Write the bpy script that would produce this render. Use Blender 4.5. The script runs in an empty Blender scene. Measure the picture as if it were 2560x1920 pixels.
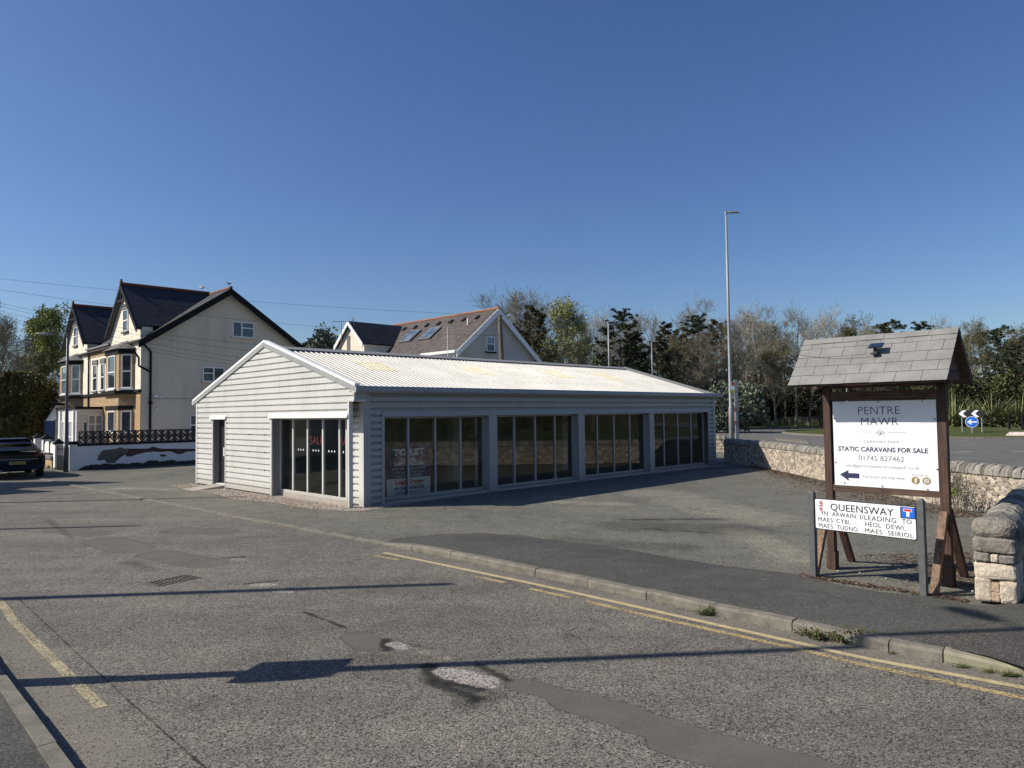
import bpy, bmesh, math, random
import numpy as np
from mathutils import Vector, Matrix, Quaternion, noise as mnoise

S = bpy.context.scene
COL = S.collection
R = math.radians

# ------------------------------------------------------------------ camera
F = 1770.0; EYE = 2.25
_th = math.atan(73 / F); _rl = 0.0125
_cp, _sp = math.cos(_th), math.sin(_th)
_f = Vector((0, _cp, _sp)); _u0 = Vector((0, -_sp, _cp)); _r0 = Vector((1, 0, 0))
_r = _r0 * math.cos(_rl) - _u0 * math.sin(_rl)
_u = _r0 * math.sin(_rl) + _u0 * math.cos(_rl)
cd = bpy.data.cameras.new('camera'); cam = bpy.data.objects.new('camera', cd); COL.objects.link(cam)
cd.sensor_width = 36; cd.lens = F / 2560 * 36; cd.clip_start = 0.05; cd.clip_end = 3000
cam.matrix_world = Matrix(((_r.x, _u.x, -_f.x, 0), (_r.y, _u.y, -_f.y, 0), (_r.z, _u.z, -_f.z, EYE), (0, 0, 0, 1)))
S.camera = cam

# ------------------------------------------------------------------ sky, sun, exposure
SUN_EL = R(37); SUN_DIR = Vector((-0.9962 * math.cos(SUN_EL), -0.0872 * math.cos(SUN_EL), math.sin(SUN_EL)))
W = bpy.data.worlds.new('World'); S.world = W; W.use_nodes = True
wn = W.node_tree; bg = wn.nodes['Background']
sky = wn.nodes.new('ShaderNodeTexSky'); sky.sky_type = 'NISHITA'; sky.sun_disc = False
sky.sun_elevation = SUN_EL; sky.sun_rotation = math.atan2(SUN_DIR.x, SUN_DIR.y)
sky.altitude = 0; sky.air_density = 1.0; sky.dust_density = 0.8; sky.ozone_density = 5.0
hs = wn.nodes.new('ShaderNodeHueSaturation'); hs.inputs['Saturation'].default_value = 1.12; hs.inputs['Hue'].default_value = .508
wn.links.new(sky.outputs[0], hs.inputs['Color']); wn.links.new(hs.outputs[0], bg.inputs[0]); bg.inputs[1].default_value = 0.082
sd = bpy.data.lights.new('sun', 'SUN'); so = bpy.data.objects.new('sun', sd); COL.objects.link(so)
sd.energy = 4.5; sd.angle = R(0.53); sd.color = (1.0, 0.925, 0.80)
so.rotation_euler = SUN_DIR.to_track_quat('Z', 'Y').to_euler()
S.view_settings.view_transform = 'Standard'; S.view_settings.look = 'None'
S.view_settings.exposure = 0.42; S.view_settings.gamma = 1.0
try: S.cycles.max_bounces = 8; S.cycles.transparent_max_bounces = 16
except Exception: pass

# ------------------------------------------------------------------ helpers
def ray(px, py):
    return _f + _r * ((px - 1280) / F) - _u * ((py - 960) / F)
def G(px, py, z=0.0):
    d = ray(px, py); t = (z - EYE) / d.z
    return Vector((t * d.x, t * d.y, z))
def at(px, py, Y):
    """point seen at photo pixel px,py at forward distance Y metres"""
    d = ray(px, py); t = Y / d.y
    return Vector((t * d.x, Y, EYE + t * d.z))

def tag(o, label=None, cat=None, group=None, kind=None):
    if label: o['label'] = label
    if cat: o['category'] = cat
    if group: o['group'] = group
    if kind: o['kind'] = kind
    return o
def empty(name, loc=(0, 0, 0), rz=0.0, label=None, cat=None, group=None):
    o = bpy.data.objects.new(name, None); COL.objects.link(o)
    o.location = loc; o.rotation_euler = (0, 0, rz); o.empty_display_size = 0.2
    return tag(o, label, cat, group)

class MB:
    def __init__(s): s.v = []; s.f = []; s.m = []; s.smooth = False
    def poly(s, pts, mi=0):
        n = len(s.v); s.v += [tuple(p) for p in pts]; s.f.append(tuple(range(n, n + len(pts)))); s.m.append(mi)
    def mesh(s, vs, fs, mi=0):
        n = len(s.v); s.v += [tuple(p) for p in vs]
        for f in fs: s.f.append(tuple(i + n for i in f)); s.m.append(mi)
    def hexa(s, p, mi=0):
        s.mesh(p, [(0, 3, 2, 1), (4, 5, 6, 7), (0, 1, 5, 4), (1, 2, 6, 5), (2, 3, 7, 6), (3, 0, 4, 7)], mi)
    def box(s, x0, y0, z0, x1, y1, z1, mi=0):
        s.hexa([(x0, y0, z0), (x1, y0, z0), (x1, y1, z0), (x0, y1, z0), (x0, y0, z1), (x1, y0, z1), (x1, y1, z1), (x0, y1, z1)], mi)
    def obox(s, o, ax, ay, az, mi=0):
        o, ax, ay, az = map(Vector, (o, ax, ay, az))
        s.hexa([o, o + ax, o + ax + ay, o + ay, o + az, o + ax + az, o + ax + ay + az, o + ay + az], mi)
    def beam(s, p0, p1, w, d, up=(0, 0, 1), mi=0):
        p0, p1 = Vector(p0), Vector(p1); ax = (p1 - p0); a = ax.normalized(); up = Vector(up)
        x = a.cross(up)
        if x.length < 1e-4: x = a.cross(Vector((1, 0, 0)))
        x.normalize(); y = x.cross(a).normalized()
        s.obox(p0 - x * w / 2 - y * d / 2, x * w, y * d, ax, mi)
    def prism(s, pts, ext, mi=0):
        ext = Vector(ext); n = len(pts); P = [Vector(p) for p in pts]
        s.mesh(P + [p + ext for p in P], [tuple(range(n))[::-1], tuple(range(n, 2 * n))] + [(i, (i + 1) % n, n + (i + 1) % n, n + i) for i in range(n)], mi)
    def tube(s, p0, p1, r0, r1=None, n=8, mi=0, cap=True):
        r1 = r0 if r1 is None else r1
        p0, p1 = Vector(p0), Vector(p1); a = (p1 - p0)
        if a.length < 1e-6: return
        a.normalize(); x = a.orthogonal().normalized(); y = a.cross(x)
        vs = []
        for (p, r) in ((p0, r0), (p1, r1)):
            for k in range(n):
                t = 2 * math.pi * k / n; vs.append(p + x * (r * math.cos(t)) + y * (r * math.sin(t)))
        fs = [(k, (k + 1) % n, n + (k + 1) % n, n + k) for k in range(n)]
        if cap: fs += [tuple(range(n))[::-1], tuple(range(n, 2 * n))]
        s.mesh(vs, fs, mi)
    def path(s, pts, r, n=6, mi=0):
        for i in range(len(pts) - 1): s.tube(pts[i], pts[i + 1], r, r, n, mi, False)
    def lathe(s, prof, c=(0, 0, 0), axis=(0, 0, 1), n=16, mi=0):
        c = Vector(c); a = Vector(axis).normalized(); x = a.orthogonal().normalized(); y = a.cross(x)
        vs = []; m = len(prof)
        for (r, h) in prof:
            for k in range(n):
                t = 2 * math.pi * k / n; vs.append(c + a * h + x * (r * math.cos(t)) + y * (r * math.sin(t)))
        fs = []
        for j in range(m - 1):
            for k in range(n): fs.append((j * n + k, j * n + (k + 1) % n, (j + 1) * n + (k + 1) % n, (j + 1) * n + k))
        fs += [tuple(range(n))[::-1], tuple(range((m - 1) * n, m * n))]
        s.mesh(vs, fs, mi)
    def build(s, name, mats, parent=None, smooth=False, bevel=0, fixn=True, uv=True):
        me = bpy.data.meshes.new(name); me.from_pydata(s.v, [], s.f)
        if not isinstance(mats, (list, tuple)): mats = [mats]
        for m in mats: me.materials.append(m)
        me.polygons.foreach_set('material_index', s.m)
        if fixn:
            bm = bmesh.new(); bm.from_mesh(me); bmesh.ops.recalc_face_normals(bm, faces=bm.faces); bm.to_mesh(me); bm.free()
        me.update()
        if uv: box_uv(me)
        if smooth: me.shade_smooth() if hasattr(me, 'shade_smooth') else me.polygons.foreach_set('use_smooth', [True] * len(me.polygons))
        o = bpy.data.objects.new(name, me); COL.objects.link(o)
        if parent: o.parent = parent
        if bevel:
            md = o.modifiers.new('bevel', 'BEVEL'); md.width = bevel; md.segments = 2; md.limit_method = 'ANGLE'; md.angle_limit = R(40)
        return o

def build_split(mb, name, mats, parent, **k):
    """every loose piece of mb becomes a part of its own"""
    n = len(mb.v); p = list(range(n))
    def find(a):
        while p[a] != a: p[a] = p[p[a]]; a = p[a]
        return a
    key = {}
    for i, v in enumerate(mb.v):
        q = tuple(round(c, 4) for c in v)
        if q in key: p[find(i)] = find(key[q])
        else: key[q] = i
    for f in mb.f:
        for i in f[1:]: p[find(i)] = find(f[0])
    comps = {}
    for fi, f in enumerate(mb.f): comps.setdefault(find(f[0]), []).append(fi)
    for fs in comps.values():
        m2 = MB(); mp = {}
        for fi in fs:
            g = []
            for i in mb.f[fi]:
                if i not in mp: mp[i] = len(m2.v); m2.v.append(mb.v[i])
                g.append(mp[i])
            m2.f.append(tuple(g)); m2.m.append(mb.m[fi])
        m2.build(name, mats, parent, **k)

def box_uv(me):
    uvl = me.uv_layers.new(name='UVMap'); nl = len(me.loops)
    if nl == 0: return
    co = np.empty(len(me.vertices) * 3, 'f'); me.vertices.foreach_get('co', co); co = co.reshape(-1, 3)
    vi = np.empty(nl, 'i'); me.loops.foreach_get('vertex_index', vi)
    no = np.empty(len(me.polygons) * 3, 'f'); me.polygons.foreach_get('normal', no); no = no.reshape(-1, 3)
    lt = np.empty(len(me.polygons), 'i'); me.polygons.foreach_get('loop_total', lt)
    n = np.repeat(no, lt, axis=0); P = co[vi]
    T = np.stack([-n[:, 1], n[:, 0], np.zeros(nl)], 1); L = np.linalg.norm(T, axis=1)
    flat = L < 0.05; T[flat] = (1, 0, 0); L[flat] = 1; T /= L[:, None]
    B = np.cross(n, T); uv = np.stack([(P * T).sum(1), (P * B).sum(1)], 1)
    uvl.data.foreach_set('uv', uv.astype('f').ravel())

def copy_tree(o, parent=None):
    c = o.copy(); COL.objects.link(c)
    if parent: c.parent = parent
    for ch in list(o.children): copy_tree(ch, c)
    return c

# ------------------------------------------------------------------ materials
class NT:
    """tiny node helper"""
    def __init__(s, name):
        s.mat = bpy.data.materials.new(name); s.mat.use_nodes = True; s.t = s.mat.node_tree
        s.b = s.t.nodes['Principled BSDF']; s.out = s.t.nodes['Material Output']
    def n(s, typ, **k):
        nd = s.t.nodes.new(typ)
        for a, v in k.items():
            if a.startswith('i_'):
                key = a[2:]; key = int(key) if key.isdigit() else key.replace('_', ' ')
                s.set(nd.inputs[key], v)
            else: setattr(nd, a, v)
        return nd
    def set(s, sock, v):
        if isinstance(v, bpy.types.NodeSocket): s.t.links.new(v, sock)
        else:
            try: sock.default_value = v
            except Exception: sock.default_value = (*v, 1)
    def math(s, op, a, b=0.0, c=None, clamp=False):
        nd = s.n('ShaderNodeMath', operation=op, use_clamp=clamp); s.set(nd.inputs[0], a); s.set(nd.inputs[1], b)
        if c is not None: s.set(nd.inputs[2], c)
        return nd.outputs[0]
    def mix(s, fac, a, b, mode='MIX'):
        nd = s.n('ShaderNodeMix', data_type='RGBA', blend_type=mode)
        s.set(nd.inputs['Factor'], fac)
        for i, v in ((6, a), (7, b)):
            if isinstance(v, bpy.types.NodeSocket): s.t.links.new(v, nd.inputs[i])
            else: nd.inputs[i].default_value = (*v[:3], 1)
        return nd.outputs[2]
    def co(s, kind='Object'):
        return s.n('ShaderNodeTexCoord').outputs[kind]
    def noise(s, scale, detail=3, vec=None, rough=0.55, dist=0.0):
        nd = s.n('ShaderNodeTexNoise'); nd.inputs['Scale'].default_value = scale; nd.inputs['Detail'].default_value = detail
        nd.inputs['Roughness'].default_value = rough; nd.inputs['Distortion'].default_value = dist
        s.t.links.new(vec if vec is not None else s.co(), nd.inputs['Vector']); return nd.outputs['Fac']
    def vor(s, scale, vec=None, feature='F1', out='Distance'):
        nd = s.n('ShaderNodeTexVoronoi', feature=feature); nd.inputs['Scale'].default_value = scale
        s.t.links.new(vec if vec is not None else s.co(), nd.inputs['Vector']); return nd.outputs[out]
    def ramp(s, fac, stops):
        nd = s.n('ShaderNodeValToRGB'); s.set(nd.inputs[0], fac); el = nd.color_ramp.elements
        while len(el) < len(stops): el.new(0.5)
        for e, (p, c) in zip(el, stops): e.position = p; e.color = (*c[:3], 1) if len(c) >= 3 else (c[0],) * 3 + (1,)
        return nd.outputs[0]
    def sstep(s, v, a, b):
        nd = s.n('ShaderNodeMapRange', interpolation_type='SMOOTHSTEP'); s.set(nd.inputs[0], v)
        nd.inputs[1].default_value = a; nd.inputs[2].default_value = b; nd.inputs[3].default_value = 0; nd.inputs[4].default_value = 1
        return nd.outputs[0]
    def bump(s, h, strength=0.3, dist=0.01):
        nd = s.n('ShaderNodeBump'); nd.inputs['Strength'].default_value = strength; nd.inputs['Distance'].default_value = dist
        s.set(nd.inputs['Height'], h); s.t.links.new(nd.outputs[0], s.b.inputs['Normal'])
    def fin(s, col=None, rough=0.6, metal=0.0, spec=0.5):
        if col is not None: s.set(s.b.inputs['Base Color'], col if isinstance(col, bpy.types.NodeSocket) else (*col, 1))
        s.set(s.b.inputs['Roughness'], rough); s.b.inputs['Metallic'].default_value = metal
        s.b.inputs['Specular IOR Level'].default_value = spec
        return s.mat

def mul(c, k): return tuple(min(1, x * k) for x in c)
def simple(name, c, rough=0.6, metal=0.0, var=0.15, scale=4.0, bump=0.0, bscale=60, spec=0.5, streak=False):
    t = NT(name); vec = t.co()
    n1 = t.noise(scale, 5, vec); n2 = t.noise(scale * 9, 3, vec)
    f = t.math('ADD', t.math('MULTIPLY', n1, .65), t.math('MULTIPLY', n2, .35))
    col = t.ramp(f, [(.3, mul(c, 1 - var)), (.7, mul(c, 1 + var))])
    if bump: t.bump(t.noise(bscale, 4, vec), bump, 0.01)
    rr = t.math('ADD', rough - .06, t.math('MULTIPLY', n1, .12))
    return t.fin(col, rr, metal, spec)

M = {}
def coated(name, c, rough=.48):
    t = NT(name); P = t.co(); mp = t.n('ShaderNodeMapping'); mp.inputs['Scale'].default_value = (3.5, 3.5, .35); t.t.links.new(P, mp.inputs[0])
    st_ = t.noise(1.6, 5, mp.outputs[0], .65); n = t.noise(1.1, 5, P, .6); f = t.math('ADD', t.math('MULTIPLY', st_, .5), t.math('MULTIPLY', n, .5))
    col = t.ramp(f, [(.34, mul(c, .86)), (.52, c), (.68, mul(c, 1.05))]); sc_ = t.sstep(t.noise(7, 7, P, .8), .66, .74); col = t.mix(t.math('MULTIPLY', sc_, .28), col, mul(c, .5))
    sx = t.n('ShaderNodeSeparateXYZ'); t.set(sx.inputs[0], P); lo = t.math('SUBTRACT', 1, t.sstep(t.math('ADD', sx.outputs[2], t.math('MULTIPLY', n, -.35)), -.10, .22)); col = t.mix(t.math('MULTIPLY', lo, .4), col, (.20, .17, .13))
    t.bump(t.noise(2.5, 2, P), .12, .01); return t.fin(col, rough)
M['white_metal'] = coated('white_coated_steel', (.59, .585, .555))
M['shade_toned_metal'] = coated('shade_toned_coated_steel', (.32, .325, .325), .45)  # gable's coated steel with the long side's shade put into the colour
M['roof_sheet'] = None
M['black_paint'] = simple('black_gloss_paint', (.010, .010, .012), .65, 0, .2, spec=.15)
M['white_paint'] = simple('white_masonry_paint', (.72, .72, .70), .75, 0, .07, 1.2, .3, 80)
M['upvc'] = simple('white_plastic', (.78, .78, .77), .35, 0, .03)
M['galv'] = simple('galvanised_steel', (.27, .28, .285), .5, .15, .22, 7)
M['grey_column'] = simple('dark_grey_column_paint', (.085, .09, .10), .5, 0, .15, 5)
M['dark_grey_post'] = simple('grey_weathered_post', (.085, .088, .09), .7, 0, .35, 9, .3, 70)
M['concrete'] = simple('concrete', (.34, .31, .27), .9, 0, .15, 3, .35, 60)
M['screen_block'] = simple('dark_screen_block', (.045, .042, .042), .9, 0, .25, 5, .3, 60)
M['board_white'] = simple('white_board', (.80, .81, .82), .35, 0, .015, 1)
M['navy'] = simple('navy_print', (.022, .03, .085), .45, 0, .05)
M['navy_board'] = simple('navy_board', (.05, .06, .15), .5, 0, .05)
M['ink'] = simple('black_print', (.015, .015, .018), .5, 0, .05)
M['grey_ink'] = simple('grey_print', (.10, .10, .115), .5, 0, .05)
M['mid_ink'] = simple('mid_grey_print', (.20, .20, .215), .5, 0, .05)
M['red_print'] = simple('red_print', (.55, .02, .025), .5, 0, .05)
M['pink_print'] = simple('faded_red_print', (.40, .14, .14), .5, 0, .05)
M['blue_print'] = simple('blue_print', (.01, .12, .62), .4, 0, .03)
M['gold_print'] = simple('gold_print', (.27, .19, .06), .45, 0, .05)
M['terracotta'] = simple('terracotta_ridge', (.16, .06, .035), .8, 0, .3, 8)
M['terracotta_light'] = simple('light_terracotta_ridge', (.25, .12, .075), .8, 0, .3, 8)
M['lead'] = simple('grey_flashing', (.16, .165, .17), .6, 0, .15)
M['rubber'] = simple('black_rubber', (.012, .012, .013), .8, 0, .2)
M['blue_wood'] = simple('blue_painted_boards', (.03, .06, .16), .6, 0, .25, 3)
M['interior_floor'] = simple('pale_floor', (.42, .42, .33), .5, 0, .08, 2)
M['interior_wall'] = simple('interior_lining', (.44, .43, .39), .9, 0, .1, 1)
M['curtain'] = simple('dark_room', (.07, .075, .08), .9, 0, .3, 1)
M['screw'] = simple('screw_cap', (.05, .05, .055), .5, 0, .1)
M['cable'] = simple('black_cable', (.02, .02, .025), .6, 0, .1)

def wood_mat(name, c1, c2, sc=(1, 1, .06), freq=38):
    t = NT(name); mp = t.n('ShaderNodeMapping'); mp.inputs['Scale'].default_value = sc
    t.t.links.new(t.co(), mp.inputs[0]); v = mp.outputs[0]
    n = t.noise(freq, 5, v, .65, .4); n2 = t.noise(5, 3)
    col = t.ramp(t.math('ADD', t.math('MULTIPLY', n, .75), t.math('MULTIPLY', n2, .25)), [(.36, c1), (.62, c2)])
    t.bump(n, .35, .006); return t.fin(col, .75)
M['brown_wood_v'] = wood_mat('brown_stained_timber_upright', (.020, .010, .007), (.090, .044, .030))
M['brown_wood_h'] = wood_mat('brown_stained_timber_rail', (.030, .016, .011), (.125, .068, .048), (.06, .06, 1))
M['worn_wood'] = wood_mat('worn_timber', (.07, .038, .022), (.24, .15, .095))
M['pole_wood'] = wood_mat('telegraph_timber', (.06, .045, .035), (.19, .15, .115), (1, 1, .08), 14)

def glass_mat(name, tint=(.55, .58, .56), refl=1.0, rough=0.0, base=0.0, bcol=(.02, .02, .02)):
    t = NT(name); tr = t.n('ShaderNodeBsdfTransparent'); tr.inputs[0].default_value = (*tint, 1)
    gl = t.n('ShaderNodeBsdfGlossy'); gl.inputs['Roughness'].default_value = rough; gl.inputs[0].default_value = (refl,) * 3 + (1,)
    fr = t.n('ShaderNodeFresnel'); fr.inputs['IOR'].default_value = 1.55
    fac = t.math('MULTIPLY', fr.outputs[0], 1.02, clamp=True)
    if 'b' in name[:0]: pass
    mx = t.n('ShaderNodeMixShader'); t.t.links.new(fac, mx.inputs[0]); t.t.links.new(tr.outputs[0], mx.inputs[1]); t.t.links.new(gl.outputs[0], mx.inputs[2])
    t.t.links.new(mx.outputs[0], t.out.inputs[0]); return t.mat
M['glass'] = glass_mat('shop_glass', (.80, .83, .80))
def dark_glass(name, c, spec=.5):
    t = NT(name); n = t.noise(1.5, 2)
    col = t.ramp(n, [(.35, mul(c, .6)), (.65, mul(c, 1.4))]); m = t.fin(col, .04, 0, spec); return m
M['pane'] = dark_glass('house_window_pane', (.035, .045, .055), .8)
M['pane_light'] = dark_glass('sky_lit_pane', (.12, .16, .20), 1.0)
M['blind'] = simple('net_curtain', (.30, .32, .33), .9, 0, .15, 6)

# roof sheet with faint dirt
def roof_sheet():
    t = NT('white_roof_sheet'); v = t.co(); n = t.noise(.9, 5, v); n2 = t.noise(14, 4, v, .7)
    c = t.ramp(t.math('ADD', t.math('MULTIPLY', n, .5), t.math('MULTIPLY', n2, .5)), [(.38, (.41, .395, .36)), (.58, (.53, .52, .48))])
    sp = t.sstep(t.noise(4.2, 7, v, .8), .58, .70); c = t.mix(t.math('MULTIPLY', sp, .45), c, (.40, .37, .30))
    return t.fin(c, .55)
M['roof_sheet'] = roof_sheet()
def rlm():
    t = NT('yellowed_rooflight'); P = t.co(); n = t.noise(3.5, 6, P, .7); c = t.ramp(n, [(.36, (.53, .51, .43)), (.5, (.48, .43, .29)), (.62, (.43, .36, .20))]); return t.fin(c, .5)
M['rooflight'] = rlm()

def brick_mat(name, c1, c2, mortar, bump=.5):
    t = NT(name); uv = t.co('UV')
    br = t.n('ShaderNodeTexBrick'); t.t.links.new(uv, br.inputs['Vector'])
    br.inputs['Scale'].default_value = 1.0; br.inputs['Brick Width'].default_value = .225; br.inputs['Row Height'].default_value = .075
    br.inputs['Mortar Size'].default_value = .008; br.inputs['Bias'].default_value = 0
    br.inputs['Color1'].default_value = (*c1, 1); br.inputs['Color2'].default_value = (*c2, 1); br.inputs['Mortar'].default_value = (*mortar, 1)
    n = t.noise(6, 5, uv); col = t.mix(.45, br.outputs['Color'], t.ramp(n, [(.3, (.5, .5, .5)), (.7, (1, 1, 1))]), 'MULTIPLY')
    t.bump(br.outputs['Fac'], -bump, .01); return t.fin(col, .85)
M['yellow_brick'] = brick_mat('buff_brick', (.52, .36, .19), (.42, .27, .135), (.22, .16, .11))
M['red_brick'] = brick_mat('spalled_brick', (.13, .05, .035), (.09, .04, .03), (.12, .09, .075))
def slate_mat(name, c, h=.2, w=.3, var=.35):
    t = NT(name); uv = t.co('UV'); br = t.n('ShaderNodeTexBrick'); t.t.links.new(uv, br.inputs['Vector'])
    br.inputs['Scale'].default_value = 1; br.inputs['Brick Width'].default_value = w; br.inputs['Row Height'].default_value = h
    br.inputs['Mortar Size'].default_value = .006; br.inputs['Color1'].default_value = (*mul(c, 1 - var), 1); br.inputs['Color2'].default_value = (*mul(c, 1 + var), 1)
    br.inputs['Mortar'].default_value = (*mul(c, .25), 1); n = t.noise(1.1, 6, uv, .7)
    col = t.mix(.6, br.outputs['Color'], t.ramp(n, [(.3, (.45, .45, .45)), (.72, (1, 1, 1))]), 'MULTIPLY')
    t.bump(br.outputs['Fac'], -.6, .02); return t.fin(col, .6)
M['slate'] = slate_mat('dark_slate', (.028, .027, .032))
M['slate_b'] = slate_mat('brown_grey_slate', (.088, .068, .056), .2, .3, .3)
M['slate_bay'] = slate_mat('grey_bay_slate', (.12, .115, .11), .14, .22, .3)
def stained(name, c, bs=90):
    t = NT(name); P = t.co(); mp = t.n('ShaderNodeMapping'); mp.inputs['Scale'].default_value = (1.2, 1.2, .12); t.t.links.new(P, mp.inputs[0])
    a = t.noise(1.5, 5, mp.outputs[0], .6); b = t.noise(.5, 6, P, .65); col = t.ramp(t.math('ADD', t.math('MULTIPLY', a, .5), t.math('MULTIPLY', b, .5)), [(.34, mul(c, .80)), (.5, c), (.66, mul(c, 1.07))]); t.bump(t.noise(bs, 4, P), .25, .01); return t.fin(col, .88)
M['render_cream'] = stained('cream_render', (.62, .555, .445))
M['render_white'] = simple('white_pebbledash', (.70, .655, .54), .9, 0, .14, 2.5, .9, 22)
M['render_b'] = stained('pale_render', (.50, .475, .42))
M['stone_dress'] = simple('grey_stone_dressing', (.13, .125, .125), .8, 0, .15, 3)
M['cladding_board'] = simple('off_white_boards', (.62, .61, .59), .6, 0, .05)
# sign slates
def sign_slate():
    t = NT('sign_roof_slate'); v = t.co(); n = t.noise(3, 6, v, .65); n2 = t.noise(70, 3, v)
    c = t.ramp(t.math('ADD', t.math('MULTIPLY', n, .7), t.math('MULTIPLY', n2, .3)), [(.35, (.155, .152, .145)), (.66, (.255, .25, .24))])
    t.bump(n2, .3, .004); return t.fin(c, .65)
M['sign_slate'] = sign_slate()
# stone with vertex tone
def stone_mat(name, light, dark, k=1.0):
    t = NT(name); at_ = t.n('ShaderNodeAttribute', attribute_name='tone'); v = t.co()
    n = t.noise(9, 7, v, .72); n2 = t.noise(60, 4, v, .7)
    base = t.mix(at_.outputs['Fac'], dark, light)
    sp = t.ramp(t.math('ADD', t.math('MULTIPLY', n, .6), t.math('MULTIPLY', n2, .4)), [(.34, (.45, .43, .41)), (.62, (1.08, 1.06, 1.02))])
    c = t.mix(.8, base, sp, 'MULTIPLY'); t.bump(t.math('ADD', n, t.math('MULTIPLY', n2, .4)), .7, .015); return t.fin(c, .9)
M['stone'] = stone_mat('limestone_rubble', (.56, .49, .405), (.12, .108, .095))
M['coping'] = stone_mat('lichened_coping', (.26, .245, .215), (.07, .066, .058))

# ------------------------------------------------------------------ text
def text_mesh(body, bold=0.0, spacing=1.0):
    cu = bpy.data.curves.new('lettering', 'FONT'); cu.body = body; cu.offset = bold; cu.space_character = spacing
    cu.resolution_u = 3
    o = bpy.data.objects.new('lettering', cu); COL.objects.link(o)
    dg = bpy.context.evaluated_depsgraph_get(); me = bpy.data.meshes.new_from_object(o.evaluated_get(dg))
    bpy.data.objects.remove(o); return me
def text(body, parent, mat, place, cx, zc, w, h, bold=0.0, spacing=1.0, name='lettering'):
    """place(x,z)->local 3D point; text centred on cx,zc with total width w and height h"""
    me = text_mesh(body, bold, spacing)
    xs = [v.co.x for v in me.vertices]; ys = [v.co.y for v in me.vertices]
    x0, x1, y0, y1 = min(xs), max(xs), min(ys), max(ys)
    for v in me.vertices:
        x = cx + ((v.co.x - x0) / (x1 - x0) - .5) * w; z = zc + ((v.co.y - y0) / (y1 - y0) - .5) * h
        v.co = Vector(place(x, z))
    me.materials.clear(); me.materials.append(mat); me.name = name
    o = bpy.data.objects.new(name, me); COL.objects.link(o); o.parent = parent
    return o
def flat(poly, parent, mat, place, name='marking'):
    mb = MB(); mb.poly([place(x, z) for x, z in poly]); return mb.build(name, mat, parent, fixn=False)

# ================================================================== GROUND
def ribbon(mb, pts, w0, w1, z=None, mi=0):
    """strip along world pts, from offset w0 to w1 to the left-hand normal"""
    P = [Vector(p) for p in pts]; L = []; Rr = []
    for i, p in enumerate(P):
        d = (P[min(i + 1, len(P) - 1)] - P[max(i - 1, 0)]); d.z = 0; d.normalize(); n = Vector((-d.y, d.x, 0))
        a, b = p + n * w0, p + n * w1
        if z is not None: a.z = z; b.z = z
        L.append(a); Rr.append(b)
    for i in range(len(P) - 1): mb.poly([L[i], L[i + 1], Rr[i + 1], Rr[i]], mi)
def smooth_pts(pts, k=4):
    out = []; n = len(pts)
    for i in range(n - 1):
        p0, p1, p2, p3 = pts[max(i - 1, 0)], pts[i], pts[i + 1], pts[min(i + 2, n - 1)]
        for j in range(k):
            t = j / k
            out.append(.5 * ((2 * p1) + (-p0 + p2) * t + (2 * p0 - 5 * p1 + 4 * p2 - p3) * t * t + (-p0 + 3 * p1 - 3 * p2 + p3) * t ** 3))
    out.append(pts[-1]); return out

def capsule(t, P, a, b, r, amp=.06, soft=.05, ns=None):
    """mask 1 inside a wobbly capsule a-b (world metres)"""
    ax, ay = a[0], a[1]; bx, by = b[0] - a[0], b[1] - a[1]; l2 = bx * bx + by * by + 1e-6
    pa = t.n('ShaderNodeVectorMath', operation='SUBTRACT'); t.set(pa.inputs[0], P); pa.inputs[1].default_value = (ax, ay, 0)
    dt = t.n('ShaderNodeVectorMath', operation='DOT_PRODUCT'); t.set(dt.inputs[0], pa.outputs[0]); dt.inputs[1].default_value = (bx / l2, by / l2, 0)
    h = t.math('ADD', dt.outputs['Value'], 0, clamp=True)
    sc = t.n('ShaderNodeVectorMath', operation='SCALE'); sc.inputs[0].default_value = (bx, by, 0); t.set(sc.inputs['Scale'], h)
    df = t.n('ShaderNodeVectorMath', operation='SUBTRACT'); t.set(df.inputs[0], pa.outputs[0]); t.set(df.inputs[1], sc.outputs[0])
    ln = t.n('ShaderNodeVectorMath', operation='LENGTH'); t.set(ln.inputs[0], df.outputs[0])
    d = ln.outputs['Value']
    if ns is not None: d = t.math('ADD', d, t.math('MULTIPLY', t.math('SUBTRACT', ns, .5), amp * 2.6))
    return t.math('SUBTRACT', 1, t.sstep(d, r - soft, r + soft))

def flatpos(t):
    g = t.n('ShaderNodeNewGeometry'); m = t.n('ShaderNodeVectorMath', operation='MULTIPLY'); t.set(m.inputs[0], g.outputs['Position']); m.inputs[1].default_value = (1, 1, 0)
    return m.outputs[0]

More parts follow.
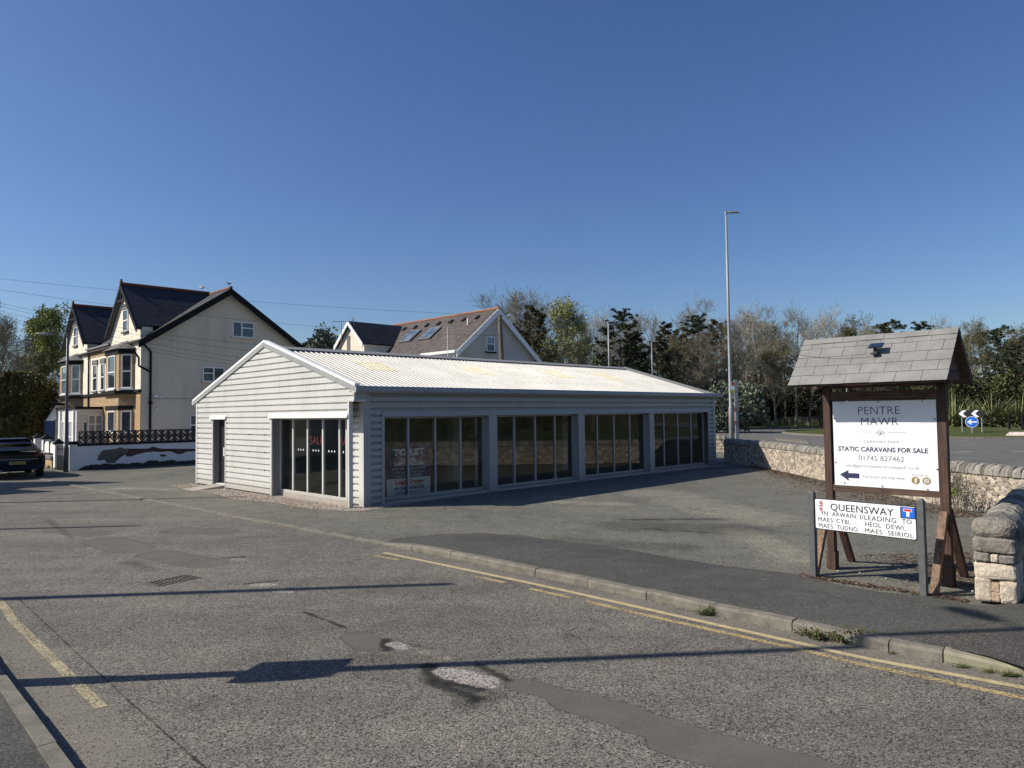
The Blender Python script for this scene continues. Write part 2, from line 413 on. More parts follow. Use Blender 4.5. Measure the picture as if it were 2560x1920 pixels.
def asphalt(name, dark, light, stone=(.30, .29, .27), grain=85, patches=(), spark=.5, crack=.0, track=None):
    t = NT(name); P = flatpos(t)
    big = t.noise(.35, 5, P, .6); mid = t.noise(1.9, 6, P, .65); fine = t.noise(grain, 3, P, .65); vor = t.vor(grain * 1.25, P, out='Color')
    sep = t.n('ShaderNodeSeparateColor'); t.set(sep.inputs[0], vor)
    f = t.math('ADD', t.math('MULTIPLY', fine, .5), t.math('MULTIPLY', sep.outputs[0], .5))
    col = t.ramp(f, [(.26, dark), (.52, mul(light, .88)), (.78, mul(light, 1.22))])
    s2 = t.math('GREATER_THAN', sep.outputs[1], .955); col = t.mix(t.math('MULTIPLY', s2, spark), col, stone)
    lum = t.ramp(t.math('ADD', t.math('MULTIPLY', big, .5), t.math('MULTIPLY', mid, .5)), [(.34, (.70, .70, .71)), (.5, (.98, .98, .97)), (.66, (1.24, 1.22, 1.17))])
    col = t.mix(1.0, col, lum, 'MULTIPLY')
    h = f; hb = None
    wob = t.noise(4.5, 6, P, .7)
    if track:
        mp = t.n('ShaderNodeMapping', vector_type='POINT'); mp.inputs['Rotation'].default_value = (0, 0, track); mp.inputs['Scale'].default_value = (.10, 1.1, 1); t.t.links.new(P, mp.inputs[0])
        tk = t.noise(1.0, 4, mp.outputs[0], .55); col = t.mix(1.0, col, t.ramp(tk, [(.36, (.84, .84, .85)), (.64, (1.14, 1.13, 1.11))]), 'MULTIPLY')
    sp_v = t.vor(1.7, P); spk = t.math('SUBTRACT', 1, t.sstep(t.math('ADD', sp_v, t.math('MULTIPLY', wob, .05)), .045, .075)); col = t.mix(t.math('MULTIPLY', spk, .35), col, mul(dark, .5))
    if crack:
        dv = t.n('ShaderNodeVectorMath', operation='ADD'); t.set(dv.inputs[0], P); nz = t.n('ShaderNodeTexNoise'); nz.inputs['Scale'].default_value = 2.5; nz.inputs['Detail'].default_value = 6; t.t.links.new(P, nz.inputs['Vector'])
        sc0 = t.n('ShaderNodeVectorMath', operation='SCALE'); t.set(sc0.inputs[0], nz.outputs['Color']); sc0.inputs['Scale'].default_value = .8; t.set(dv.inputs[1], sc0.outputs[0])
        ed = t.vor(.42, dv.outputs[0], feature='DISTANCE_TO_EDGE'); ck = t.math('MULTIPLY', t.math('SUBTRACT', 1, t.sstep(ed, .001, .007)), t.sstep(t.noise(.8, 3, P), .50, .60))
        col = t.mix(t.math('MULTIPLY', ck, crack), col, mul(dark, .3))
    U = None
    for (kind, a, b, r, amp, soft) in patches:
        if kind == 'smooth': m = capsule(t, P, a, b, r, amp, soft, wob); U = m if U is None else t.math('MAXIMUM', U, m)
    if U is not None: patches = [('union', None, None, 0, 0, 0)] + [p for p in patches if p[0] != 'smooth']
    for (kind, a, b, r, amp, soft) in patches:
        m = U if kind == 'union' else capsule(t, P, a, b, r, amp, soft, wob)
        if kind == 'union':
            fine2 = t.ramp(t.math('ADD', t.math('MULTIPLY', fine, .55), t.math('MULTIPLY', mid, .45)), [(.36, mul(light, .44)), (.5, mul(light, .58)), (.66, mul(light, .74))])
            edge = t.math('MULTIPLY', t.math('MULTIPLY', m, t.math('SUBTRACT', 1, m)), 1.6)
            col = t.mix(t.math('MULTIPLY', m, .93), col, fine2); col = t.mix(edge, col, mul(dark, .9)); h = t.math('MULTIPLY', h, t.math('SUBTRACT', 1, t.math('MULTIPLY', m, .7)))
        elif kind == 'dark':
            col = t.mix(t.math('MULTIPLY', m, t.math('ADD', .55, t.math('MULTIPLY', fine, .6)), clamp=True), col, mul(dark, .28))
        elif kind == 'faint':
            col = t.mix(m, col, (.66, .66, .66), 'MULTIPLY')
        elif kind == 'sand':
            m = t.math('MULTIPLY', m, t.sstep(t.noise(34, 4, P, .8), .44, .53))
            col = t.mix(t.math('MULTIPLY', m, .8), col, (.185, .168, .138))
        elif kind == 'rubble':
            v2 = t.vor(75, P, out='Color'); s = t.n('ShaderNodeSeparateColor'); t.set(s.inputs[0], v2)
            rc = t.ramp(s.outputs[0], [(.1, (.085, .075, .065)), (.5, (.26, .235, .21)), (.95, (.46, .42, .38))])
            col = t.mix(m, col, rc)
        elif kind == 'dust':
            col = t.mix(m, col, (1.45, 1.42, 1.34), 'MULTIPLY')
    t.bump(h, .6, .010)
    return t.fin(col, .92, 0, .25), t

def g2(px, py): p = G(px, py); return (p.x, p.y)
road_patches = [
    ('sand', g2(0, 1560), g2(330, 1900), .16, .12, .08), ('sand', g2(60, 1700), g2(300, 1960), .16, .12, .08),
    ('smooth', g2(1300, 1712), g2(1560, 1775), .13, .05, .015), ('smooth', g2(1430, 1748), g2(1900, 1905), .20, .06, .015), ('smooth', g2(1700, 1850), g2(2300, 2010), .25, .06, .015),
    ('smooth', g2(895, 1592), g2(925, 1612), .17, .03, .02),
    ('smooth', g2(150, 1325), g2(240, 1335), .30, .07, .03), ('smooth', g2(260, 1352), g2(330, 1372), .36, .07, .03), ('smooth', g2(390, 1385), g2(520, 1410), .30, .07, .03),
    ('smooth', g2(450, 1326), g2(550, 1330), .36, .07, .03),
    ('dark', g2(1075, 1668), g2(1085, 1700), .09, .08, .05), ('dark', g2(1085, 1705), g2(1190, 1745), .07, .08, .05), ('faint', g2(1160, 1760), g2(1240, 1738), .10, .16, .06), ('dark', g2(1200, 1665), g2(1270, 1700), .04, .06, .04),
    ('dark', g2(962, 1600), g2(968, 1625), .05, .05, .03), ('faint', g2(970, 1600), g2(1080, 1622), .03, .05, .03), ('dark', g2(760, 1530), g2(860, 1568), .022, .04, .02),
    ('dark', g2(615, 1460), g2(690, 1452), .03, .05, .02), ('dark', g2(560, 1395), g2(615, 1392), .04, .06, .03), ('faint', g2(120, 1300), g2(180, 1345), .06, .06, .05),
    ('dark', g2(40, 1490), g2(330, 1760), .006, .02, .01), ('dark', g2(330, 1760), g2(560, 1960), .005, .02, .01), ('faint', g2(320, 1405), g2(380, 1425), .10, .08, .08),
    ('dark', g2(1130, 1706), g2(1200, 1724), .07, .10, .03), ('rubble', g2(1120, 1680), g2(1210, 1706), .13, .13, .02), ('rubble', g2(985, 1610), g2(1010, 1618), .07, .04, .02), ('rubble', g2(640, 1462), g2(680, 1462), .08, .06, .02), ('rubble', g2(690, 1478), g2(725, 1480), .05, .05, .02),
    ('dust', g2(1060, 1630), g2(1120, 1645), .05, .04, .04), ('dust', g2(585, 1395), g2(600, 1400), .06, .03, .03),
    ('sand', g2(1100, 1405), g2(1600, 1512), .10, .07, .05), ('sand', g2(1600, 1512), g2(2500, 1700), .13, .07, .06)]
M['road'], _ = asphalt('worn_chipped_asphalt', (.028, .026, .022), (.190, .177, .153), (.46, .43, .37), 70, road_patches, crack=.55, track=R(46))
fore_patches = [('dark', g2(1560, 1300), g2(1800, 1300), .10, .35, .25), ('faint', g2(1560, 1315), g2(1850, 1325), .6, .5, .3), ('faint', g2(1400, 1355), g2(1700, 1370), .35, .4, .2),
    ('dust', g2(1380, 1255), g2(1560, 1262), .28, .4, .1), ('dust', g2(300, 1222), g2(440, 1225), .35, .4, .3), ('dust', g2(1640, 1235), g2(1900, 1300), .8, .9, .25), ('dust', g2(1850, 1330), g2(2000, 1400), .35, .5, .2), ('dark', g2(1480, 1290), g2(1560, 1292), .02, .12, .04), ('dark', g2(1600, 1322), g2(1800, 1335), .03, .15, .06), ('dust', g2(1340, 1240), g2(1450, 1246), .12, .3, .1),
    ('sand', g2(1850, 1175), g2(2080, 1235), .5, .4, .3), ('dust', g2(1220, 1332), g2(1500, 1362), .03, .05, .03)]
M['forecourt'], _ = asphalt('old_forecourt_tarmac', (.042, .041, .034), (.178, .172, .146), (.44, .41, .35), 68, fore_patches, crack=.7)
M['pavement'], _ = asphalt('dark_pavement_tarmac', (.034, .034, .031), (.098, .096, .086), (.26, .25, .22), 80,
    [('dust', (p.x, p.y), (p.x + .03, p.y), .022, .02, .01) for p in [G(x, y) for x, y in ((1690, 1425), (1720, 1428), (1830, 1452), (1905, 1462), (1960, 1440), (2110, 1498), (2060, 1512), (2095, 1508), (2150, 1475), (2200, 1520), (2300, 1508), (2310, 1520), (1790, 1430))]], spark=.3, crack=.5)
M['pavement2'], _ = asphalt('coarse_brown_tarmac', (.030, .027, .025), (.085, .077, .070), (.3, .27, .24), 60)
M['main_road'], _ = asphalt('main_road_tarmac', (.085, .085, .082), (.15, .149, .142), (.2, .2, .19), 30)
def kerb_mat():
    t = NT('weathered_kerb'); P = t.co(); n = t.noise(5, 6, P, .7); n2 = t.noise(90, 3, P)
    c = t.ramp(t.math('ADD', t.math('MULTIPLY', n, .6), t.math('MULTIPLY', n2, .4)), [(.34, (.10, .092, .076)), (.64, (.245, .225, .185))])
    t.bump(n2, .5, .006); return t.fin(c, .95, 0, .2)
M['kerb'] = kerb_mat()
M['kerb_joint'] = simple('dark_joint', (.03, .028, .025), .95)
M['kerb_old'] = simple('mossy_drop_kerb', (.27, .25, .175), .95, 0, .25, 6, .4, 80)

def grass_mat(name, a, b):
    t = NT(name); P = t.co(); n = t.noise(1.2, 6, P, .7); n2 = t.noise(25, 3, P)
    c = t.ramp(t.math('ADD', t.math('MULTIPLY', n, .5), t.math('MULTIPLY', n2, .5)), [(.35, a), (.65, b)]); t.bump(n2, .8, .05); return t.fin(c, .95, 0, .1)
M['grass'] = grass_mat('mown_grass', (.045, .058, .018), (.105, .120, .042))
M['earth'] = grass_mat('rough_ground', (.05, .05, .028), (.10, .095, .055))

# base ground
mb = MB(); n = 14
for i in range(-n, n):
    for j in range(-4, 2 * n): mb.poly([(i * 60, j * 60, -.06), (i * 60 + 60, j * 60, -.06), (i * 60 + 60, j * 60 + 60, -.06), (i * 60, j * 60 + 60, -.06)])
tag(mb.build('ground', M['earth'], fixn=False), kind='structure')

KERB_LOW = smooth_pts([Vector(g2(*p) + (0,)) for p in ((-260, 1130), (-60, 1168), (90, 1197), (217, 1223), (321, 1243), (512, 1280), (600, 1298), (700, 1315), (802, 1335), (951, 1362))], 4)
KERB_HI = smooth_pts([Vector(g2(*p) + (0,)) for p in ((951, 1362), (1016, 1377), (1101, 1393), (1202, 1413), (1313, 1437), (1443, 1463), (1591, 1495), (1769, 1535), (1973, 1577), (2175, 1622), (2358, 1657), (2560, 1694), (2820, 1738), (3300, 1800))], 4)
LK = Vector(g2(0, 1648) + (0,)); LKd = (Vector(g2(196, 1920) + (0,)) - LK).normalized()
# left kerb front top edge is at z=.11: place through raised plane
LK = G(0, 1655, .11); LK.z = 0; LK2 = G(200, 1920, .11); LK2.z = 0; LKd = (LK2 - LK).normalized()
LKs = [LK - LKd * 40, LK - LKd * 12, LK - LKd * 4, LK, LK + LKd * 3, LK + LKd * 14]

# road sheet (z=0)
mb = MB(); mb.poly([(-60, -12, 0), (13, -12, 0), (13, 9, 0), (9, 14, 0), (-16, 50, 0), (-60, 50, 0)])
tag(mb.build('road', M['road'], fixn=False), kind='structure')
# forecourt (z=.012), bounded by kerb
kb = [p + Vector((0, 0, .012)) for p in KERB_LOW + KERB_HI[1:-3]]
mb = MB(); inner = []
for i in range(len(kb) - 1):
    a_, b_ = kb[i], kb[i + 1]
mb.poly([(p.x, p.y, .012) for p in kb] + [(9.8, 8.0, .012), (13.5, 13, .012), (9.95, 15, .012), (9.8, 27, .012), (9.6, 31, .012), (14, 42, .012), (-4, 50, .012), (-16.2, 36.3, .012), (-19.2, 30.6, .012), (-24, 36, .012)])
tag(mb.build('forecourt', M['forecourt'], fixn=False), kind='structure')

# kerbs
def kerb_strip(name, pts, prof, mat, joint=0.91, jpts=None):
    """prof: list of (offset,z) swept along pts; offset to the left normal"""
    mb = MB(); P = [Vector(p) for p in pts]; rows = []
    for i, p in enumerate(P):
        d = (P[min(i + 1, len(P) - 1)] - P[max(i - 1, 0)]); d.z = 0; d.normalize(); nn = Vector((-d.y, d.x, 0))
        rows.append([p + nn * o + Vector((0, 0, z)) for o, z in prof])
    for i in range(len(rows) - 1):
        for k in range(len(prof) - 1): mb.poly([rows[i][k], rows[i + 1][k], rows[i + 1][k + 1], rows[i][k + 1]])
    # joints
    acc = 0; nxt = joint * .4
    for i in range(len(P) - 1):
        seg = (P[i + 1] - P[i]).length
        while nxt < acc + seg:
            t_ = (nxt - acc) / seg; p = P[i].lerp(P[i + 1], t_); d = (P[i + 1] - P[i]).normalized(); nn = Vector((-d.y, d.x, 0))
            ww = .006
            for k in range(len(prof) - 1):
                (o0, z0), (o1, z1) = prof[k], prof[k + 1]
                e = Vector((0, 0, .003)) + nn * (-.003)
                mb.poly([p - d * ww + nn * o0 + Vector((0, 0, z0)) + e, p + d * ww + nn * o0 + Vector((0, 0, z0)) + e, p + d * ww + nn * o1 + Vector((0, 0, z1)) + e, p - d * ww + nn * o1 + Vector((0, 0, z1)) + e], 1)
            nxt += joint
        acc += seg
    return tag(mb.build(name, [mat, M['kerb_joint']], fixn=False), kind='structure')
kerb_strip('kerb_dropped', KERB_LOW, [(0, -.01), (.01, .02), (.13, .03), (.135, .0)], M['kerb'])
# raised kerb: rises from .02 to .1 within first metre
def var_kerb(name, pts, hfun, mat, joint=.91, wid=.125):
    mb = MB(); P = pts; rows = []; acc = [0]
    for i in range(1, len(P)): acc.append(acc[-1] + (P[i] - P[i - 1]).length)
    def prof(s):
        h = hfun(s); return [(0, -.02), (.004, h * .75), (.022, h), (wid, h + .004), (wid + .002, h - .03)]
    def frame(s):
        for i in range(len(P) - 1):
            if s <= acc[i + 1] or i == len(P) - 2:
                t_ = (s - acc[i]) / (acc[i + 1] - acc[i]); d = (P[i + 1] - P[i]).normalized(); break
        p = P[i].lerp(P[i + 1], t_); return p, d, Vector((-d.y, d.x, 0))
    s = 0; L = acc[-1]; rnd = random.Random(5)
    while s < L - .05:
        l = joint * rnd.uniform(.96, 1.03); e = min(L, s + l); dz = rnd.uniform(-.005, .005); dy = rnd.uniform(-.006, .006); prev = None
        for k in range(5):
            q = s + .005 + (e - s - .010) * k / 4; p, d, nn = frame(q)
            row = [p + nn * (o + dy) + Vector((0, 0, z + dz)) for o, z in prof(q)]
            if prev:
                for j in range(4): mb.poly([prev[j], row[j], row[j + 1], prev[j + 1]])
            prev = row
        s = e
    # dark bed under the joints
    rows = []
    for k in range(int(L / .2) + 1):
        p, d, nn = frame(min(L - .001, k * .2)); rows.append([p + nn * (o + .008) + Vector((0, 0, z - .008)) for o, z in prof(k * .2)])
    for i in range(len(rows) - 1):
        for j in range(4): mb.poly([rows[i][j], rows[i + 1][j], rows[i + 1][j + 1], rows[i][j + 1]], 1)
    return tag(mb.build(name, [mat, M['kerb_joint']], fixn=False), kind='structure')
_kl = sum((KERB_HI[i + 1] - KERB_HI[i]).length for i in range(len(KERB_HI) - 1))
S_DROP = 0
for i in range(len(KERB_HI) - 1):
    S_DROP += (KERB_HI[i + 1] - KERB_HI[i]).length
    if KERB_HI[i + 1].x >= G(2358, 1657).x: break
hf = lambda s: .02 + .085 * min(1, s / .9) if s < S_DROP else max(.03, .105 - .075 * (s - S_DROP) / 1.2)
i_split = next(i for i in range(len(KERB_HI)) if KERB_HI[i].x >= G(2358, 1657).x)
var_kerb('kerb_raised', KERB_HI[:i_split + 1], hf, M['kerb'])
var_kerb('kerb_drop_end', KERB_HI[i_split:], lambda s: hf(s + S_DROP), M['kerb_old'], 1.4)
# left kerb: pavement to the left of travel direction (LKd points to camera): left normal of LKd? handle by reversing
lk = [p.copy() for p in LKs][::-1]
var_kerb('kerb_left', smooth_pts(lk, 3), lambda s: .11, M['kerb'])
# pavements
mb = MB()
LN = Vector((LKd.y, -LKd.x, 0))
if LN.x > 0: LN = -LN
q0, q1 = LKs[0] + LN * .12, LKs[-1] + LN * .12
mb.poly([(q0.x, q0.y, .108), (q1.x, q1.y, .108), (q1.x - 3, q1.y - 2, .108), (q0.x - 4, q0.y - 4, .108)])
tag(mb.build('pavement_left', M['pavement'], fixn=False), kind='structure')
# right pavement: between kerb back and inner line, sloping to the forecourt
INNER = [Vector(g2(*p) + (0,)) for p in ((985, 1350), (1101, 1338), (1230, 1336), (1330, 1345), (1504, 1367), (1650, 1392), (1799, 1416), (2000, 1442), (2154, 1479), (2301, 1492), (2442, 1514), (2560, 1530))] + [Vector((9.5, 8.6, 0)), Vector((13, 8, 0))]
INNER = smooth_pts(INNER, 3)
def lerp_path(P, t):
    L = [0]
    for i in range(1, len(P)): L.append(L[-1] + (P[i] - P[i - 1]).length)
    s = t * L[-1]
    for i in range(len(P) - 1):
        if s <= L[i + 1]: return P[i].lerp(P[i + 1], (s - L[i]) / max(1e-6, L[i + 1] - L[i]))
    return P[-1].copy()
def kback(t):
    s = t * _kl; p = lerp_path(KERB_HI, t); q = lerp_path(KERB_HI, min(1, t + .01)); o = lerp_path(KERB_HI, max(0, t - .01)); d = (q - o).normalized()
    return p + Vector((-d.y, d.x, 0)) * .123 + Vector((0, 0, hf(s) - .001))
mb = MB(); NN = 60; rows = []
rnd = random.Random(3)
for i in range(NN + 1):
    t_ = i / NN; kp = kback(t_); ip = lerp_path(INNER, min(1, t_ * 1.0)); ip.z = .02
    ip += Vector((rnd.uniform(-.03, .03), rnd.uniform(-.05, .05), 0))
    rows.append([kp, kp.lerp(Vector((ip.x, ip.y, min(kp.z, .09))), .5), ip, ip + Vector((0, .05, -.03))])
for i in range(NN):
    for j in range(3): mb.poly([rows[i][j], rows[i + 1][j], rows[i + 1][j + 1], rows[i][j + 1]], 0)
pv = mb.build('pavement_right', M['pavement'], fixn=False); tag(pv, kind='structure')
# coarse patch at bottom right
mb = MB(); q = [(2290, 1592), (2420, 1583), (2560, 1578), (2760, 1572)]; k = [(2760, 1745), (2560, 1668), (2470, 1640), (2358, 1617), (2300, 1606)]
mb.poly([G(x, y, .108) for x, y in q + k])
tag(mb.build('pavement_patch', M['pavement2'], fixn=False), kind='structure')

# yellow lines
def line_mat(name, c, wear):
    t = NT(name); P = flatpos(t); n = t.noise(38, 4, P, .75); n3 = t.noise(2.2, 3, P)
    col = t.ramp(t.noise(9, 4, P), [(.3, mul(c, .8)), (.7, mul(c, 1.12))])
    f = t.sstep(t.math('ADD', n, t.math('MULTIPLY', t.math('SUBTRACT', n3, .5), .28)), wear - .05, wear + .05)
    base = t.fin(col, .8, 0, .3)
    tr = t.n('ShaderNodeBsdfTransparent'); mx = t.n('ShaderNodeMixShader'); t.set(mx.inputs[0], f)
    t.t.links.new(tr.outputs[0], mx.inputs[1]); t.t.links.new(t.b.outputs[0], mx.inputs[2]); t.t.links.new(mx.outputs[0], t.out.inputs[0])
    t.bump(n, .5, .006); return base
M['yellow_a'] = line_mat('yellow_line_paint', (.47, .38, .21), .38)
M['yellow_b'] = line_mat('worn_yellow_line_paint', (.44, .34, .16), .47)
M['yellow_c'] = line_mat('thin_worn_yellow_paint', (.40, .345, .215), .465)
M['white_line'] = line_mat('worn_white_line_paint', (.30, .29, .27), .56)
def gl(lst, z=.004): return smooth_pts([Vector((*g2(*p), z)) for p in lst], 3)
l1 = gl([(959, 1382), (1100, 1411), (1200, 1432), (1300, 1453), (1443, 1484), (1677, 1537), (2000, 1609), (2142, 1642), (2350, 1681), (2560, 1720), (2900, 1782)])
mb = MB(); ribbon(mb, l1, -.042, .042); tag(mb.build('yellow_line', M['yellow_a'], fixn=False), kind='structure')
mb = MB()
for seg in ([(935, 1389), (996, 1400)], [(1186, 1441), (1262, 1457)], [(1325, 1472), (1425, 1495)]): ribbon(mb, gl(seg), -.04, .04, mi=0)
ribbon(mb, gl([(1465, 1503), (1582, 1531), (1800, 1580), (2000, 1624), (2142, 1659), (2350, 1702), (2560, 1746), (2900, 1815)]), -.042, .042, mi=0)
tag(mb.build('yellow_line', M['yellow_b'], fixn=False), kind='structure')
mb = MB(); ribbon(mb, gl([(-160, 1360), (0, 1508), (26, 1543), (95, 1612), (169, 1686), (226, 1742), (255, 1770)]), -.045, .045)
tag(mb.build('yellow_line', M['yellow_c'], fixn=False), kind='structure')
mb = MB(); ribbon(mb, gl([(340, 1253), (420, 1268), (520, 1290)]), -.03, .03); tag(mb.build('white_line', M['white_line'], fixn=False), kind='structure')

# drain grate
e1 = (G(490, 1446) - G(395, 1466)); e2 = (G(355, 1448) - G(395, 1466))
dr = empty('drain_cover', G(395, 1466, .004), math.atan2(e1.y, e1.x), 'rusty slotted iron drain grating set in the road surface', 'drain grating')
mb = MB(); Wd, Hd = .62, .36
mb.box(0, 0, -.05, Wd, Hd, -.0015, 1)
mb.box(0, 0, 0, Wd, .018, .004); mb.box(0, Hd - .018, 0, Wd, Hd, .004); mb.box(0, .018, 0, .018, Hd - .018, .004); mb.box(Wd - .018, .018, 0, Wd, Hd - .018, .004)
for i in range(1, 12): mb.box(i * Wd / 12 - .008, .018, -.001, i * Wd / 12 + .008, Hd - .018, .0012)
mb.box(.16, Hd * .47, .0005, Wd - .16, Hd * .53, .0016)
mb.build('grate', [simple('rusty_iron', (.17, .15, .125), .75, .0, .25, 20, spec=.2), simple('dark_slots', (.006, .006, .006), 1.0, spec=0)], dr)

# ================================================================== SHOWROOM
ANG = R(44.8)
A0 = G(910, 1270)
sh = empty('showroom', A0, ANG, 'low grey metal clad showroom with white sheeted roof and long shop windows', 'shop building')
UL = 16.85; VL = 9.62; GU = -.34; PITCH = .168
def roofz(v): return 2.96 + .298 * (v + .15) if v < 4.58 else 4.37 - .303 * (v - 4.58)
def clad_rows(z0, z1, fine=False):
    """profile rows (z,depth) between z0,z1; groove .045 high, .032 deep"""
    r = []; k = math.floor((z0 - .02) / PITCH) - 1
    pts = []
    while k * PITCH < z1 + PITCH:
        b = k * PITCH + .02
        pts += [(b, .045), (b + .026, .045), (b + .036, 0), (b + PITCH - .006, 0)] if fine else [(b, .050), (b + .030, .050), (b + .058, 0), (b + PITCH - .008, 0)]; k += 1
    pts = sorted(pts)
    def dep(z):
        for i in range(len(pts) - 1):
            if pts[i][0] <= z <= pts[i + 1][0]:
                f = (z - pts[i][0]) / (pts[i + 1][0] - pts[i][0] + 1e-9); return pts[i][1] * (1 - f) + pts[i + 1][1] * f
        return 0
    out = [(z0, dep(z0))] + [p for p in pts if z0 < p[0] < z1] + [(z1, dep(z1))]
    return out
def clad(mb, z0, z1, ext, place, fine=False):
    """ext(z)->(a,b) extents; place(s,z,depth)"""
    rows = clad_rows(z0, z1, fine)
    # refine for sloping extents
    for (za, da), (zb, db) in zip(rows, rows[1:]):
        a0, b0 = ext(za); a1, b1 = ext(zb)
        if b0 - a0 < 1e-3 and b1 - a1 < 1e-3: continue
        mb.poly([place(a0, za, da), place(b0, za, da), place(b1, zb, db), place(a1, zb, db)])
longp = lambda s, z, d: (s, d, z)
gabp = lambda s, z, d: (GU + d, s, z)
mb = MB()
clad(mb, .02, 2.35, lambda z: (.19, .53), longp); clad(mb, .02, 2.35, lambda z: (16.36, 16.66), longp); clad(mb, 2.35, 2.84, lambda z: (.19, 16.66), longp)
mb.build('side_cladding', M['shade_toned_metal'], sh, fixn=False)
mb = MB()
clad(mb, .05, 2.3, lambda z: (8.25, 9.52), gabp, True); clad(mb, .05, 2.3, lambda z: (4.2, 7.24), gabp, True)
clad(mb, 2.3, 2.62, lambda z: (.17, 9.52), gabp, True); clad(mb, 2.62, 2.80, lambda z: (-.1, 9.52), gabp, True)
def gext(z):
    lo = (z - 2.96) / .298 - .15; hi = 4.58 + (4.37 - z) / .303; return (max(-.1, lo + .2), min(9.52, hi - .2) if hi - .2 > max(-.1, lo + .2) else max(-.1, lo + .2))
clad(mb, 2.80, 4.28, gext, gabp, True)
mb.build('gable_cladding', M['white_metal'], sh, fixn=False)
mb = MB(); clad(mb, .02, 2.62, lambda z: (.205, .66), lambda s, z, d: (-.002 + d, s, z)); mb.build('corner_cladding', M['white_metal'], sh, fixn=False)
# back and far walls (simple sheets, corrugated look not seen)
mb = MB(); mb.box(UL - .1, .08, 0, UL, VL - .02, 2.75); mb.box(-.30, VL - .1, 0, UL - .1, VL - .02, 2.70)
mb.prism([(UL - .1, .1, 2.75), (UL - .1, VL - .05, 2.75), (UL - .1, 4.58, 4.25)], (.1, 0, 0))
mb.build('rear_wall', M['shade_toned_metal'], sh)
# trims
mb = MB()
mb.box(-.006, -.008, 0, .19, .02, 2.80, 1); mb.box(-.008, .0, 0, -.004, .21, 2.80)  # corner trim both faces
mb.box(16.66, -.008, 0, 16.86, .02, 2.80, 1)
mb.box(.52, -.012, .02, .60, .03, 2.22, 1); mb.box(16.28, -.012, .02, 16.36, .03, 2.22, 1)
mb.box(GU - .008, 9.52, 0, GU + .05, 9.62, 2.78); mb.box(GU, 9.60, 0, .0, 9.62, 2.72)
mb.box(GU - .008, 8.22, .05, GU + .03, 8.27, 2.2); mb.box(GU - .008, 7.22, .0, GU + .03, 7.28, 2.2)
mb.box(GU - .008, 4.13, .0, GU + .03, 4.22, 2.2)
mb.box(GU - .008, .10, .0, GU + .10, .18, 2.62)      # free-standing window jamb post
mb.box(GU - .015, -.12, 2.58, -.015, .17, 2.625)       # drip under the overhang
mb.box(GU - .006, -.12, 2.60, GU + .03, -.10, 2.90); mb.box(GU + .03, -.115, 2.625, -.012, -.10, 2.90, 1)
build_split(mb, 'corner_trim', [M['white_metal'], M['shade_toned_metal']], sh)
# reveals (grey linings of the recesses)
mb = MB()
mb.box(GU + .03, 8.23, .05, .0, 8.26, 2.2); mb.box(GU + .03, 7.24, .02, .0, 7.27, 2.2)
mb.box(GU + .03, 4.15, .02, -.02, 4.20, 2.2); mb.box(GU + .03, .62, 2.2, 0, 4.2, 2.23); mb.box(GU + .03, 7.24, 2.2, 0, 8.25, 2.23)
build_split(mb, 'reveal', simple('dark_grey_lining', (.22, .225, .22), .5, 0, .06), sh)
# head flashings
def head(mb, place, a, b, z0=2.19, z1=2.335, out=.055):
    # sloped hood
    mb.hexa([place(a, z0, -out), place(b, z0, -out), place(b, z0, .03), place(a, z0, .03), place(a, z1, -.004), place(b, z1, -.004), place(b, z1, .03), place(a, z1, .03)])
mb = MB(); head(mb, gabp, .14, 4.30); head(mb, gabp, 7.20, 8.42, 2.17, 2.30); build_split(mb, 'gable_head_flashing', M['white_metal'], sh)
mb = MB(); head(mb, longp, .54, 16.40, 2.20, 2.345, .03); mb.build('side_head_flashing', M['shade_toned_metal'], sh)
# piers between side windows
BAYS = [(.60, 4.17), (4.48, 8.12), (8.43, 12.14), (12.43, 16.28)]
for a_, b_ in zip(BAYS, BAYS[1:]):
    mb = MB(); mb.box(a_[1], -.004, .04, b_[0], .30, 2.20); mb.build('pier', M['shade_toned_metal'], sh)
mb = MB(); mb.box(.5, .03, 0, 16.3, .34, .075); mb.box(-.10, .60, 0, .03, 4.2, .13); build_split(mb, 'plinth', M['concrete'], sh)
# side window bays
GY = .24
for bi, (a_, b_) in enumerate(BAYS):
    mb = MB(); zb, zt = .085, 2.20
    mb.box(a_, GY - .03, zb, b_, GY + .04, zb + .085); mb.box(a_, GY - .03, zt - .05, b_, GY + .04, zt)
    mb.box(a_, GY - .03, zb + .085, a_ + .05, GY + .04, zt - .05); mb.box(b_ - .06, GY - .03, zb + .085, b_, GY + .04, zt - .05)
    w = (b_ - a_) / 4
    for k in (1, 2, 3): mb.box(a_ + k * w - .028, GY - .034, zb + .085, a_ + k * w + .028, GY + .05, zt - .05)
    fr = mb.build('window_frame', M['shade_toned_metal'], sh)
    for k in range(4):
        mb = MB(); x0 = a_ + k * w + (.05 if k == 0 else .028); x1 = a_ + (k + 1) * w - (.06 if k == 3 else .028)
        mb.poly([(x0, GY, zb + .085), (x1, GY, zb + .085), (x1, GY, zt - .05), (x0, GY, zt - .05)]); mb.build('window_pane', M['glass'], fr, fixn=False)
    if bi == 0:
        mb = MB(); x = b_ - .30
        mb.box(x, GY + .02, zb + .1, x + .07, GY + .06, zt - .05); h = mb.build('sliding_door_stile', M['shade_toned_metal'], fr)
        mb = MB(); 
        for z_ in (1.30, 1.46, 1.62): mb.box(x - .02, GY - .05, z_, x + .09, GY - .035, z_ + .02)
        mb.box(x - .02, GY - .05, 1.30, x, GY - .035, 1.64); mb.build('door_handle', M['ink'], fr)
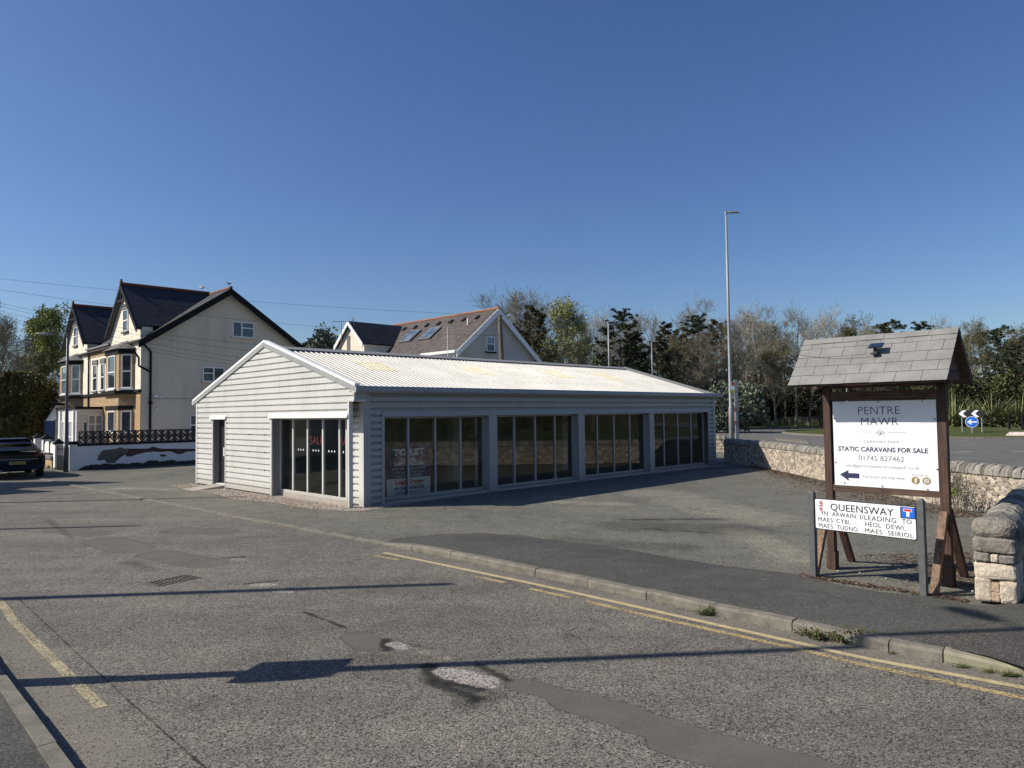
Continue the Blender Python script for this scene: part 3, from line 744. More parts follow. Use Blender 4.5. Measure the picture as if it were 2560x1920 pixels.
# gable window
GX = -.06
edges = [4.15, 3.38, 2.58, 1.78, .97, .64]
mb = MB(); zb, zt = .13, 2.2
mb.box(GX - .03, .62, zb, GX + .04, 4.15, zb + .07); mb.box(GX - .03, .62, zt - .05, GX + .04, 4.15, zt)
for i, e in enumerate(edges): mb.box(GX - .035, e - .03, zb + .07, GX + .05, e + .03, zt - .05)
gf = mb.build('window_frame', M['white_metal'], sh)
gpl = lambda x, z: (GX - .005, -x, z)
for i in range(5):
    mb = MB(); v1, v0 = edges[i] - .03, edges[i + 1] + .03
    mb.poly([(GX, v1, zb + .07), (GX, v0, zb + .07), (GX, v0, zt - .05), (GX, v1, zt - .05)]); mb.build('window_pane', M['glass'], gf, fixn=False)
SR = simple('dark_red_letters', (.15, .016, .018), .6)
text('SALE', gf, SR, gpl, -2.15, 1.60, .66, .21, -.02)
text('SA', gf, SR, gpl, -.79, 1.60, .28, .21, -.02)
mb = MB()
for v in (2.98, 2.18, 1.38, .82):
    for d in (-.14, 0, .14):
        c = Vector((GX - .005, v + d, 1.33)); mb.poly([c + Vector((0, .022 * math.cos(t), .03 * math.sin(t))) for t in [k * math.pi / 4 for k in range(8)]])
build_split(mb, 'window_dots', M['board_white'], gf, fixn=False)
# gable door
mb = MB(); mb.box(-.13, 7.27, .12, -.10, 8.24, 2.2); dd = mb.build('door', simple('black_door', (.03, .031, .033), .3, 0, .1), sh)
mb = MB(); mb.box(-.15, 7.30, .14, -.13, 7.58, 2.18); mb.build('door_panel', simple('grey_door_leaf', (.10, .105, .11), .4, 0, .1), dd)
mb = MB(); mb.box(-.18, 7.72, 1.0, -.13, 7.79, 1.27); mb.build('door_handle', M['upvc'], dd)
mb = MB(); mb.box(-.26, 7.28, .10, -.03, 8.22, .13); mb.build('threshold', M['upvc'], sh)
# concrete ramp
mb = MB(); mb.prism([(-1.30, 7.35, .015), (GU + .06, 7.35, .015), (GU + .06, 7.35, .11)], (0, .80, 0)); mb.build('ramp', M['concrete'], sh)
# interior
mb = MB(); mb.box(.05, .35, .03, UL - .12, VL - .12, .06); mb.build('floor', M['interior_floor'], sh)
mb = MB(); mb.box(UL - .16, .35, .06, UL - .12, VL - .12, 2.6); mb.box(.05, VL - .16, .06, UL - .16, VL - .12, 2.6)
mb.box(0.03, .35, 2.45, UL - .12, VL - .12, 2.5); mb.box(.04, 4.2, .06, .08, VL - .16, 2.45)
mb.box(5.5, 3.2, .06, 5.8, 3.5, 2.45); mb.box(11, 3.2, .06, 11.3, 3.5, 2.45)
mb.build('interior_lining', M['interior_wall'], sh)
# roof sheets: trapezoid ribs running down the slope
def sheet(mb, u0, u1, v0, v1, lift=0.0, mi=0):
    L0 = L1 = lift - .09
    pts = []; k = math.floor(u0 / PITCH)
    while k * PITCH < u1 + PITCH:
        b = k * PITCH; pts += [(b, 0), (b + .112, 0), (b + .126, .026), (b + .154, .026)]; k += 1
    pts = [(min(max(u, u0), u1), d) for u, d in pts if u0 - PITCH <= u <= u1 + PITCH]
    for (a_, da), (b_, db) in zip(pts, pts[1:]):
        if b_ - a_ < 1e-5: continue
        mb.poly([(a_, v0, roofz(v0) - .03 + da + L0), (b_, v0, roofz(v0) - .03 + db + L0), (b_, v1, roofz(v1) - .03 + db + L1), (a_, v1, roofz(v1) - .03 + da + L1)], mi)
VR = GU + .16
mb = MB(); sheet(mb, GU + .3, UL + .12, -.16, 4.50, -.05); mb.build('roof_slope', M['roof_sheet'], sh, fixn=False)
mb = MB(); sheet(mb, GU + .3, UL + .12, 4.66, 9.80, -.05); mb.build('roof_slope', M['roof_sheet'], sh, fixn=False)
for u in (1.66, 5.70, 9.74, 12.78):
    mb = MB(); sheet(mb, u, u + .98, 2.25, 3.40, -.044); mb.build('rooflight', M['rooflight'], sh, fixn=False)
# ridge cap
mb = MB()
for (va, vb, za, zb) in ((4.38, 4.58, roofz(4.38) - .125, 4.275), (4.58, 4.78, 4.275, roofz(4.78) - .125)):
    mb.hexa([(GU + .1, va, za), (UL + .14, va, za), (UL + .14, vb, zb), (GU + .1, vb, zb), (GU + .1, va, za + .016), (UL + .14, va, za + .016), (UL + .14, vb, zb + .016), (GU + .1, vb, zb + .016)])
mb.build('ridge_cap', simple('grey_ridge_cap', (.30, .30, .29), .6, 0, .1), sh)
mb = MB(); mb.poly([(GU + .3, 4.40, roofz(4.40) - .125), (UL, 4.40, roofz(4.40) - .125), (UL, 4.40, roofz(4.40) - .168), (GU + .3, 4.40, roofz(4.40) - .168)]); mb.build('ridge_gap', M['ink'], sh, fixn=False)
# verge: flat flashing on roof + raised box capping
def verge(u0, u1, zlo, zhi, name, mat):
    mb = MB()
    for (va, vb) in ((-.20, 4.58), (4.58, 9.86)):
        mb.hexa([(u0, va, roofz(va) + zlo), (u1, va, roofz(va) + zlo), (u1, vb, roofz(vb) + zlo), (u0, vb, roofz(vb) + zlo), (u0, va, roofz(va) + zhi), (u1, va, roofz(va) + zhi), (u1, vb, roofz(vb) + zhi), (u0, vb, roofz(vb) + zhi)])
    return mb.build(name, mat, sh)
verge(GU - .03, GU - .012, -.13, .0, 'verge_fascia', M['shade_toned_metal'])
verge(GU - .035, GU + .10, .0, .07, 'verge_capping', simple('bright_white_flashing', (.80, .80, .78), .5, 0, .03))
verge(GU + .10, GU + .60, -.155, -.138, 'verge_flashing', M['white_metal'])
verge(GU + .08, GU + .098, -.16, .0, 'verge_upstand', M['white_metal'])
verge(UL + .06, UL + .14, -.16, -.05, 'verge_capping', M['lead'])
# gutter
mb = MB(); prof = [(-.20, 2.955), (-.235, 2.91), (-.235, 2.84), (-.20, 2.79), (-.06, 2.79), (-.06, 2.83), (-.17, 2.83), (-.18, 2.955)]
mb.prism([(GU - .01, y, z) for y, z in prof], (UL + .32 - GU, 0, 0)); gt = mb.build('gutter', simple('grey_gutter', (.27, .28, .30), .4, 0, .05), sh, bevel=.006)
mb = MB()
for u in (1.7, 5.6, 9.6, 13.1): mb.box(u, -.238, 2.80, u + .012, -.232, 2.95)
build_split(mb, 'gutter_joint', M['lead'], gt)
mb = MB(); mb.prism([(GU - .022, y, z) for y, z in prof], (.012, 0, 0)); mb.build('gutter_end', M['white_metal'], gt)
mb = MB(); mb.box(GU, -.055, 2.80, UL + .1, .10, 2.84); mb.box(GU, 9.5, 2.62, UL + .1, 9.84, 2.68); build_split(mb, 'soffit', M['shade_toned_metal'], sh)
mb = MB(); mb.prism([(GU - .02, y + 0, z) for y, z in [(9.84, 2.80), (9.95, 2.80), (9.95, 2.68), (9.84, 2.66)]], (UL + .3, 0, 0)); build_split(mb, 'gutter', M['white_metal'], sh)
# screws
mb = MB(); rnd = random.Random(11)
for v in (.25, 1.25, 2.2, 3.4, 4.1):
    for k in range(int(UL / (PITCH * 2))):
        u = .34 + k * PITCH * 2 + .14; z = roofz(v) - .142
        if u < UL and rnd.random() < .8: mb.box(u - .009, v - .012, z, u + .009, v + .012, z + .012)
for k, v in enumerate([.3 + .72 * i for i in range(6)]): mb.box(GU + .45, v - .016, roofz(v) - .145, GU + .48, v + .016, roofz(v) - .13)
for z in (.22, .72, 1.23, 1.73, 2.24):
    for u in (.08, 16.8): mb.box(u, -.014, z, u + .012, -.008, z + .012)
    for v in (9.55, 8.245, 7.25, 4.17): mb.box(GU - .014, v, z, GU - .008, v + .012, z + .012)
    mb.box(-.012, .17, z, -.008, .182, z + .012)
for z in (2.52, 3.02, 3.53):
    for v in [.4 + .55 * i for i in range(17)]:
        lo, hi = gext(z) if z > 2.8 else (-.1, 9.5)
        if lo + .15 < v < hi - .15: mb.box(GU + .004, v, z - .03, GU + .030, v + .010, z + .014)
for z in (.69, 1.19, 1.70):
    for v in (4.6, 5.6, 6.6, 8.8): mb.box(GU + .004, v, z, GU + .03, v + .010, z + .036)
tag(mb.build('screw_heads', M['screw'], sh), kind='stuff')

# to-let board standing inside the first side window
P0 = Vector((math.cos(ANG), math.sin(ANG), 0)); P1 = Vector((-math.sin(ANG), math.cos(ANG), 0))
tl = empty('letting_board', A0 + P0 * .86 + P1 * .33, ANG, 'navy and white letting board with red border leaning inside the first side window', 'sign board')
TW, TH = 1.46, 1.33
mb = MB(); mb.box(0, 0, .10, TW, .03, .10 + TH); mb.build('board', M['pink_print'], tl)
tp = lambda x, z: (x, -.006, .10 + z)
tp2 = lambda x, z: (x, -.010, .10 + z)
flat([(.03, .50), (TW - .03, .50), (TW - .03, TH - .02), (.03, TH - .02)], tl, M['navy_board'], lambda x, z: (x, -.004, .1 + z), 'navy_panel')
flat([(.03, .03), (TW - .03, .03), (TW - .03, .50), (.03, .50)], tl, M['board_white'], lambda x, z: (x, -.004, .1 + z), 'white_panel')
TLW = simple('pale_letters', (.88, .88, .88), .5, 0, .03)
for s_, cz, w_, h_, bd, mt in (('TO LET', 1.17, 1.02, .18, .05, TLW), ('RETAIL', .975, .50, .095, .03, TLW), ('SHOWROOM', .865, .94, .10, .03, TLW), ('DUE TO RELOCATION', .745, 1.08, .066, .015, TLW), ('1,900 sq ft (176.5 sq m)', .645, 1.0, .07, .0, TLW), ('ALL ENQUIRIES', .555, .82, .07, .0, TLW)):
    text(s_, tl, mt, tp, TW / 2, cz, w_, h_, bd)
text('LegatOwen', tl, M['red_print'], tp, TW / 2 + .02, .385, .92, .135, .05)
text('01244 408200', tl, M['ink'], tp, TW / 2 + .02, .235, .95, .075, .02)
text('legatowen.co.uk', tl, M['ink'], tp, TW / 2 + .02, .12, .92, .085, .0)
flat([(.72, .305), (1.22, .305), (1.22, .318), (.72, .318)], tl, M['ink'], tp, 'underline')

# gravel strip around the showroom
def gravel_mat():
    t = NT('pale_gravel'); P = flatpos(t); v = t.vor(45, P, out='Color'); s = t.n('ShaderNodeSeparateColor'); t.set(s.inputs[0], v)
    c = t.ramp(s.outputs[0], [(.05, (.10, .08, .065)), (.5, (.30, .25, .20)), (.95, (.48, .42, .36))]); t.bump(t.vor(45, P), -1, .02); return t.fin(c, .95)
M['gravel'] = gravel_mat()
def shp(u, v, z=0.0): q = A0 + P0 * u + P1 * v; return Vector((q.x, q.y, z))
gpoly = [(-1.25, 8.6), (-1.25, 7.9), (-1.15, 6.6), (-1.20, 5.9), (-1.38, 4.2), (-1.14, 3.2), (-1.0, 2.4), (-1.05, 1.2), (-.68, -.2), (-.35, -.55), (.5, -.38), (1.4, -.22), (4.5, -.10), (9, -.12), (16.9, -.5), (16.9, .3), (0, .3), (0, 9.7), (-1.0, 9.9)]
mb = MB(); mb.poly([shp(u, v, .02) for u, v in gpoly]); 
rnd = random.Random(7)
def inpoly(x, y, pl):
    c = False; j = len(pl) - 1
    for i in range(len(pl)):
        if (pl[i][1] > y) != (pl[j][1] > y) and x < (pl[j][0] - pl[i][0]) * (y - pl[i][1]) / (pl[j][1] - pl[i][1]) + pl[i][0]: c = not c
        j = i
    return c
def stones(mb, cand, n, r0, r1, z0):
    k = 0; tries = 0
    while k < n and tries < n * 12:
        tries += 1; u, v = cand()
        if u is None: continue
        p = Vector((u, v, z0)); r = rnd.uniform(r0, r1); k += 1
        a = rnd.uniform(0, 6.28); vs = []
        for t in range(5): vs.append(p + Vector((math.cos(a + t * 1.256) * r * rnd.uniform(.7, 1.2), math.sin(a + t * 1.256) * r * rnd.uniform(.7, 1.2), 0)))
        top = p + Vector((rnd.uniform(-.3, .3) * r, rnd.uniform(-.3, .3) * r, r * rnd.uniform(.6, 1.1)))
        mb.mesh(vs + [top], [(0, 1, 5), (1, 2, 5), (2, 3, 5), (3, 4, 5), (4, 0, 5)], rnd.choice((0, 0, 1, 2)))
def gc_():
    u, v = rnd.uniform(-1.6, 3.5), rnd.uniform(-.7, 10)
    ok = inpoly(u + rnd.gauss(0, .07), v + rnd.gauss(0, .07), gpoly) and not (u > -.3 and v > .2)
    if not ok: return None, None
    q = shp(u, v); return q.x, q.y
stones(mb, gc_, 5200, .010, .026, .018)
tag(mb.build('gravel', [M['gravel'], simple('light_pebble', (.42, .38, .33), .9, 0, .2), simple('brown_pebble', (.24, .18, .13), .9, 0, .2)], fixn=False), 'pale pebble gravel strip along the foot of the showroom walls', 'gravel', kind='stuff')

# ================================================================== BIG TIMBER SIGN
BSD = Vector((math.sin(R(136.7)), math.cos(R(136.7)), 0))
bs = empty('timber_sign', Vector((4.96, 9.45, .02)) - BSD * .735, R(-46.7), 'brown timber advertising sign with little slate roof and large white caravan park board', 'sign')
for x0 in (-.08, 1.36):
    mb = MB(); mb.box(x0, 0, .24, x0 + .10, .10, 2.62); mb.build('post', M['brown_wood_v'], bs, bevel=.004)
    mb = MB(); mb.box(x0 - .01, -.01, 0, x0 + .115, .115, .24); mb.build('post_foot', M['brown_wood_v'], bs, bevel=.004)
    for sgn, L_ in ((-1, .54), (1, .62)):
        mb = MB(); yb = -L_ if sgn < 0 else .10 + L_; yt = -.04 if sgn < 0 else .14
        mb.beam((x0 + .05, yb, -.01), (x0 + .05, yt, .92), .09, .075, (0, 1, 0)); mb.build('strut', M['worn_wood'] if (sgn < 0) else M['brown_wood_v'], bs, bevel=.004)
mb = MB(); mb.box(.02, .01, 1.09, 1.36, .085, 1.185); mb.build('rail', M['brown_wood_h'], bs, bevel=.004)
mb = MB(); mb.box(.02, .01, 2.345, 1.36, .085, 2.47); mb.build('rail', M['brown_wood_h'], bs, bevel=.004)
mb = MB()
mb.box(.02, .05, 1.185, .06, .085, 2.345); mb.box(1.34, .05, 1.185, 1.36, .085, 2.345); build_split(mb, 'batten', M['brown_wood_v'], bs)
BX0, BX1, BZ0, BZ1 = .055, 1.350, 1.175, 2.335
mb = MB(); mb.box(BX0, .004, BZ0, BX1, .0095, BZ1); brd = mb.build('board', M['board_white'], bs)
BW, BH = BX1 - BX0, BZ1 - BZ0
bp = lambda x, z: (BX0 + x * BW, .0015, BZ0 + z * BH)
def btext(s, cx, cz, w, h, mat, bold=0.0, sp=1.0): text(s, brd, mat, bp, cx, cz, w, h, bold, sp)
btext('PENTRE', .468, .890, .405, .088, M['navy'], -.012, 1.05)
btext('MAWR', .472, .762, .362, .084, M['navy'], -.012, 1.05)
btext('CARAVAN PARK', .482, .527, .345, .031, M['mid_ink'], -.012, 1.2)
btext('STATIC CARAVANS FOR SALE', .482, .437, .87, .055, M['navy'], .022, 1.0)
btext('01745 827462', .475, .335, .44, .056, M['grey_ink'], -.012)
btext('info@pentremawrcaravanpark.co.uk', .478, .238, .71, .050, M['mid_ink'], -.014)
btext("You're just one step away...", .502, .118, .43, .045, M['mid_ink'], -.012)
btext('FOLLOW US', .838, .163, .145, .022, M['mid_ink'], -.014)
flat([(.055, .128), (.145, .185), (.145, .150), (.255, .150), (.255, .092), (.145, .092), (.145, .058)], brd, M['navy'], bp, 'arrow')
for a_, b_ in ((.235, .405), (.55, .725)): flat([(a_, .637), (b_, .637), (b_, .640), (a_, .640)], brd, M['mid_ink'], bp, 'rule_line')
# lotus mark
def outline(pts, w, place, mb):
    for i in range(len(pts) - 1):
        (x0, z0), (x1, z1) = pts[i], pts[i + 1]; dx, dz = x1 - x0, z1 - z0; l = math.hypot(dx, dz) + 1e-9; nx, nz = -dz / l * w, dx / l * w
        mb.poly([place(x0 - nx, z0 - nz), place(x1 - nx, z1 - nz), place(x1 + nx, z1 + nz), place(x0 + nx, z0 + nz)])
mb = MB()
for ang, l_ in ((0, .062), (38, .052), (-38, .052), (70, .05), (-70, .05)):
    pts = []
    for side in (-1, 1):
        seq = [i / 8 for i in range(9)]; seq = seq if side < 0 else seq[::-1]
        for t in seq:
            yy = t * l_; xx = side * .017 * math.sin(math.pi * t); a = R(ang)
            pts.append((.478 + xx * math.cos(a) + yy * math.sin(a), .612 - xx * math.sin(a) + yy * math.cos(a)))
    outline(pts, .0012, bp, mb)
mb.build('flower_mark', M['mid_ink'], brd, fixn=False)
# social roundels
bp2 = lambda x, z: (BX0 + x * BW, .0005, BZ0 + z * BH)
for cx in (.795, .893):
    flat([(cx + .038 * math.cos(t), .104 + .041 * math.sin(t)) for t in [k * math.pi / 12 for k in range(24)]], brd, M['gold_print'], bp, 'roundel')
text('f', brd, M['board_white'], bp2, .797, .103, .026, .056, .03)
mb = MB(); sq = [(-.018, -.02), (.018, -.02), (.018, .02), (-.018, .02), (-.018, -.02)]
outline([(.893 + x, .104 + z) for x, z in sq], .0028, bp2, mb); outline([(.893 + .009 * math.cos(t), .104 + .010 * math.sin(t)) for t in [k * math.pi / 6 for k in range(13)]], .0026, bp2, mb)
mb.build('camera_mark', M['board_white'], brd, fixn=False)
mb = MB()
for x, z in ((.10, .985), (.47, .985), (.88, .985), (.012, .80), (.985, .79), (.015, .27), (.99, .24), (.10, .03), (.48, .02), (.90, .015)):
    c = Vector(bp(x, z)); mb.tube(c + Vector((0, -.008, 0)), c, .009, .009, 8)
build_split(mb, 'screw', M['screw'], brd)
# roof
RX0, RX1, RZ, EZ, HD, YC = -.33, 1.63, 3.22, 2.56, .58, .05
rb = MB()
rb.hexa([(RX0 + .02, YC - HD + .02, EZ - .02), (RX1 - .02, YC - HD + .02, EZ - .02), (RX1 - .02, YC, RZ - .03), (RX0 + .02, YC, RZ - .03), (RX0 + .02, YC - HD + .02, EZ - .0), (RX1 - .02, YC - HD + .02, EZ - .0), (RX1 - .02, YC, RZ - .012), (RX0 + .02, YC, RZ - .012)])
rb.hexa([(RX0 + .02, YC, RZ - .03), (RX1 - .02, YC, RZ - .03), (RX1 - .02, YC + HD - .02, EZ - .02), (RX0 + .02, YC + HD - .02, EZ - .02), (RX0 + .02, YC, RZ - .012), (RX1 - .02, YC, RZ - .012), (RX1 - .02, YC + HD - .02, EZ), (RX0 + .02, YC + HD - .02, EZ)])
for xg in (1.50, -.20):
    for k in range(5):
        z = EZ + .03 + k * .115; hw = (RZ - z - .19) / (RZ - EZ) * HD
        if hw > .03: rb.box(xg, YC - hw, z, xg + .02, YC + hw, z + .10)
rb.box(-.20, YC - .05, EZ - .04, 1.52, YC + .05, EZ + .03)
roof = rb.build('roof', M['brown_wood_h'], bs)
sl = math.hypot(HD, RZ - EZ); dn = Vector((0, -HD / sl, -(RZ - EZ) / sl)); nm = Vector((0, -(RZ - EZ) / sl, HD / sl)); rnd = random.Random(2)
def slates(front, parent):
    mb = MB(); sg = 1 if front else -1
    dn_ = Vector((0, dn.y * sg, dn.z)); nm_ = Vector((0, nm.y * sg, nm.z)); top = Vector((0, YC, RZ))
    nr = 5; ch = (sl - .02) / nr
    for r_ in range(nr):
        w = .305; off = 0 if r_ % 2 else -.155
        x = RX0 + off
        while x < RX1 - .01:
            a_, b_ = max(x, RX0), min(x + w, RX1)
            if b_ - a_ > .03:
                s1 = (r_ + 1) * ch + .02 + rnd.uniform(-.003, .003); s0 = max(r_ * ch - .04, .0)
                o = top + dn_ * s0 + nm_ * (.001); o.x = a_ + .0025
                tip = top + dn_ * s1 + nm_ * (.0085 + rnd.uniform(0, .003)); tip.x = a_ + .0025
                mb.obox(o, Vector((b_ - a_ - .005, 0, 0)), tip - o, nm_ * .006)
            x += w
    # ridge row
    x = RX0; k = 0
    while x < RX1 - .02:
        w = .27; b_ = min(x + w, RX1)
        o = top + nm_ * (.014 + .004 * (k % 2)); o.x = x; mb.obox(o, Vector((b_ - x + .015 if b_ < RX1 else b_ - x, 0, 0)), dn_ * .10, nm_ * .007); x += w; k += 1
    return mb.build('slate_covering', M['sign_slate'], parent)
slates(True, roof); slates(False, roof)
mb = MB(); c = Vector((.66, YC, RZ)) + dn * .30 + nm * .07
mb.obox(c + Vector((0, -.09, -.02)), Vector((.17, 0, 0)), Vector((0, .10, .06)), Vector((0, -.006, .012)), 0); mb.obox(c + Vector((.006, -.091, -.003)), Vector((.158, 0, 0)), Vector((0, .092, .055)), Vector((0, -.001, .002)), 1)
mb.box(c.x + .05, c.y - .05, c.z - .10, c.x + .09, c.y - .02, c.z); mb.box(c.x + .03, c.y - .09, c.z - .10, c.x + .11, c.y + .0, c.z - .075)
mb.build('solar_panel', [M['ink'], simple('solar_cells', (.02, .03, .07), .15)], roof)
mb = MB(); pts = []
for i in range(15):
    t = i / 14; x = .77 + (RX0 - .77) * t; s_ = .42 - .15 * t + .07 * math.sin(math.pi * t * .9); q = Vector((x, YC, RZ)) + dn * s_ + nm * .026; pts.append(q)
mb.path(pts, .0022, 4); mb.build('panel_cable', M['cable'], roof)

# ================================================================== STREET NAME SIGN
SSD = Vector((math.sin(R(139.8)), math.cos(R(139.8)), 0))
ss = empty('street_name_sign', Vector((4.45, 8.95, .02)) - SSD * .735, R(-49.8), 'white QUEENSWAY street name plate on two grey posts beside the pavement', 'street sign')
for x0, h in ((-.045, 1.14), (1.30, 1.15)):
    mb = MB(); mb.box(x0, 0, -.02, x0 + .075, .075, h - .03); mb.hexa([(x0, 0, h - .03), (x0 + .075, 0, h - .03), (x0 + .075, .075, h - .03), (x0, .075, h - .03), (x0 + .02, .02, h), (x0 + .055, .02, h), (x0 + .055, .055, h), (x0 + .02, .055, h)])
    mb.build('post', M['dark_grey_post'], ss, bevel=.004)
mb = MB(); mb.box(.035, .012, .645, 1.30, .03, 1.055); bk = mb.build('backing', M['ink'], ss)
SX0, SX1, SZ0, SZ1 = .052, 1.284, .658, 1.042
mb = MB(); rr = .02; pts = []
for cx, cz, a0 in ((SX1 - rr, SZ0 + rr, -90), (SX1 - rr, SZ1 - rr, 0), (SX0 + rr, SZ1 - rr, 90), (SX0 + rr, SZ0 + rr, 180)):
    for k in range(5): t = R(a0 + k * 22.5); pts.append((cx + rr * math.cos(t), .005, cz + rr * math.sin(t)))
mb.prism(pts, (0, .006, 0)); pt = mb.build('name_plate', M['board_white'], ss)
SW, SH_ = SX1 - SX0, SZ1 - SZ0
sp_ = lambda x, z: (SX0 + x * SW, .0025, SZ0 + z * SH_)
sp2 = lambda x, z: (SX0 + x * SW, .0012, SZ0 + z * SH_)
sp3 = lambda x, z: (SX0 + x * SW, .0002, SZ0 + z * SH_)
def st(s, x0, x1, z0, z1, b=0.0, sp=1.0): text(s, pt, M['ink'], sp_, (x0 + x1) / 2, (z0 + z1) / 2, x1 - x0, z1 - z0, b, sp)
st('QUEENSWAY', .165, .80, .62, .895, .004, 1.02)
st('YN', .055, .135, .465, .61, .0); st('ARWAIN', .18, .425, .465, .61, .0, 1.1); st('I/LEADING', .47, .82, .455, .61, .0, 1.1); st('TO', .875, .965, .465, .61, 0)
st('MAES', .028, .185, .25, .395, 0, 1.1); st('CYBI,', .225, .375, .225, .395, 0, 1.1); st('HEOL', .52, .675, .25, .395, 0, 1.1); st('DEWI,', .725, .905, .225, .395, 0, 1.1)
st('MAES', .032, .185, .04, .185, 0, 1.1); st('TUDNO,', .228, .455, .015, .185, 0, 1.1); st('MAES', .515, .685, .04, .185, 0, 1.1); st('SEIRIOL', .74, .975, .04, .185, 0, 1.1)
flat([(.862, .63), (.999, .63), (.999, .985), (.862, .985)], pt, M['ink'], sp_, 'symbol_border')
flat([(.872, .655), (.994, .655), (.994, .975), (.872, .975)], pt, M['blue_print'], sp2, 'symbol_panel')
flat([(.892, .845), (.972, .845), (.972, .935), (.892, .935)], pt, M['board_white'], sp3, 'symbol_bar')
flat([(.919, .69), (.947, .69), (.947, .85), (.919, .85)], pt, M['board_white'], sp3, 'symbol_bar')
flat([(.897, .857), (.967, .857), (.967, .923), (.897, .923)], pt, M['red_print'], lambda x, z: (SX0 + x * SW, -.0006, SZ0 + z * SH_), 'symbol_bar')
mb = MB()
for pl in ([(.040, .86), (.052, .93), (.062, .955), (.072, .95), (.070, .91), (.082, .89), (.085, .84), (.072, .80), (.066, .84), (.058, .83), (.052, .86)], [(.042, .80), (.060, .815), (.080, .80), (.083, .75), (.062, .765), (.043, .75)],
           [(.045, .72), (.058, .735), (.063, .71), (.070, .735), (.080, .72), (.078, .67), (.062, .63), (.047, .67)]): mb.poly([sp_(x, z) for x, z in pl])
for k in range(7): x = .040 + k * .007; mb.poly([sp_(x, .60 + .012 * abs(k - 3)), sp_(x + .004, .60 + .012 * abs(k - 3)), sp_(x + .004, .625 + .012 * abs(k - 3)), sp_(x, .625 + .012 * abs(k - 3))])
mb.build('crest', simple('faded_red_crest', (.40, .12, .11), .5, 0, .3, 60), pt, fixn=False)

# ================================================================== STONE WALLS
def grid_face(name, nu, nv, fn, parent, mat, tone):
    """fn(i,j)->xyz ; tone array"""
    vs = [fn(i, j) for j in range(nv) for i in range(nu)]
    fs = [(j * nu + i, j * nu + i + 1, (j + 1) * nu + i + 1, (j + 1) * nu + i) for j in range(nv - 1) for i in range(nu - 1)]
    me = bpy.data.meshes.new(name); me.from_pydata(vs, [], fs); me.materials.append(mat)
    at_ = me.attributes.new('tone', 'FLOAT', 'POINT'); at_.data.foreach_set('value', tone.astype('f').ravel())
    me.update(); o = bpy.data.objects.new(name, me); COL.objects.link(o); o.parent = parent; return o
def stone_field(L, H, res, cw, ch, seed, greytop=True):
    rs = np.random.RandomState(seed); nu, nv = int(L / res) + 1, int(H / res) + 1
    U, Vv = np.meshgrid(np.linspace(0, L, nu), np.linspace(0, H, nv))
    # wobble
    Uw = U + .025 * np.sin(Vv * 17 + U * 3) ; Vw = Vv + .02 * np.sin(U * 11 + 2 * np.sin(U * 2.3))
    rows = int(H / ch) + 2; pts = []
    for r_ in range(-1, rows):
        x = -cw + rs.rand() * cw
        while x < L + cw:
            w = cw * rs.uniform(.45, 1.6); pts.append((x + w / 2, (r_ + .5) * ch + rs.uniform(-.28, .28) * ch)); x += w
    pts = np.array(pts); tn = np.clip(rs.normal(.72, .22, len(pts)), .1, 1); hh = rs.uniform(-.008, .014, len(pts))
    if greytop: tn = np.where(rs.rand(len(pts)) < np.clip((pts[:, 1] / H - .45) * 1.1, .08, .8), rs.uniform(.25, .55, len(pts)), tn)
    F1 = np.full(U.shape, 9.); F2 = np.full(U.shape, 9.); I = np.zeros(U.shape, int)
    asp = 1.35 * ch / cw * 1.0
    for k, (x, z) in enumerate(pts):
        i0, i1 = np.searchsorted(np.linspace(0, L, nu), [x - cw * 2.2, x + cw * 2.2])
        if i1 <= i0: continue
        sl_ = (slice(None), slice(i0, i1)); d = np.hypot((Uw[sl_] - x) * asp, (Vw[sl_] - z))
        f1, f2, ii = F1[sl_], F2[sl_], I[sl_]; m = d < f1
        f2[:] = np.where(m, f1, np.minimum(f2, d)); ii[m] = k; f1[m] = d[m]
    e = np.clip((F2 - F1) / .017, 0, 1); e = e * e * (3 - 2 * e)
    disp = -.022 * (1 - e) + hh[I] * e * .9 + rs.normal(0, .002, U.shape)
    tone = np.where(e > .45, tn[I], .0 + tn[I] * e * .6)
    return nu, nv, U, Vv, disp, tone
def path_fn(P):
    L = [0]
    for i in range(1, len(P)): L.append(L[-1] + (P[i] - P[i - 1]).length)
    def f(s):
        s = min(max(s, 0), L[-1])
        for i in range(len(P) - 1):
            if s <= L[i + 1] or i == len(P) - 2:
                t = (s - L[i]) / (L[i + 1] - L[i]); p = P[i].lerp(P[i + 1], t)
                a = (P[min(i + 2, len(P) - 1)] - P[i]); b = (P[i + 1] - P[max(i - 1, 0)]); d = b.lerp(a, t).normalized()
                return p, d
    return f, L[-1]
def coping_stone(mb, p, d, n, rw, hh, th, lean, rnd, mi=0):
    """half-round upright stone, centre p (top of wall), along d, across n"""
    K = 9; tilt = d * lean
    prof = []
    for k in range(K + 1):
        a = math.pi * k / K; prof.append((math.cos(a) * rw * rnd.uniform(.96, 1.04), math.sin(a) ** .8 * hh * rnd.uniform(.95, 1.04)))
    a_ = [p + n * x + Vector((0, 0, z)) + tilt * (z / hh) for x, z in prof]; b_ = [q + d * th for q in a_]
    mid = [q + d * th * .5 + (q - p).normalized() * .012 for q in a_]
    m_ = K + 1; fs = []
    for k in range(K): fs += [(k, k + 1, m_ + k + 1, m_ + k), (m_ + k, m_ + k + 1, 2 * m_ + k + 1, 2 * m_ + k)]
    fs += [tuple(range(m_))[::-1], tuple(range(2 * m_, 3 * m_))]
    mb.mesh(a_ + mid + b_, fs, mi)
COPM = [simple('coping_stone', (.20, .188, .162), .95, 0, .38, 9, .6, 40), simple('pale_coping_stone', (.27, .25, .215), .95, 0, .35, 10, .6, 40), simple('dark_coping_stone', (.13, .122, .108), .95, 0, .35, 8, .6, 40)]
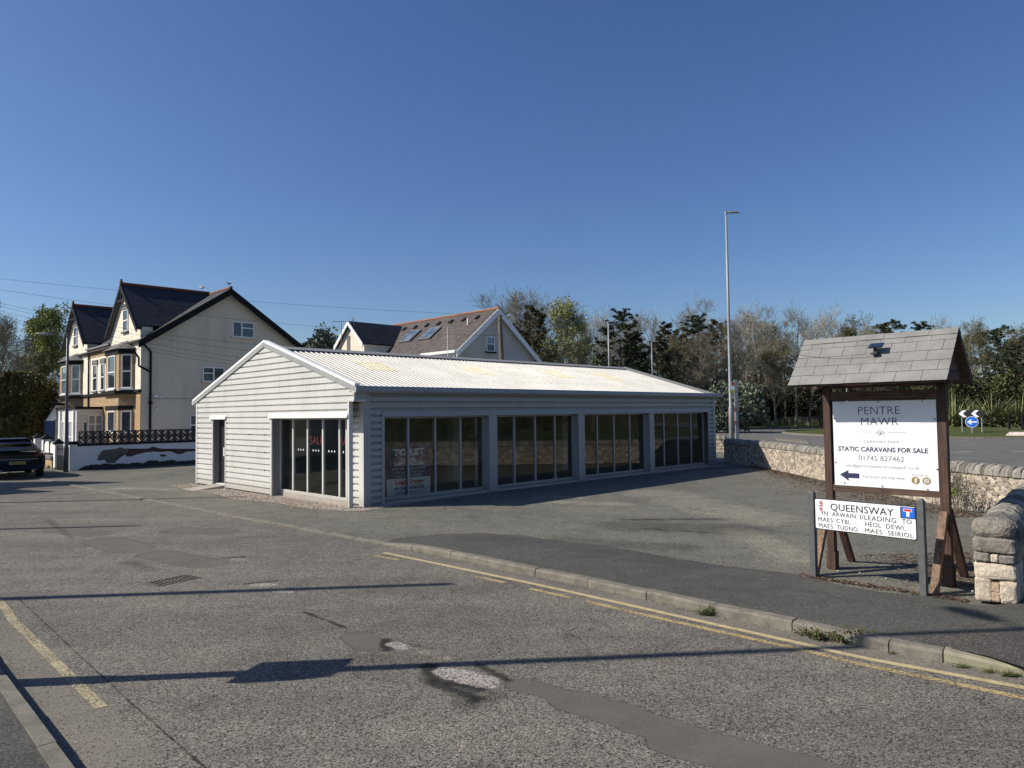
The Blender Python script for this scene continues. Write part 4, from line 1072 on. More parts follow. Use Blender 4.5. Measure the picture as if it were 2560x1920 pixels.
def stone_wall(name, pts, H, thick, label, seed, res=.028, cw=.17, ch=.10, z0=0, cop=(.225, .21), z_top=None):
    f, L = path_fn(pts); root = empty(name, pts[0], 0, label, 'stone wall'); o = root.location.copy()
    nu, nv, U, Vv, disp, tone = stone_field(L, H, res, cw, ch, seed)
    cache = [f(s) for s in U[0]]
    def fn(i, j):
        p, d = cache[i]; n = Vector((-d.y, d.x, 0)); q = p + n * float(thick / 2 + disp[j, i]) - o; return (q.x, q.y, z0 + float(Vv[j, i]))
    grid_face('stone_face', nu, nv, fn, root, M['stone'], tone)
    mb = MB(); k = int(L / .5); rows = []
    for i in range(k + 1):
        p, d = f(i * L / k); n = Vector((-d.y, d.x, 0)); p = p - o; rows.append([p - n * thick / 2 + Vector((0, 0, z0)), p + n * (thick / 2 - .05) + Vector((0, 0, z0)), p + n * (thick / 2 - .05) + Vector((0, 0, z0 + H - .01)), p - n * thick / 2 + Vector((0, 0, z0 + H - .01))])
    for a_, b_ in zip(rows, rows[1:]):
        for j in range(4): mb.poly([a_[j], b_[j], b_[(j + 1) % 4], a_[(j + 1) % 4]])
    mb.poly(rows[0]); mb.poly(rows[-1]); core = mb.build('rear_face', simple('mortar_core', (.17, .15, .12), .95, 0, .3, 5, .6, 20), root)
    rnd = random.Random(seed); mb = MB(); s = 0
    while s < L - .05:
        th = rnd.uniform(.045, .10); p, d = f(s); n = Vector((-d.y, d.x, 0))
        q = p - o + Vector((0, 0, z0 + H - .02)); coping_stone(mb, q, d, n, cop[0] * rnd.uniform(.97, 1.03), cop[1] * rnd.uniform(.94, 1.05), th - .001, rnd.uniform(.00, .06), rnd, rnd.choice((0, 0, 1, 1, 2))); s += th
    mb.build('coping', COPM, root, smooth=False)
    return root
wp = [Vector((9.35, 30.85, 0)), Vector((9.55, 29.5, 0)), Vector((9.90, 27.0, 0)), Vector((9.97, 24, 0)), Vector((9.97, 20, 0)), Vector((10.05, 16.5, 0)), Vector((10.35, 14.6, 0)), Vector((10.9, 13.6, 0)), Vector((11.9, 12.6, 0))]
wp = [p.copy() for p in wp][::-1]
stone_wall('stone_wall', smooth_pts(wp, 3), .84, .40, 'long pale rubble stone wall with upright coping along the right of the forecourt', 4)
stone_wall('stone_wall', [Vector((11.5, 38.2, 0)), Vector((9, 39.6, 0)), Vector((5, 41.5, 0))], .72, .40, 'low stone wall stub disappearing behind the far corner of the showroom', 9, res=.05)
# near wall built of single rocks
def rock(mb, c, ax, ay, az, seed, mi=0, n=9, p=3.2, amp=.07):
    rs = random.Random(seed); c = Vector(c); off = Vector((rs.uniform(0, 50), rs.uniform(0, 50), rs.uniform(0, 50)))
    ax, ay, az = Vector(ax), Vector(ay), Vector(az); vs = []
    for j in range(n + 1):
        ph = math.pi * (j / n - .5)
        for i in range(n * 2):
            th = math.pi * i / n
            sg = lambda v: math.copysign(abs(v) ** (2 / p), v)
            x, y, z = sg(math.cos(ph)) * sg(math.cos(th)), sg(math.cos(ph)) * sg(math.sin(th)), sg(math.sin(ph))
            q = ax * x + ay * y + az * z
            k = 1 + amp * 1.6 * mnoise.noise(q * 6 + off) + amp * .9 * abs(mnoise.noise(q * 17 + off)) + amp * .5 * mnoise.noise(q * 45 + off)
            vs.append(c + q * k)
    m_ = n * 2; fs = []
    for j in range(n):
        for i in range(m_): fs.append((j * m_ + i, j * m_ + (i + 1) % m_, (j + 1) * m_ + (i + 1) % m_, (j + 1) * m_ + i))
    mb.mesh(vs, fs, mi)
nw = empty('stone_wall', (5.27, 8.20, .05), R(-41), 'near end of a stone wall with big cream blocks and grey rounded cap, shaded on its right', 'stone wall')
def rockm(name, a, b):
    t = NT(name); P = t.co(); n = t.noise(7, 8, P, .75); n2 = t.noise(45, 5, P, .75); v = t.vor(11, P, feature='DISTANCE_TO_EDGE')
    c = t.ramp(t.math('ADD', t.math('MULTIPLY', n, .6), t.math('MULTIPLY', n2, .4)), [(.34, a), (.6, b)])
    dk = t.math('SUBTRACT', 1, t.sstep(v, .0, .012)); c = t.mix(t.math('MULTIPLY', dk, t.sstep(n, .5, .6)), c, mul(a, .35))
    t.bump(t.math('ADD', n, t.math('MULTIPLY', n2, .5)), 1.0, .025); return t.fin(c, .93)
RK = [rockm('cream_limestone', (.30, .24, .18), (.70, .61, .49)), rockm('grey_limestone', (.085, .077, .065), (.32, .29, .245)), rockm('tan_stone', (.26, .17, .11), (.50, .38, .27))]
mb = MB(); Wn = .40
mb.box(.06, .08, 0, Wn - .06, 5.6, .60, 1)
# end face
ef = [(.085, .13, .085, .13, 0), (.20, .17, .045, .055, 2), (.20, .06, .045, .055, 2), (.315, .12, .085, .125, 0), (.20, .345, .20, .085, 0), (.075, .495, .080, .050, 1), (.20, .49, .04, .045, 0), (.315, .49, .075, .048, 1), (.20, .635, .205, .082, 1), (.195, .82, .195, .115, 1)]
for k, (cx, cz, hx, hz, mi) in enumerate(ef): rock(mb, (cx, .13, cz), (hx * 1.03, 0, 0), (0, .14, 0), (0, 0, hz * 1.05), 40 + k, mi, 26, 6.0 if k != 9 else 2.6, .075)
rnd = random.Random(8); y = .27; 
for rws, (z_, hz) in enumerate(((.07, .075), (.21, .07), (.35, .075), (.49, .065), (.62, .06))):
    y = .24
    while y < 5.5:
        w = rnd.uniform(.09, .19)
        for xx in (.09, Wn - .09): rock(mb, (xx, y + w, z_ + rnd.uniform(-.01, .01)), (.10, 0, 0), (0, w * .97, 0), (0, 0, hz * rnd.uniform(.9, 1.1)), rnd.random(), rnd.choice((0, 0, 1, 2)) if z_ < .5 else 1, 8, 6, .06)
        y += 2 * w
mb.build('stone_face', RK, nw, smooth=False)
mb = MB(); y = .30
while y < 5.5:
    th = rnd.uniform(.08, .15); zz = .66 + min(.05, y * .02)
    coping_stone(mb, Vector((Wn / 2, y, zz)), Vector((0, 1, 0)), Vector((1, 0, 0)), .215 * rnd.uniform(.95, 1.05), .29 * rnd.uniform(.93, 1.05), th - .004, rnd.uniform(0, .07), rnd, rnd.choice((0, 1, 2))); y += th
mb.build('coping', COPM, nw)

# leaf litter
def litter(name, polyfn, n, label, z0=.016):
    mb = MB(); r_ = random.Random(21)
    for k in range(n):
        p = polyfn(r_); a = r_.uniform(0, 6.28); s = r_.uniform(.012, .035); d = Vector((math.cos(a), math.sin(a), 0)) * s; e = Vector((-math.sin(a), math.cos(a), r_.uniform(-.6, .6))) * s * .5; c = Vector((p[0], p[1], z0 + r_.uniform(0, .012)))
        mb.poly([c - d, c - e, c + d, c + e], r_.choice((0, 0, 1, 2)))
    o = mb.build(name, [simple('brown_leaf', (.085, .045, .028), .9, 0, .4, 30), simple('tan_leaf', (.20, .13, .075), .9, 0, .3, 30), simple('dark_leaf', (.035, .022, .016), .9)], fixn=False)
    return tag(o, label, 'leaf litter', kind='stuff')
def lp(r_):
    y = r_.uniform(14.5, 28.5); w = .25 + .9 * max(0, 1 - abs(y - 19) / 8) ; return (9.72 - abs(r_.gauss(0, .55)) * w * 1.6, y)
litter('leaf_litter', lp, 9000, 'brown dead leaves drifted along the foot of the long stone wall')
def lp2(r_):
    a = G(2021, 1448); b = G(2440, 1514); t = r_.random(); p = a.lerp(b, t); return (p.x + r_.gauss(0, .05), p.y + abs(r_.gauss(0, .10)) + .02)
litter('leaf_litter', lp2, 650, 'dry straw and leaf crumbs between the pavement edge and the sign posts', .022)
def lp3(r_): return (r_.uniform(5.4, 7.6) + r_.gauss(0, .2), r_.uniform(8.9, 11.0))
litter('leaf_litter', lp3, 2200, 'brown leaf crumbs behind the near stone wall end', .016)
# pebbles on the ground
mb = MB(); rnd = random.Random(17)
for px, py in ((2280, 1435), (2216, 1446), (2095, 1427), (2150, 1432), (2350, 1283), (2432, 1478), (2040, 1425)): 
    rock(mb, G(px, py, .03), (.014, 0, 0), (0, .012, 0), (0, 0, .009), px, 0, 5)
tag(mb.build('pebbles', simple('white_pebble', (.42, .40, .36), .9)), 'scattered pale pebbles lying around the sign posts', 'pebbles', kind='stuff')

# ================================================================== LEFT BOUNDARY WALL
W0 = Vector((-18.99, 30.40, 0)); WANG = ANG
bw = empty('boundary_wall', W0, WANG, 'white painted garden wall with flaking render and dark openwork block screen on top', 'garden wall')
WL = 13.0
mb = MB(); mb.box(.30, 0, -.05, WL, .22, 1.06, 0); mb.box(.0, -.02, -.05, .30, .24, 1.14, 0)
mb.build('wall_body', M['white_paint'], bw)
mb = MB(); mb.box(.30, -.03, 1.06, WL, .25, 1.13); mb.box(-.03, -.05, 1.14, .33, .27, 1.27); mb.build('coping', M['black_paint'], bw)
W1_ = Vector((math.cos(WANG), math.sin(WANG), 0))
def onwall(px, py):
    """px on the boundary wall front plane -> local x,z"""
    d = ray(px, py); P = W0; n = Vector((-W1_.y, W1_.x, 0)); t = n.dot(P) / n.dot(Vector((d.x, d.y, 0))); q = d * t
    return ((Vector((q.x, q.y, 0)) - P).dot(W1_), EYE + q.z)
zw = lambda x, y: onwall(120 + x / 5.53, 1060 + y / 5.53)
plas = [(680, 500), (690, 450), (720, 400), (760, 365), (820, 355), (880, 350), (930, 345), (960, 330), (1000, 325), (1060, 340), (1100, 360), (1090, 400), (1060, 410), (1000, 412), (970, 430), (960, 470), (950, 520), (900, 545), (830, 545), (800, 520), (770, 490), (720, 505)]
brk = [(1060, 340), (1110, 350), (1200, 350), (1290, 350), (1380, 340), (1430, 320), (1480, 315), (1510, 335), (1600, 340), (1650, 350), (1720, 360), (1790, 355), (1860, 345), (1900, 362), (1980, 352), (2045, 345), (2045, 372), (1960, 380), (1900, 385), (1850, 415), (1780, 415), (1720, 385), (1640, 378), (1560, 385), (1450, 380), (1330, 400), (1230, 420), (1150, 450), (1080, 445), (1060, 410), (1090, 400), (1100, 360)]
brk2 = [(1540, 425), (1600, 418), (1640, 430), (1635, 450), (1560, 450)]
base = [(430, 625), (520, 575), (620, 560), (700, 560), (800, 545), (900, 555), (1000, 545), (1120, 550), (1220, 530), (1330, 540), (1390, 505), (1500, 500), (1540, 520), (1620, 505), (1740, 495), (1780, 515), (1900, 510), (2045, 495), (2045, 560), (1200, 600), (430, 660)]
def wallpatch(pl, mat, nm, d=.004):
    rnd = random.Random(len(pl)); P = [zw(*p) for p in pl]; Q = []
    for i, p in enumerate(P):
        q = P[(i + 1) % len(P)]
        for k in range(7):
            t = k / 7; Q.append((p[0] + (q[0] - p[0]) * t + (rnd.uniform(-.02, .02) if k else 0), p[1] + (q[1] - p[1]) * t + (rnd.uniform(-.022, .022) if k else 0)))
    mb = MB(); mb.poly([(x, -d, z) for x, z in Q]); mb.build(nm, mat, bw, fixn=False)
wallpatch(plas, simple('bare_plaster', (.14, .12, .105), .95, 0, .25, 4), 'bare_plaster'); wallpatch(brk, M['red_brick'], 'bare_brick', .006); wallpatch(brk2, M['red_brick'], 'bare_brick', .005)
wallpatch(base, simple('damp_base', (.045, .042, .04), .95, 0, .6, 9), 'damp_base', .005)
mb = MB(); BS = .285; nb = int((WL - .35) / BS)
for r_ in range(2):
    for c_ in range(nb):
        x, z = .35 + c_ * BS, 1.13 + r_ * BS; y0, y1 = .06, .15; e = .030
        mb.box(x, y0, z, x + BS, y1, z + e); mb.box(x, y0, z + BS - e, x + BS, y1, z + BS - .001)
        mb.box(x, y0, z + e, x + e, y1, z + BS - e); mb.box(x + BS - e, y0, z + e, x + BS - .001, y1, z + BS - e)
        cx, cz = (x + BS / 2, z + BS / 2); fl = 1 if (r_ + c_) % 2 else -1
        for sg in (-1, 1):
            pts = []
            for k in range(8):
                t = -1 + 2 * k / 7; b_ = sg * .055 * (1 - t * t); pts.append(Vector((cx + (t * .12 + b_ * .8) * fl, .105, cz + t * .12 - b_ * .8)))
            for p, q in zip(pts, pts[1:]): mb.beam(p, q, .08, .040, (0, 0, 1) if abs((q - p).normalized().z) < .75 else (1, 0, 0))
        mb.beam((cx - .11 * fl, .105, cz + .11), (cx - .05 * fl, .105, cz + .05), .08, .035, (0, 0, 1)); mb.beam((cx + .11 * fl, .105, cz - .11), (cx + .05 * fl, .105, cz - .05), .08, .035, (0, 0, 1))
mb.build('openwork_screen', M['screen_block'], bw)
# something red behind the screen
mb = MB(); 
# garden frontage along the road (direction b): gate pier, gate, low brick wall, arched panels, piers
fr = lambda s, d=0.0: W0 + Vector((-math.sin(WANG), math.cos(WANG), 0)) * s - W1_ * d
FA = WANG + math.pi / 2
def pyramid_pier(loc, w, h, label, cap=.16):
    t = empty('gate_pier', loc, WANG, label, 'gate pier', 'white gate piers with black pointed caps')
    mb = MB(); mb.box(-w / 2, -w / 2, -.05, w / 2, w / 2, h); mb.build('shaft', M['white_paint'], t)
    mb = MB(); c = w / 2 + .05; mb.box(-c, -c, h, c, c, h + .05); mb.mesh([(-c, -c, h + .05), (c, -c, h + .05), (c, c, h + .05), (-c, c, h + .05), (0, 0, h + .05 + cap)], [(0, 1, 4), (1, 2, 4), (2, 3, 4), (3, 0, 4)]); mb.build('cap', M['black_paint'], t)
    return t
pyramid_pier(fr(2.35, -.1), .32, 1.12, 'white gate pier with black pointed cap beside the iron garden gate', .2)
gt_ = empty('garden_gate', fr(.55), FA, 'black wrought iron garden gate with vertical bars and scrolls between white piers', 'gate')
mb = MB(); GWd = 1.55
for i in range(14): mb.tube((i * GWd / 13, 0, .06), (i * GWd / 13, 0, .62 if 0 < i < 13 else 1.05), .010, n=5)
for z in (.08, .62, 1.03): mb.box(0, -.012, z, GWd, .012, z + .02)
for cx in (.25, .62, 1.0, 1.35):
    for sg in (-1, 1):
        pts = [Vector((cx + sg * .14 * math.sin(t * 2.2), 0, .64 + .38 * t / 3.1)) for t in [k * .31 for k in range(11)]]; mb.path(pts, .008, 4)
    mb.path([Vector((cx + .06 * math.cos(t), 0, .90 + .06 * math.sin(t))) for t in [k * .52 for k in range(13)]], .007, 4)
mb.build('bars', M['black_paint'], gt_)
lw = empty('brick_wall', fr(2.55), FA, 'low buff brick front wall with grey coping slab left of the iron gate', 'garden wall')
mb = MB(); mb.box(0, -.11, -.05, 3.6, .11, .42); mb.build('brickwork', M['yellow_brick'], lw)
mb = MB(); mb.box(0, -.16, .42, 3.6, .16, .56); mb.build('coping', M['stone_dress'], lw)
ap = empty('railing', fr(2.75, -.35), FA, 'black iron railing with white arched panels above the low brick wall', 'railing')
mb = MB(); 
for k in range(3):
    cx = .55 + k * 1.15; pts = [(cx - .5, 0, .62)] + [(cx + .5 * math.cos(math.pi * (1 - j / 8)), 0, .95 + .22 * math.sin(math.pi * j / 8)) for j in range(9)] + [(cx + .5, 0, .62)]; mb.prism(pts, (0, .03, 0))
mb.build('arched_panel', M['white_paint'], ap)
mb = MB()
for x in (0, 1.12, 2.27, 3.4): mb.box(x - .03, -.03, 0, x + .03, .06, 1.15)
mb.box(0, -.02, .56, 3.4, .05, .61)
for k in range(3):
    cx = .55 + k * 1.15; P = [Vector((cx + .53 * math.cos(math.pi * j / 10), 0, .95 + .25 * math.sin(math.pi * j / 10))) for j in range(11)]; mb.path(P, .018, 5)
mb.build('railing_frame', M['black_paint'], ap)
pyramid_pier(fr(6.6, -.5), .34, 1.25, 'white gate pier with black pointed cap just right of the black car, nearer one', .2)
pyramid_pier(fr(8.4, -.5), .34, 1.28, 'white gate pier with black pointed cap just above the black car roof corner, farther one', .2)
# verge tuft grass at gate is added with plants

# small grey post
gp = empty('marker_post', G(211, 1174), ANG); tag(gp, 'thin grey square post standing in front of the white garden wall', 'post')
mb = MB(); mb.box(-.05, -.05, 0, .05, .05, 2.02); mb.build('shaft', M['dark_grey_post'], gp); 
mb = MB(); mb.box(-.055, -.055, 2.02, .055, .055, 2.05); mb.build('cap', M['ink'], gp)

# lamp posts
def street_lamp(loc, H, rb, rt, head_dir, label, arm=.5, base_h=1.3, headsize=.6, mat='galv', sign=False, group=None, flat_head=True):
    t = empty('street_lamp', loc, math.atan2(head_dir[1], head_dir[0]), label, 'street lamp', group)
    mb = MB(); mb.lathe([(rb * 1.35, -.1), (rb * 1.35, base_h), (rb * 1.25, base_h + .06), (rb, base_h + .12), ((rb + rt) / 2, H * .55), (rt, H)], n=14); mb.build('column', M[mat], t, smooth=True)
    mb = MB(); mb.tube((0, 0, H - .12), (0, 0, H + .05), rt * 1.25, n=10)
    if arm > .05: mb.tube((0, 0, H), (arm, 0, H + .04), rt * .35, rt * .3, 8)
    mb.build('bracket', M[mat], t)
    x0 = arm; L = headsize; mb = MB()
    secs = [(x0 - .02, .045, .03), (x0 + L * .15, .09, .055), (x0 + L * .4, .13, .05), (x0 + L * .8, .125, .04), (x0 + L, .07, .02)]; rows = []
    for (x, w, h) in secs: rows.append([(x, -w, H + .02), (x, -w * .7, H + .02 + h), (x, w * .7, H + .02 + h), (x, w, H + .02), (x, w * .8, H - .015), (x, -w * .8, H - .015)])
    for a_, b_ in zip(rows, rows[1:]):
        mb.mesh(a_ + b_, [(k, (k + 1) % 6, 6 + (k + 1) % 6, 6 + k) for k in range(6)])
    mb.poly(rows[0]); mb.poly(rows[-1][::-1]); hd = mb.build('lamp_head', M['galv'], t)
    mb = MB(); mb.box(x0 + L * .3, -.08, H - .024, x0 + L * .85, .08, H - .016); mb.build('lens', M['board_white'], hd)
    return t
street_lamp((11.60, 37.6, 0), 12.86, .095, .055, (1, .1), 'tall galvanised street lamp beyond the far end of the showroom', .12, 2.35, .60)
l2 = street_lamp(G(165, 1181), 5.8, .075, .05, (-.93, -.35), 'grey street lamp in front of the bay windowed house at the white wall corner', .55, 1.0, .62, 'grey_column')
street_lamp(at(1525, 1040, 60), 8.0, .085, .06, (1, 0), 'distant lamp column rising above the showroom ridge, left one before the pines', .12, 1, .6)
street_lamp(at(1633, 1040, 76), 8.0, .08, .05, (1, 0), 'distant lamp column above the sloping roof end, right one before the trees', .12, 1, .6)
street_lamp(at(2119, 1040, 80), 8.0, .08, .05, (1, 0), 'distant lamp column seen through the gap under the sign roof', .12, 1, .6)
# lamp column whose long shadow crosses the road (left of the camera, out of frame)
p_ = G(69, 1707) - Vector((1.15, .100, 0)); LC = Vector((p_.x, p_.y, .1))
l5 = street_lamp(LC, 7.75, .075, .05, (-.3, .95), 'lamp column on the near left pavement with a board fixed to it', .30, 1.2, .55)

sv = Vector((.9962, .0872, 0)); pv_ = Vector((-.0872, .9962, 0)); P_ = []
for px, py in ((562, 1707), (616, 1676), (651, 1656), (883, 1646), (872, 1656), (855, 1673), (822, 1692), (733, 1701), (600, 1709)):
    q = G(px, py) - Vector((LC.x, LC.y, 0)); P_.append(pv_ * q.dot(pv_) + Vector((0, 0, q.dot(sv) * math.tan(SUN_EL) - LC.z)))
RI = Matrix.Rotation(-math.atan2(.95, -.3), 3, 'Z')
mb = MB(); mb.prism([RI @ p for p in P_], RI @ (sv * .02)); sg = mb.build('sign_board', M['galv'], l5)

def pole(loc, H, r, label, cross=False, lean=(0, 0)):
    t = empty('telegraph_pole', loc, 0, label, 'telegraph pole'); mb = MB(); mb.tube((0, 0, -.1), (lean[0], lean[1], H), r, r * .7, 10); mb.build('shaft', M['pole_wood'], t)
    if not cross: return t
    mb = MB(); mb.box(-.03 + lean[0], -.4 + lean[1], H - .35, .03 + lean[0], .4 + lean[1], H - .27)
    for y in (-.35, -.15, .15, .35): mb.tube((lean[0], y + lean[1], H - .27), (lean[0], y + lean[1], H - .15), .03, n=6)
    mb.build('insulator_bar', M['lead'], t); return t
pp = at(1264, 1040, 38); pole((pp.x, 38, 0), 7.55, .16, 'weathered wooden telegraph pole in front of the white gabled house', True, (-.25, 0))
e_ = G(1100, 1461); pole((e_.x - 10.2, e_.y - .89, 0), 7.8, .11, 'telegraph pole out on the left whose thin shadow crosses mid road', False)
e_ = G(620, 1243); pole((e_.x - 12.2, e_.y - 1.07, 0), 9.2, .10, 'farther telegraph pole on the left whose shadow reaches the ramp', False)
e_ = G(324, 1315); pole((e_.x - 9.4, e_.y - .82, 0), 7.2, .10, 'short telegraph pole on the left between the two taller ones', False)

# ================================================================== HOUSES
def window(parent, place, s0, s1, z0, z1, layout='sash', sill=True, lintel=None, reveal=.05, frame=M['upvc'], pane=None, fw=.055, sillmat=None):
    """frame mesh + pane child; layout: list of bars"""
    pane = pane or M['pane']; mb = MB()
    def bx(a, b, c, d, d0=.0, d1=.045):
        pts = [place(a, c, d0), place(b, c, d0), place(b, c, d1), place(a, c, d1), place(a, d, d0), place(b, d, d0), place(b, d, d1), place(a, d, d1)]; mb.hexa(pts)
    bx(s0, s1, z0, z0 + fw); bx(s0, s1, z1 - fw, z1); bx(s0, s0 + fw, z0 + fw, z1 - fw); bx(s1 - fw, s1, z0 + fw, z1 - fw)
    if layout == 'sash': m = (z0 + z1) / 2; bx(s0 + fw, s1 - fw, m - .03, m + .03, 0, .05)
    if layout == 'two': m = (s0 + s1) / 2; bx(m - .035, m + .035, z0 + fw, z1 - fw, 0, .05)
    if layout == 'twotopL': m = (s0 + s1) / 2; bx(m - .035, m + .035, z0 + fw, z1 - fw, 0, .05); h = z1 - (z1 - z0) * .42; bx(s0 + fw, m - .035, h - .03, h + .03, 0, .05)
    if layout == 'twotopR': m = s0 + (s1 - s0) * .42; bx(m - .035, m + .035, z0 + fw, z1 - fw, 0, .05); h = z1 - (z1 - z0) * .38; bx(m + .035, s1 - fw, h - .03, h + .03, 0, .05)
    if layout == 'cross': m = (s0 + s1) / 2; bx(m - .035, m + .035, z0 + fw, z1 - fw, 0, .05); h = z1 - (z1 - z0) * .42; bx(s0 + fw, m - .035, h - .03, h + .03, 0, .05); bx(m + .035, s1 - fw, h - .03, h + .03, 0, .05)
    w = mb.build('window', frame, parent)
    mb = MB(); mb.poly([place(s0 + fw * .5, z0 + fw * .5, .012), place(s1 - fw * .5, z0 + fw * .5, .012), place(s1 - fw * .5, z1 - fw * .5, .012), place(s0 + fw * .5, z1 - fw * .5, .012)]); mb.build('pane', pane, w, fixn=False)
    if sill:
        mb = MB(); a, b, c, d = s0 - .08, s1 + .08, z0 - .09, z0 - .002; mb.hexa([place(a, c, 0), place(b, c, 0), place(b, c, .11), place(a, c, .11), place(a, d, 0), place(b, d, 0), place(b, d, .11), place(a, d, .11)]); mb.build('sill', sillmat or M['stone_dress'], w)
    if lintel:
        mb = MB(); a, b, c, d = s0 - .12, s1 + .12, z1 + .002, z1 + lintel; mb.hexa([place(a, c, 0), place(b, c, 0), place(b, c, .07), place(a, c, .07), place(a, d, 0), place(b, d, 0), place(b, d, .07), place(a, d, .07)]); mb.build('lintel', M['stone_dress'], w)
    return w
CA = Vector((-18.87, 36.0, 0))
ha = empty('brick_house', CA, ANG, 'tall cream and buff brick house with two steep black slate gables and bay windows', 'house')
UA, VA = 8.9, 15.6; UR, ZR, SLP = 4.45, 9.35, .68
mz = lambda u: ZR - SLP * abs(u - UR)
mb = MB(); mb.prism([(0, 0, 0), (UA, 0, 0), (UA, 0, mz(UA) - .15), (UR, 0, ZR - .15), (0, 0, mz(0) - .15)], (0, VA, 0)); mb.build('side_wall', M['render_cream'], ha)
fp = lambda s, z, d: (-.03 - d, s, z)
sp = lambda s, z, d: (s, -d, z)
GC = [2.6, 12.35]; GH = 2.65; GZ = 9.42
mb = MB(); mb.box(-.03, .0, 3.6, .0, VA, 6.15)
for gcx in GC: mb.prism([(-.03, gcx - GH + .15, 6.15), (-.03, gcx + GH - .15, 6.15), (-.03, gcx + GH - .15, GZ - .96 * (GH - .15) - .12), (-.03, gcx, GZ - .12), (-.03, gcx - GH + .15, GZ - .96 * (GH - .15) - .12)], (.6, 0, 0))
mb.build('front_wall', M['render_white'], ha)
mb = MB(); mb.box(-.035, .0, 0, -.001, VA, 3.6); mb.box(-.05, GC[0] + GH - .1, 5.85, .0, GC[1] - GH + .1, 6.35); mb.build('brickwork', M['yellow_brick'], ha)
mb = MB(); mb.box(-.14, -.05, 3.56, .0, VA, 3.70); mb.build('string_course', M['black_paint'], ha)
mb = MB(); mb.box(-.16, GC[0] + GH - .1, 6.35, .02, GC[1] - GH + .1, 6.45); 
mb.build('parapet_coping', M['lead'], ha)
mb = MB()
for k in range(34): v = GC[0] + GH + k * .13; mb.box(-.11, v, 6.0, -.05, v + .06, 6.28)
mb.build('dentil_course', simple('dark_red_dentils', (.10, .06, .045), .9), ha)
# main roof
mb = MB()
def slab(mb, p0, p1, p2, p3, t=.10, mi=0):
    P = [Vector(p) for p in (p0, p1, p2, p3)]; n = (P[1] - P[0]).cross(P[3] - P[0]).normalized()
    if n.z < 0: n = -n
    mb.hexa([p - n * t for p in P] + P, mi)
slab(mb, (-.22, -.35, mz(-.22)), (UR, -.35, ZR), (UR, VA + .3, ZR), (-.22, VA + .3, mz(-.22))); slab(mb, (UR, -.35, ZR), (UA + .2, -.35, mz(UA + .2)), (UA + .2, VA + .3, mz(UA + .2)), (UR, VA + .3, ZR))
rf = mb.build('roof', M['slate'], ha)
mb = MB(); mb.tube((UR, -.36, ZR + .02), (UR, VA + .3, ZR + .02), .10, n=8); mb.build('ridge_tiles', M['terracotta'], rf)
mb = MB()
for (u0, u1) in ((-.26, UR), (UR, UA + .24)):
    for (ya, yb) in ((-.40, -.36),):
        P = [(u0, ya, mz(u0) - .38), (u1, ya, mz(u1) - .38), (u1, ya, mz(u1) + .0), (u0, ya, mz(u0) + .0)]; mb.prism(P, (0, yb - ya, 0))
        mb.prism([(u0, -.36, mz(u0) - .12), (u1, -.36, mz(u1) - .12), (u1, -.36, mz(u1) - .10), (u0, -.36, mz(u0) - .10)], (0, .36, 0))
mb.build('barge_board', M['black_paint'], ha)
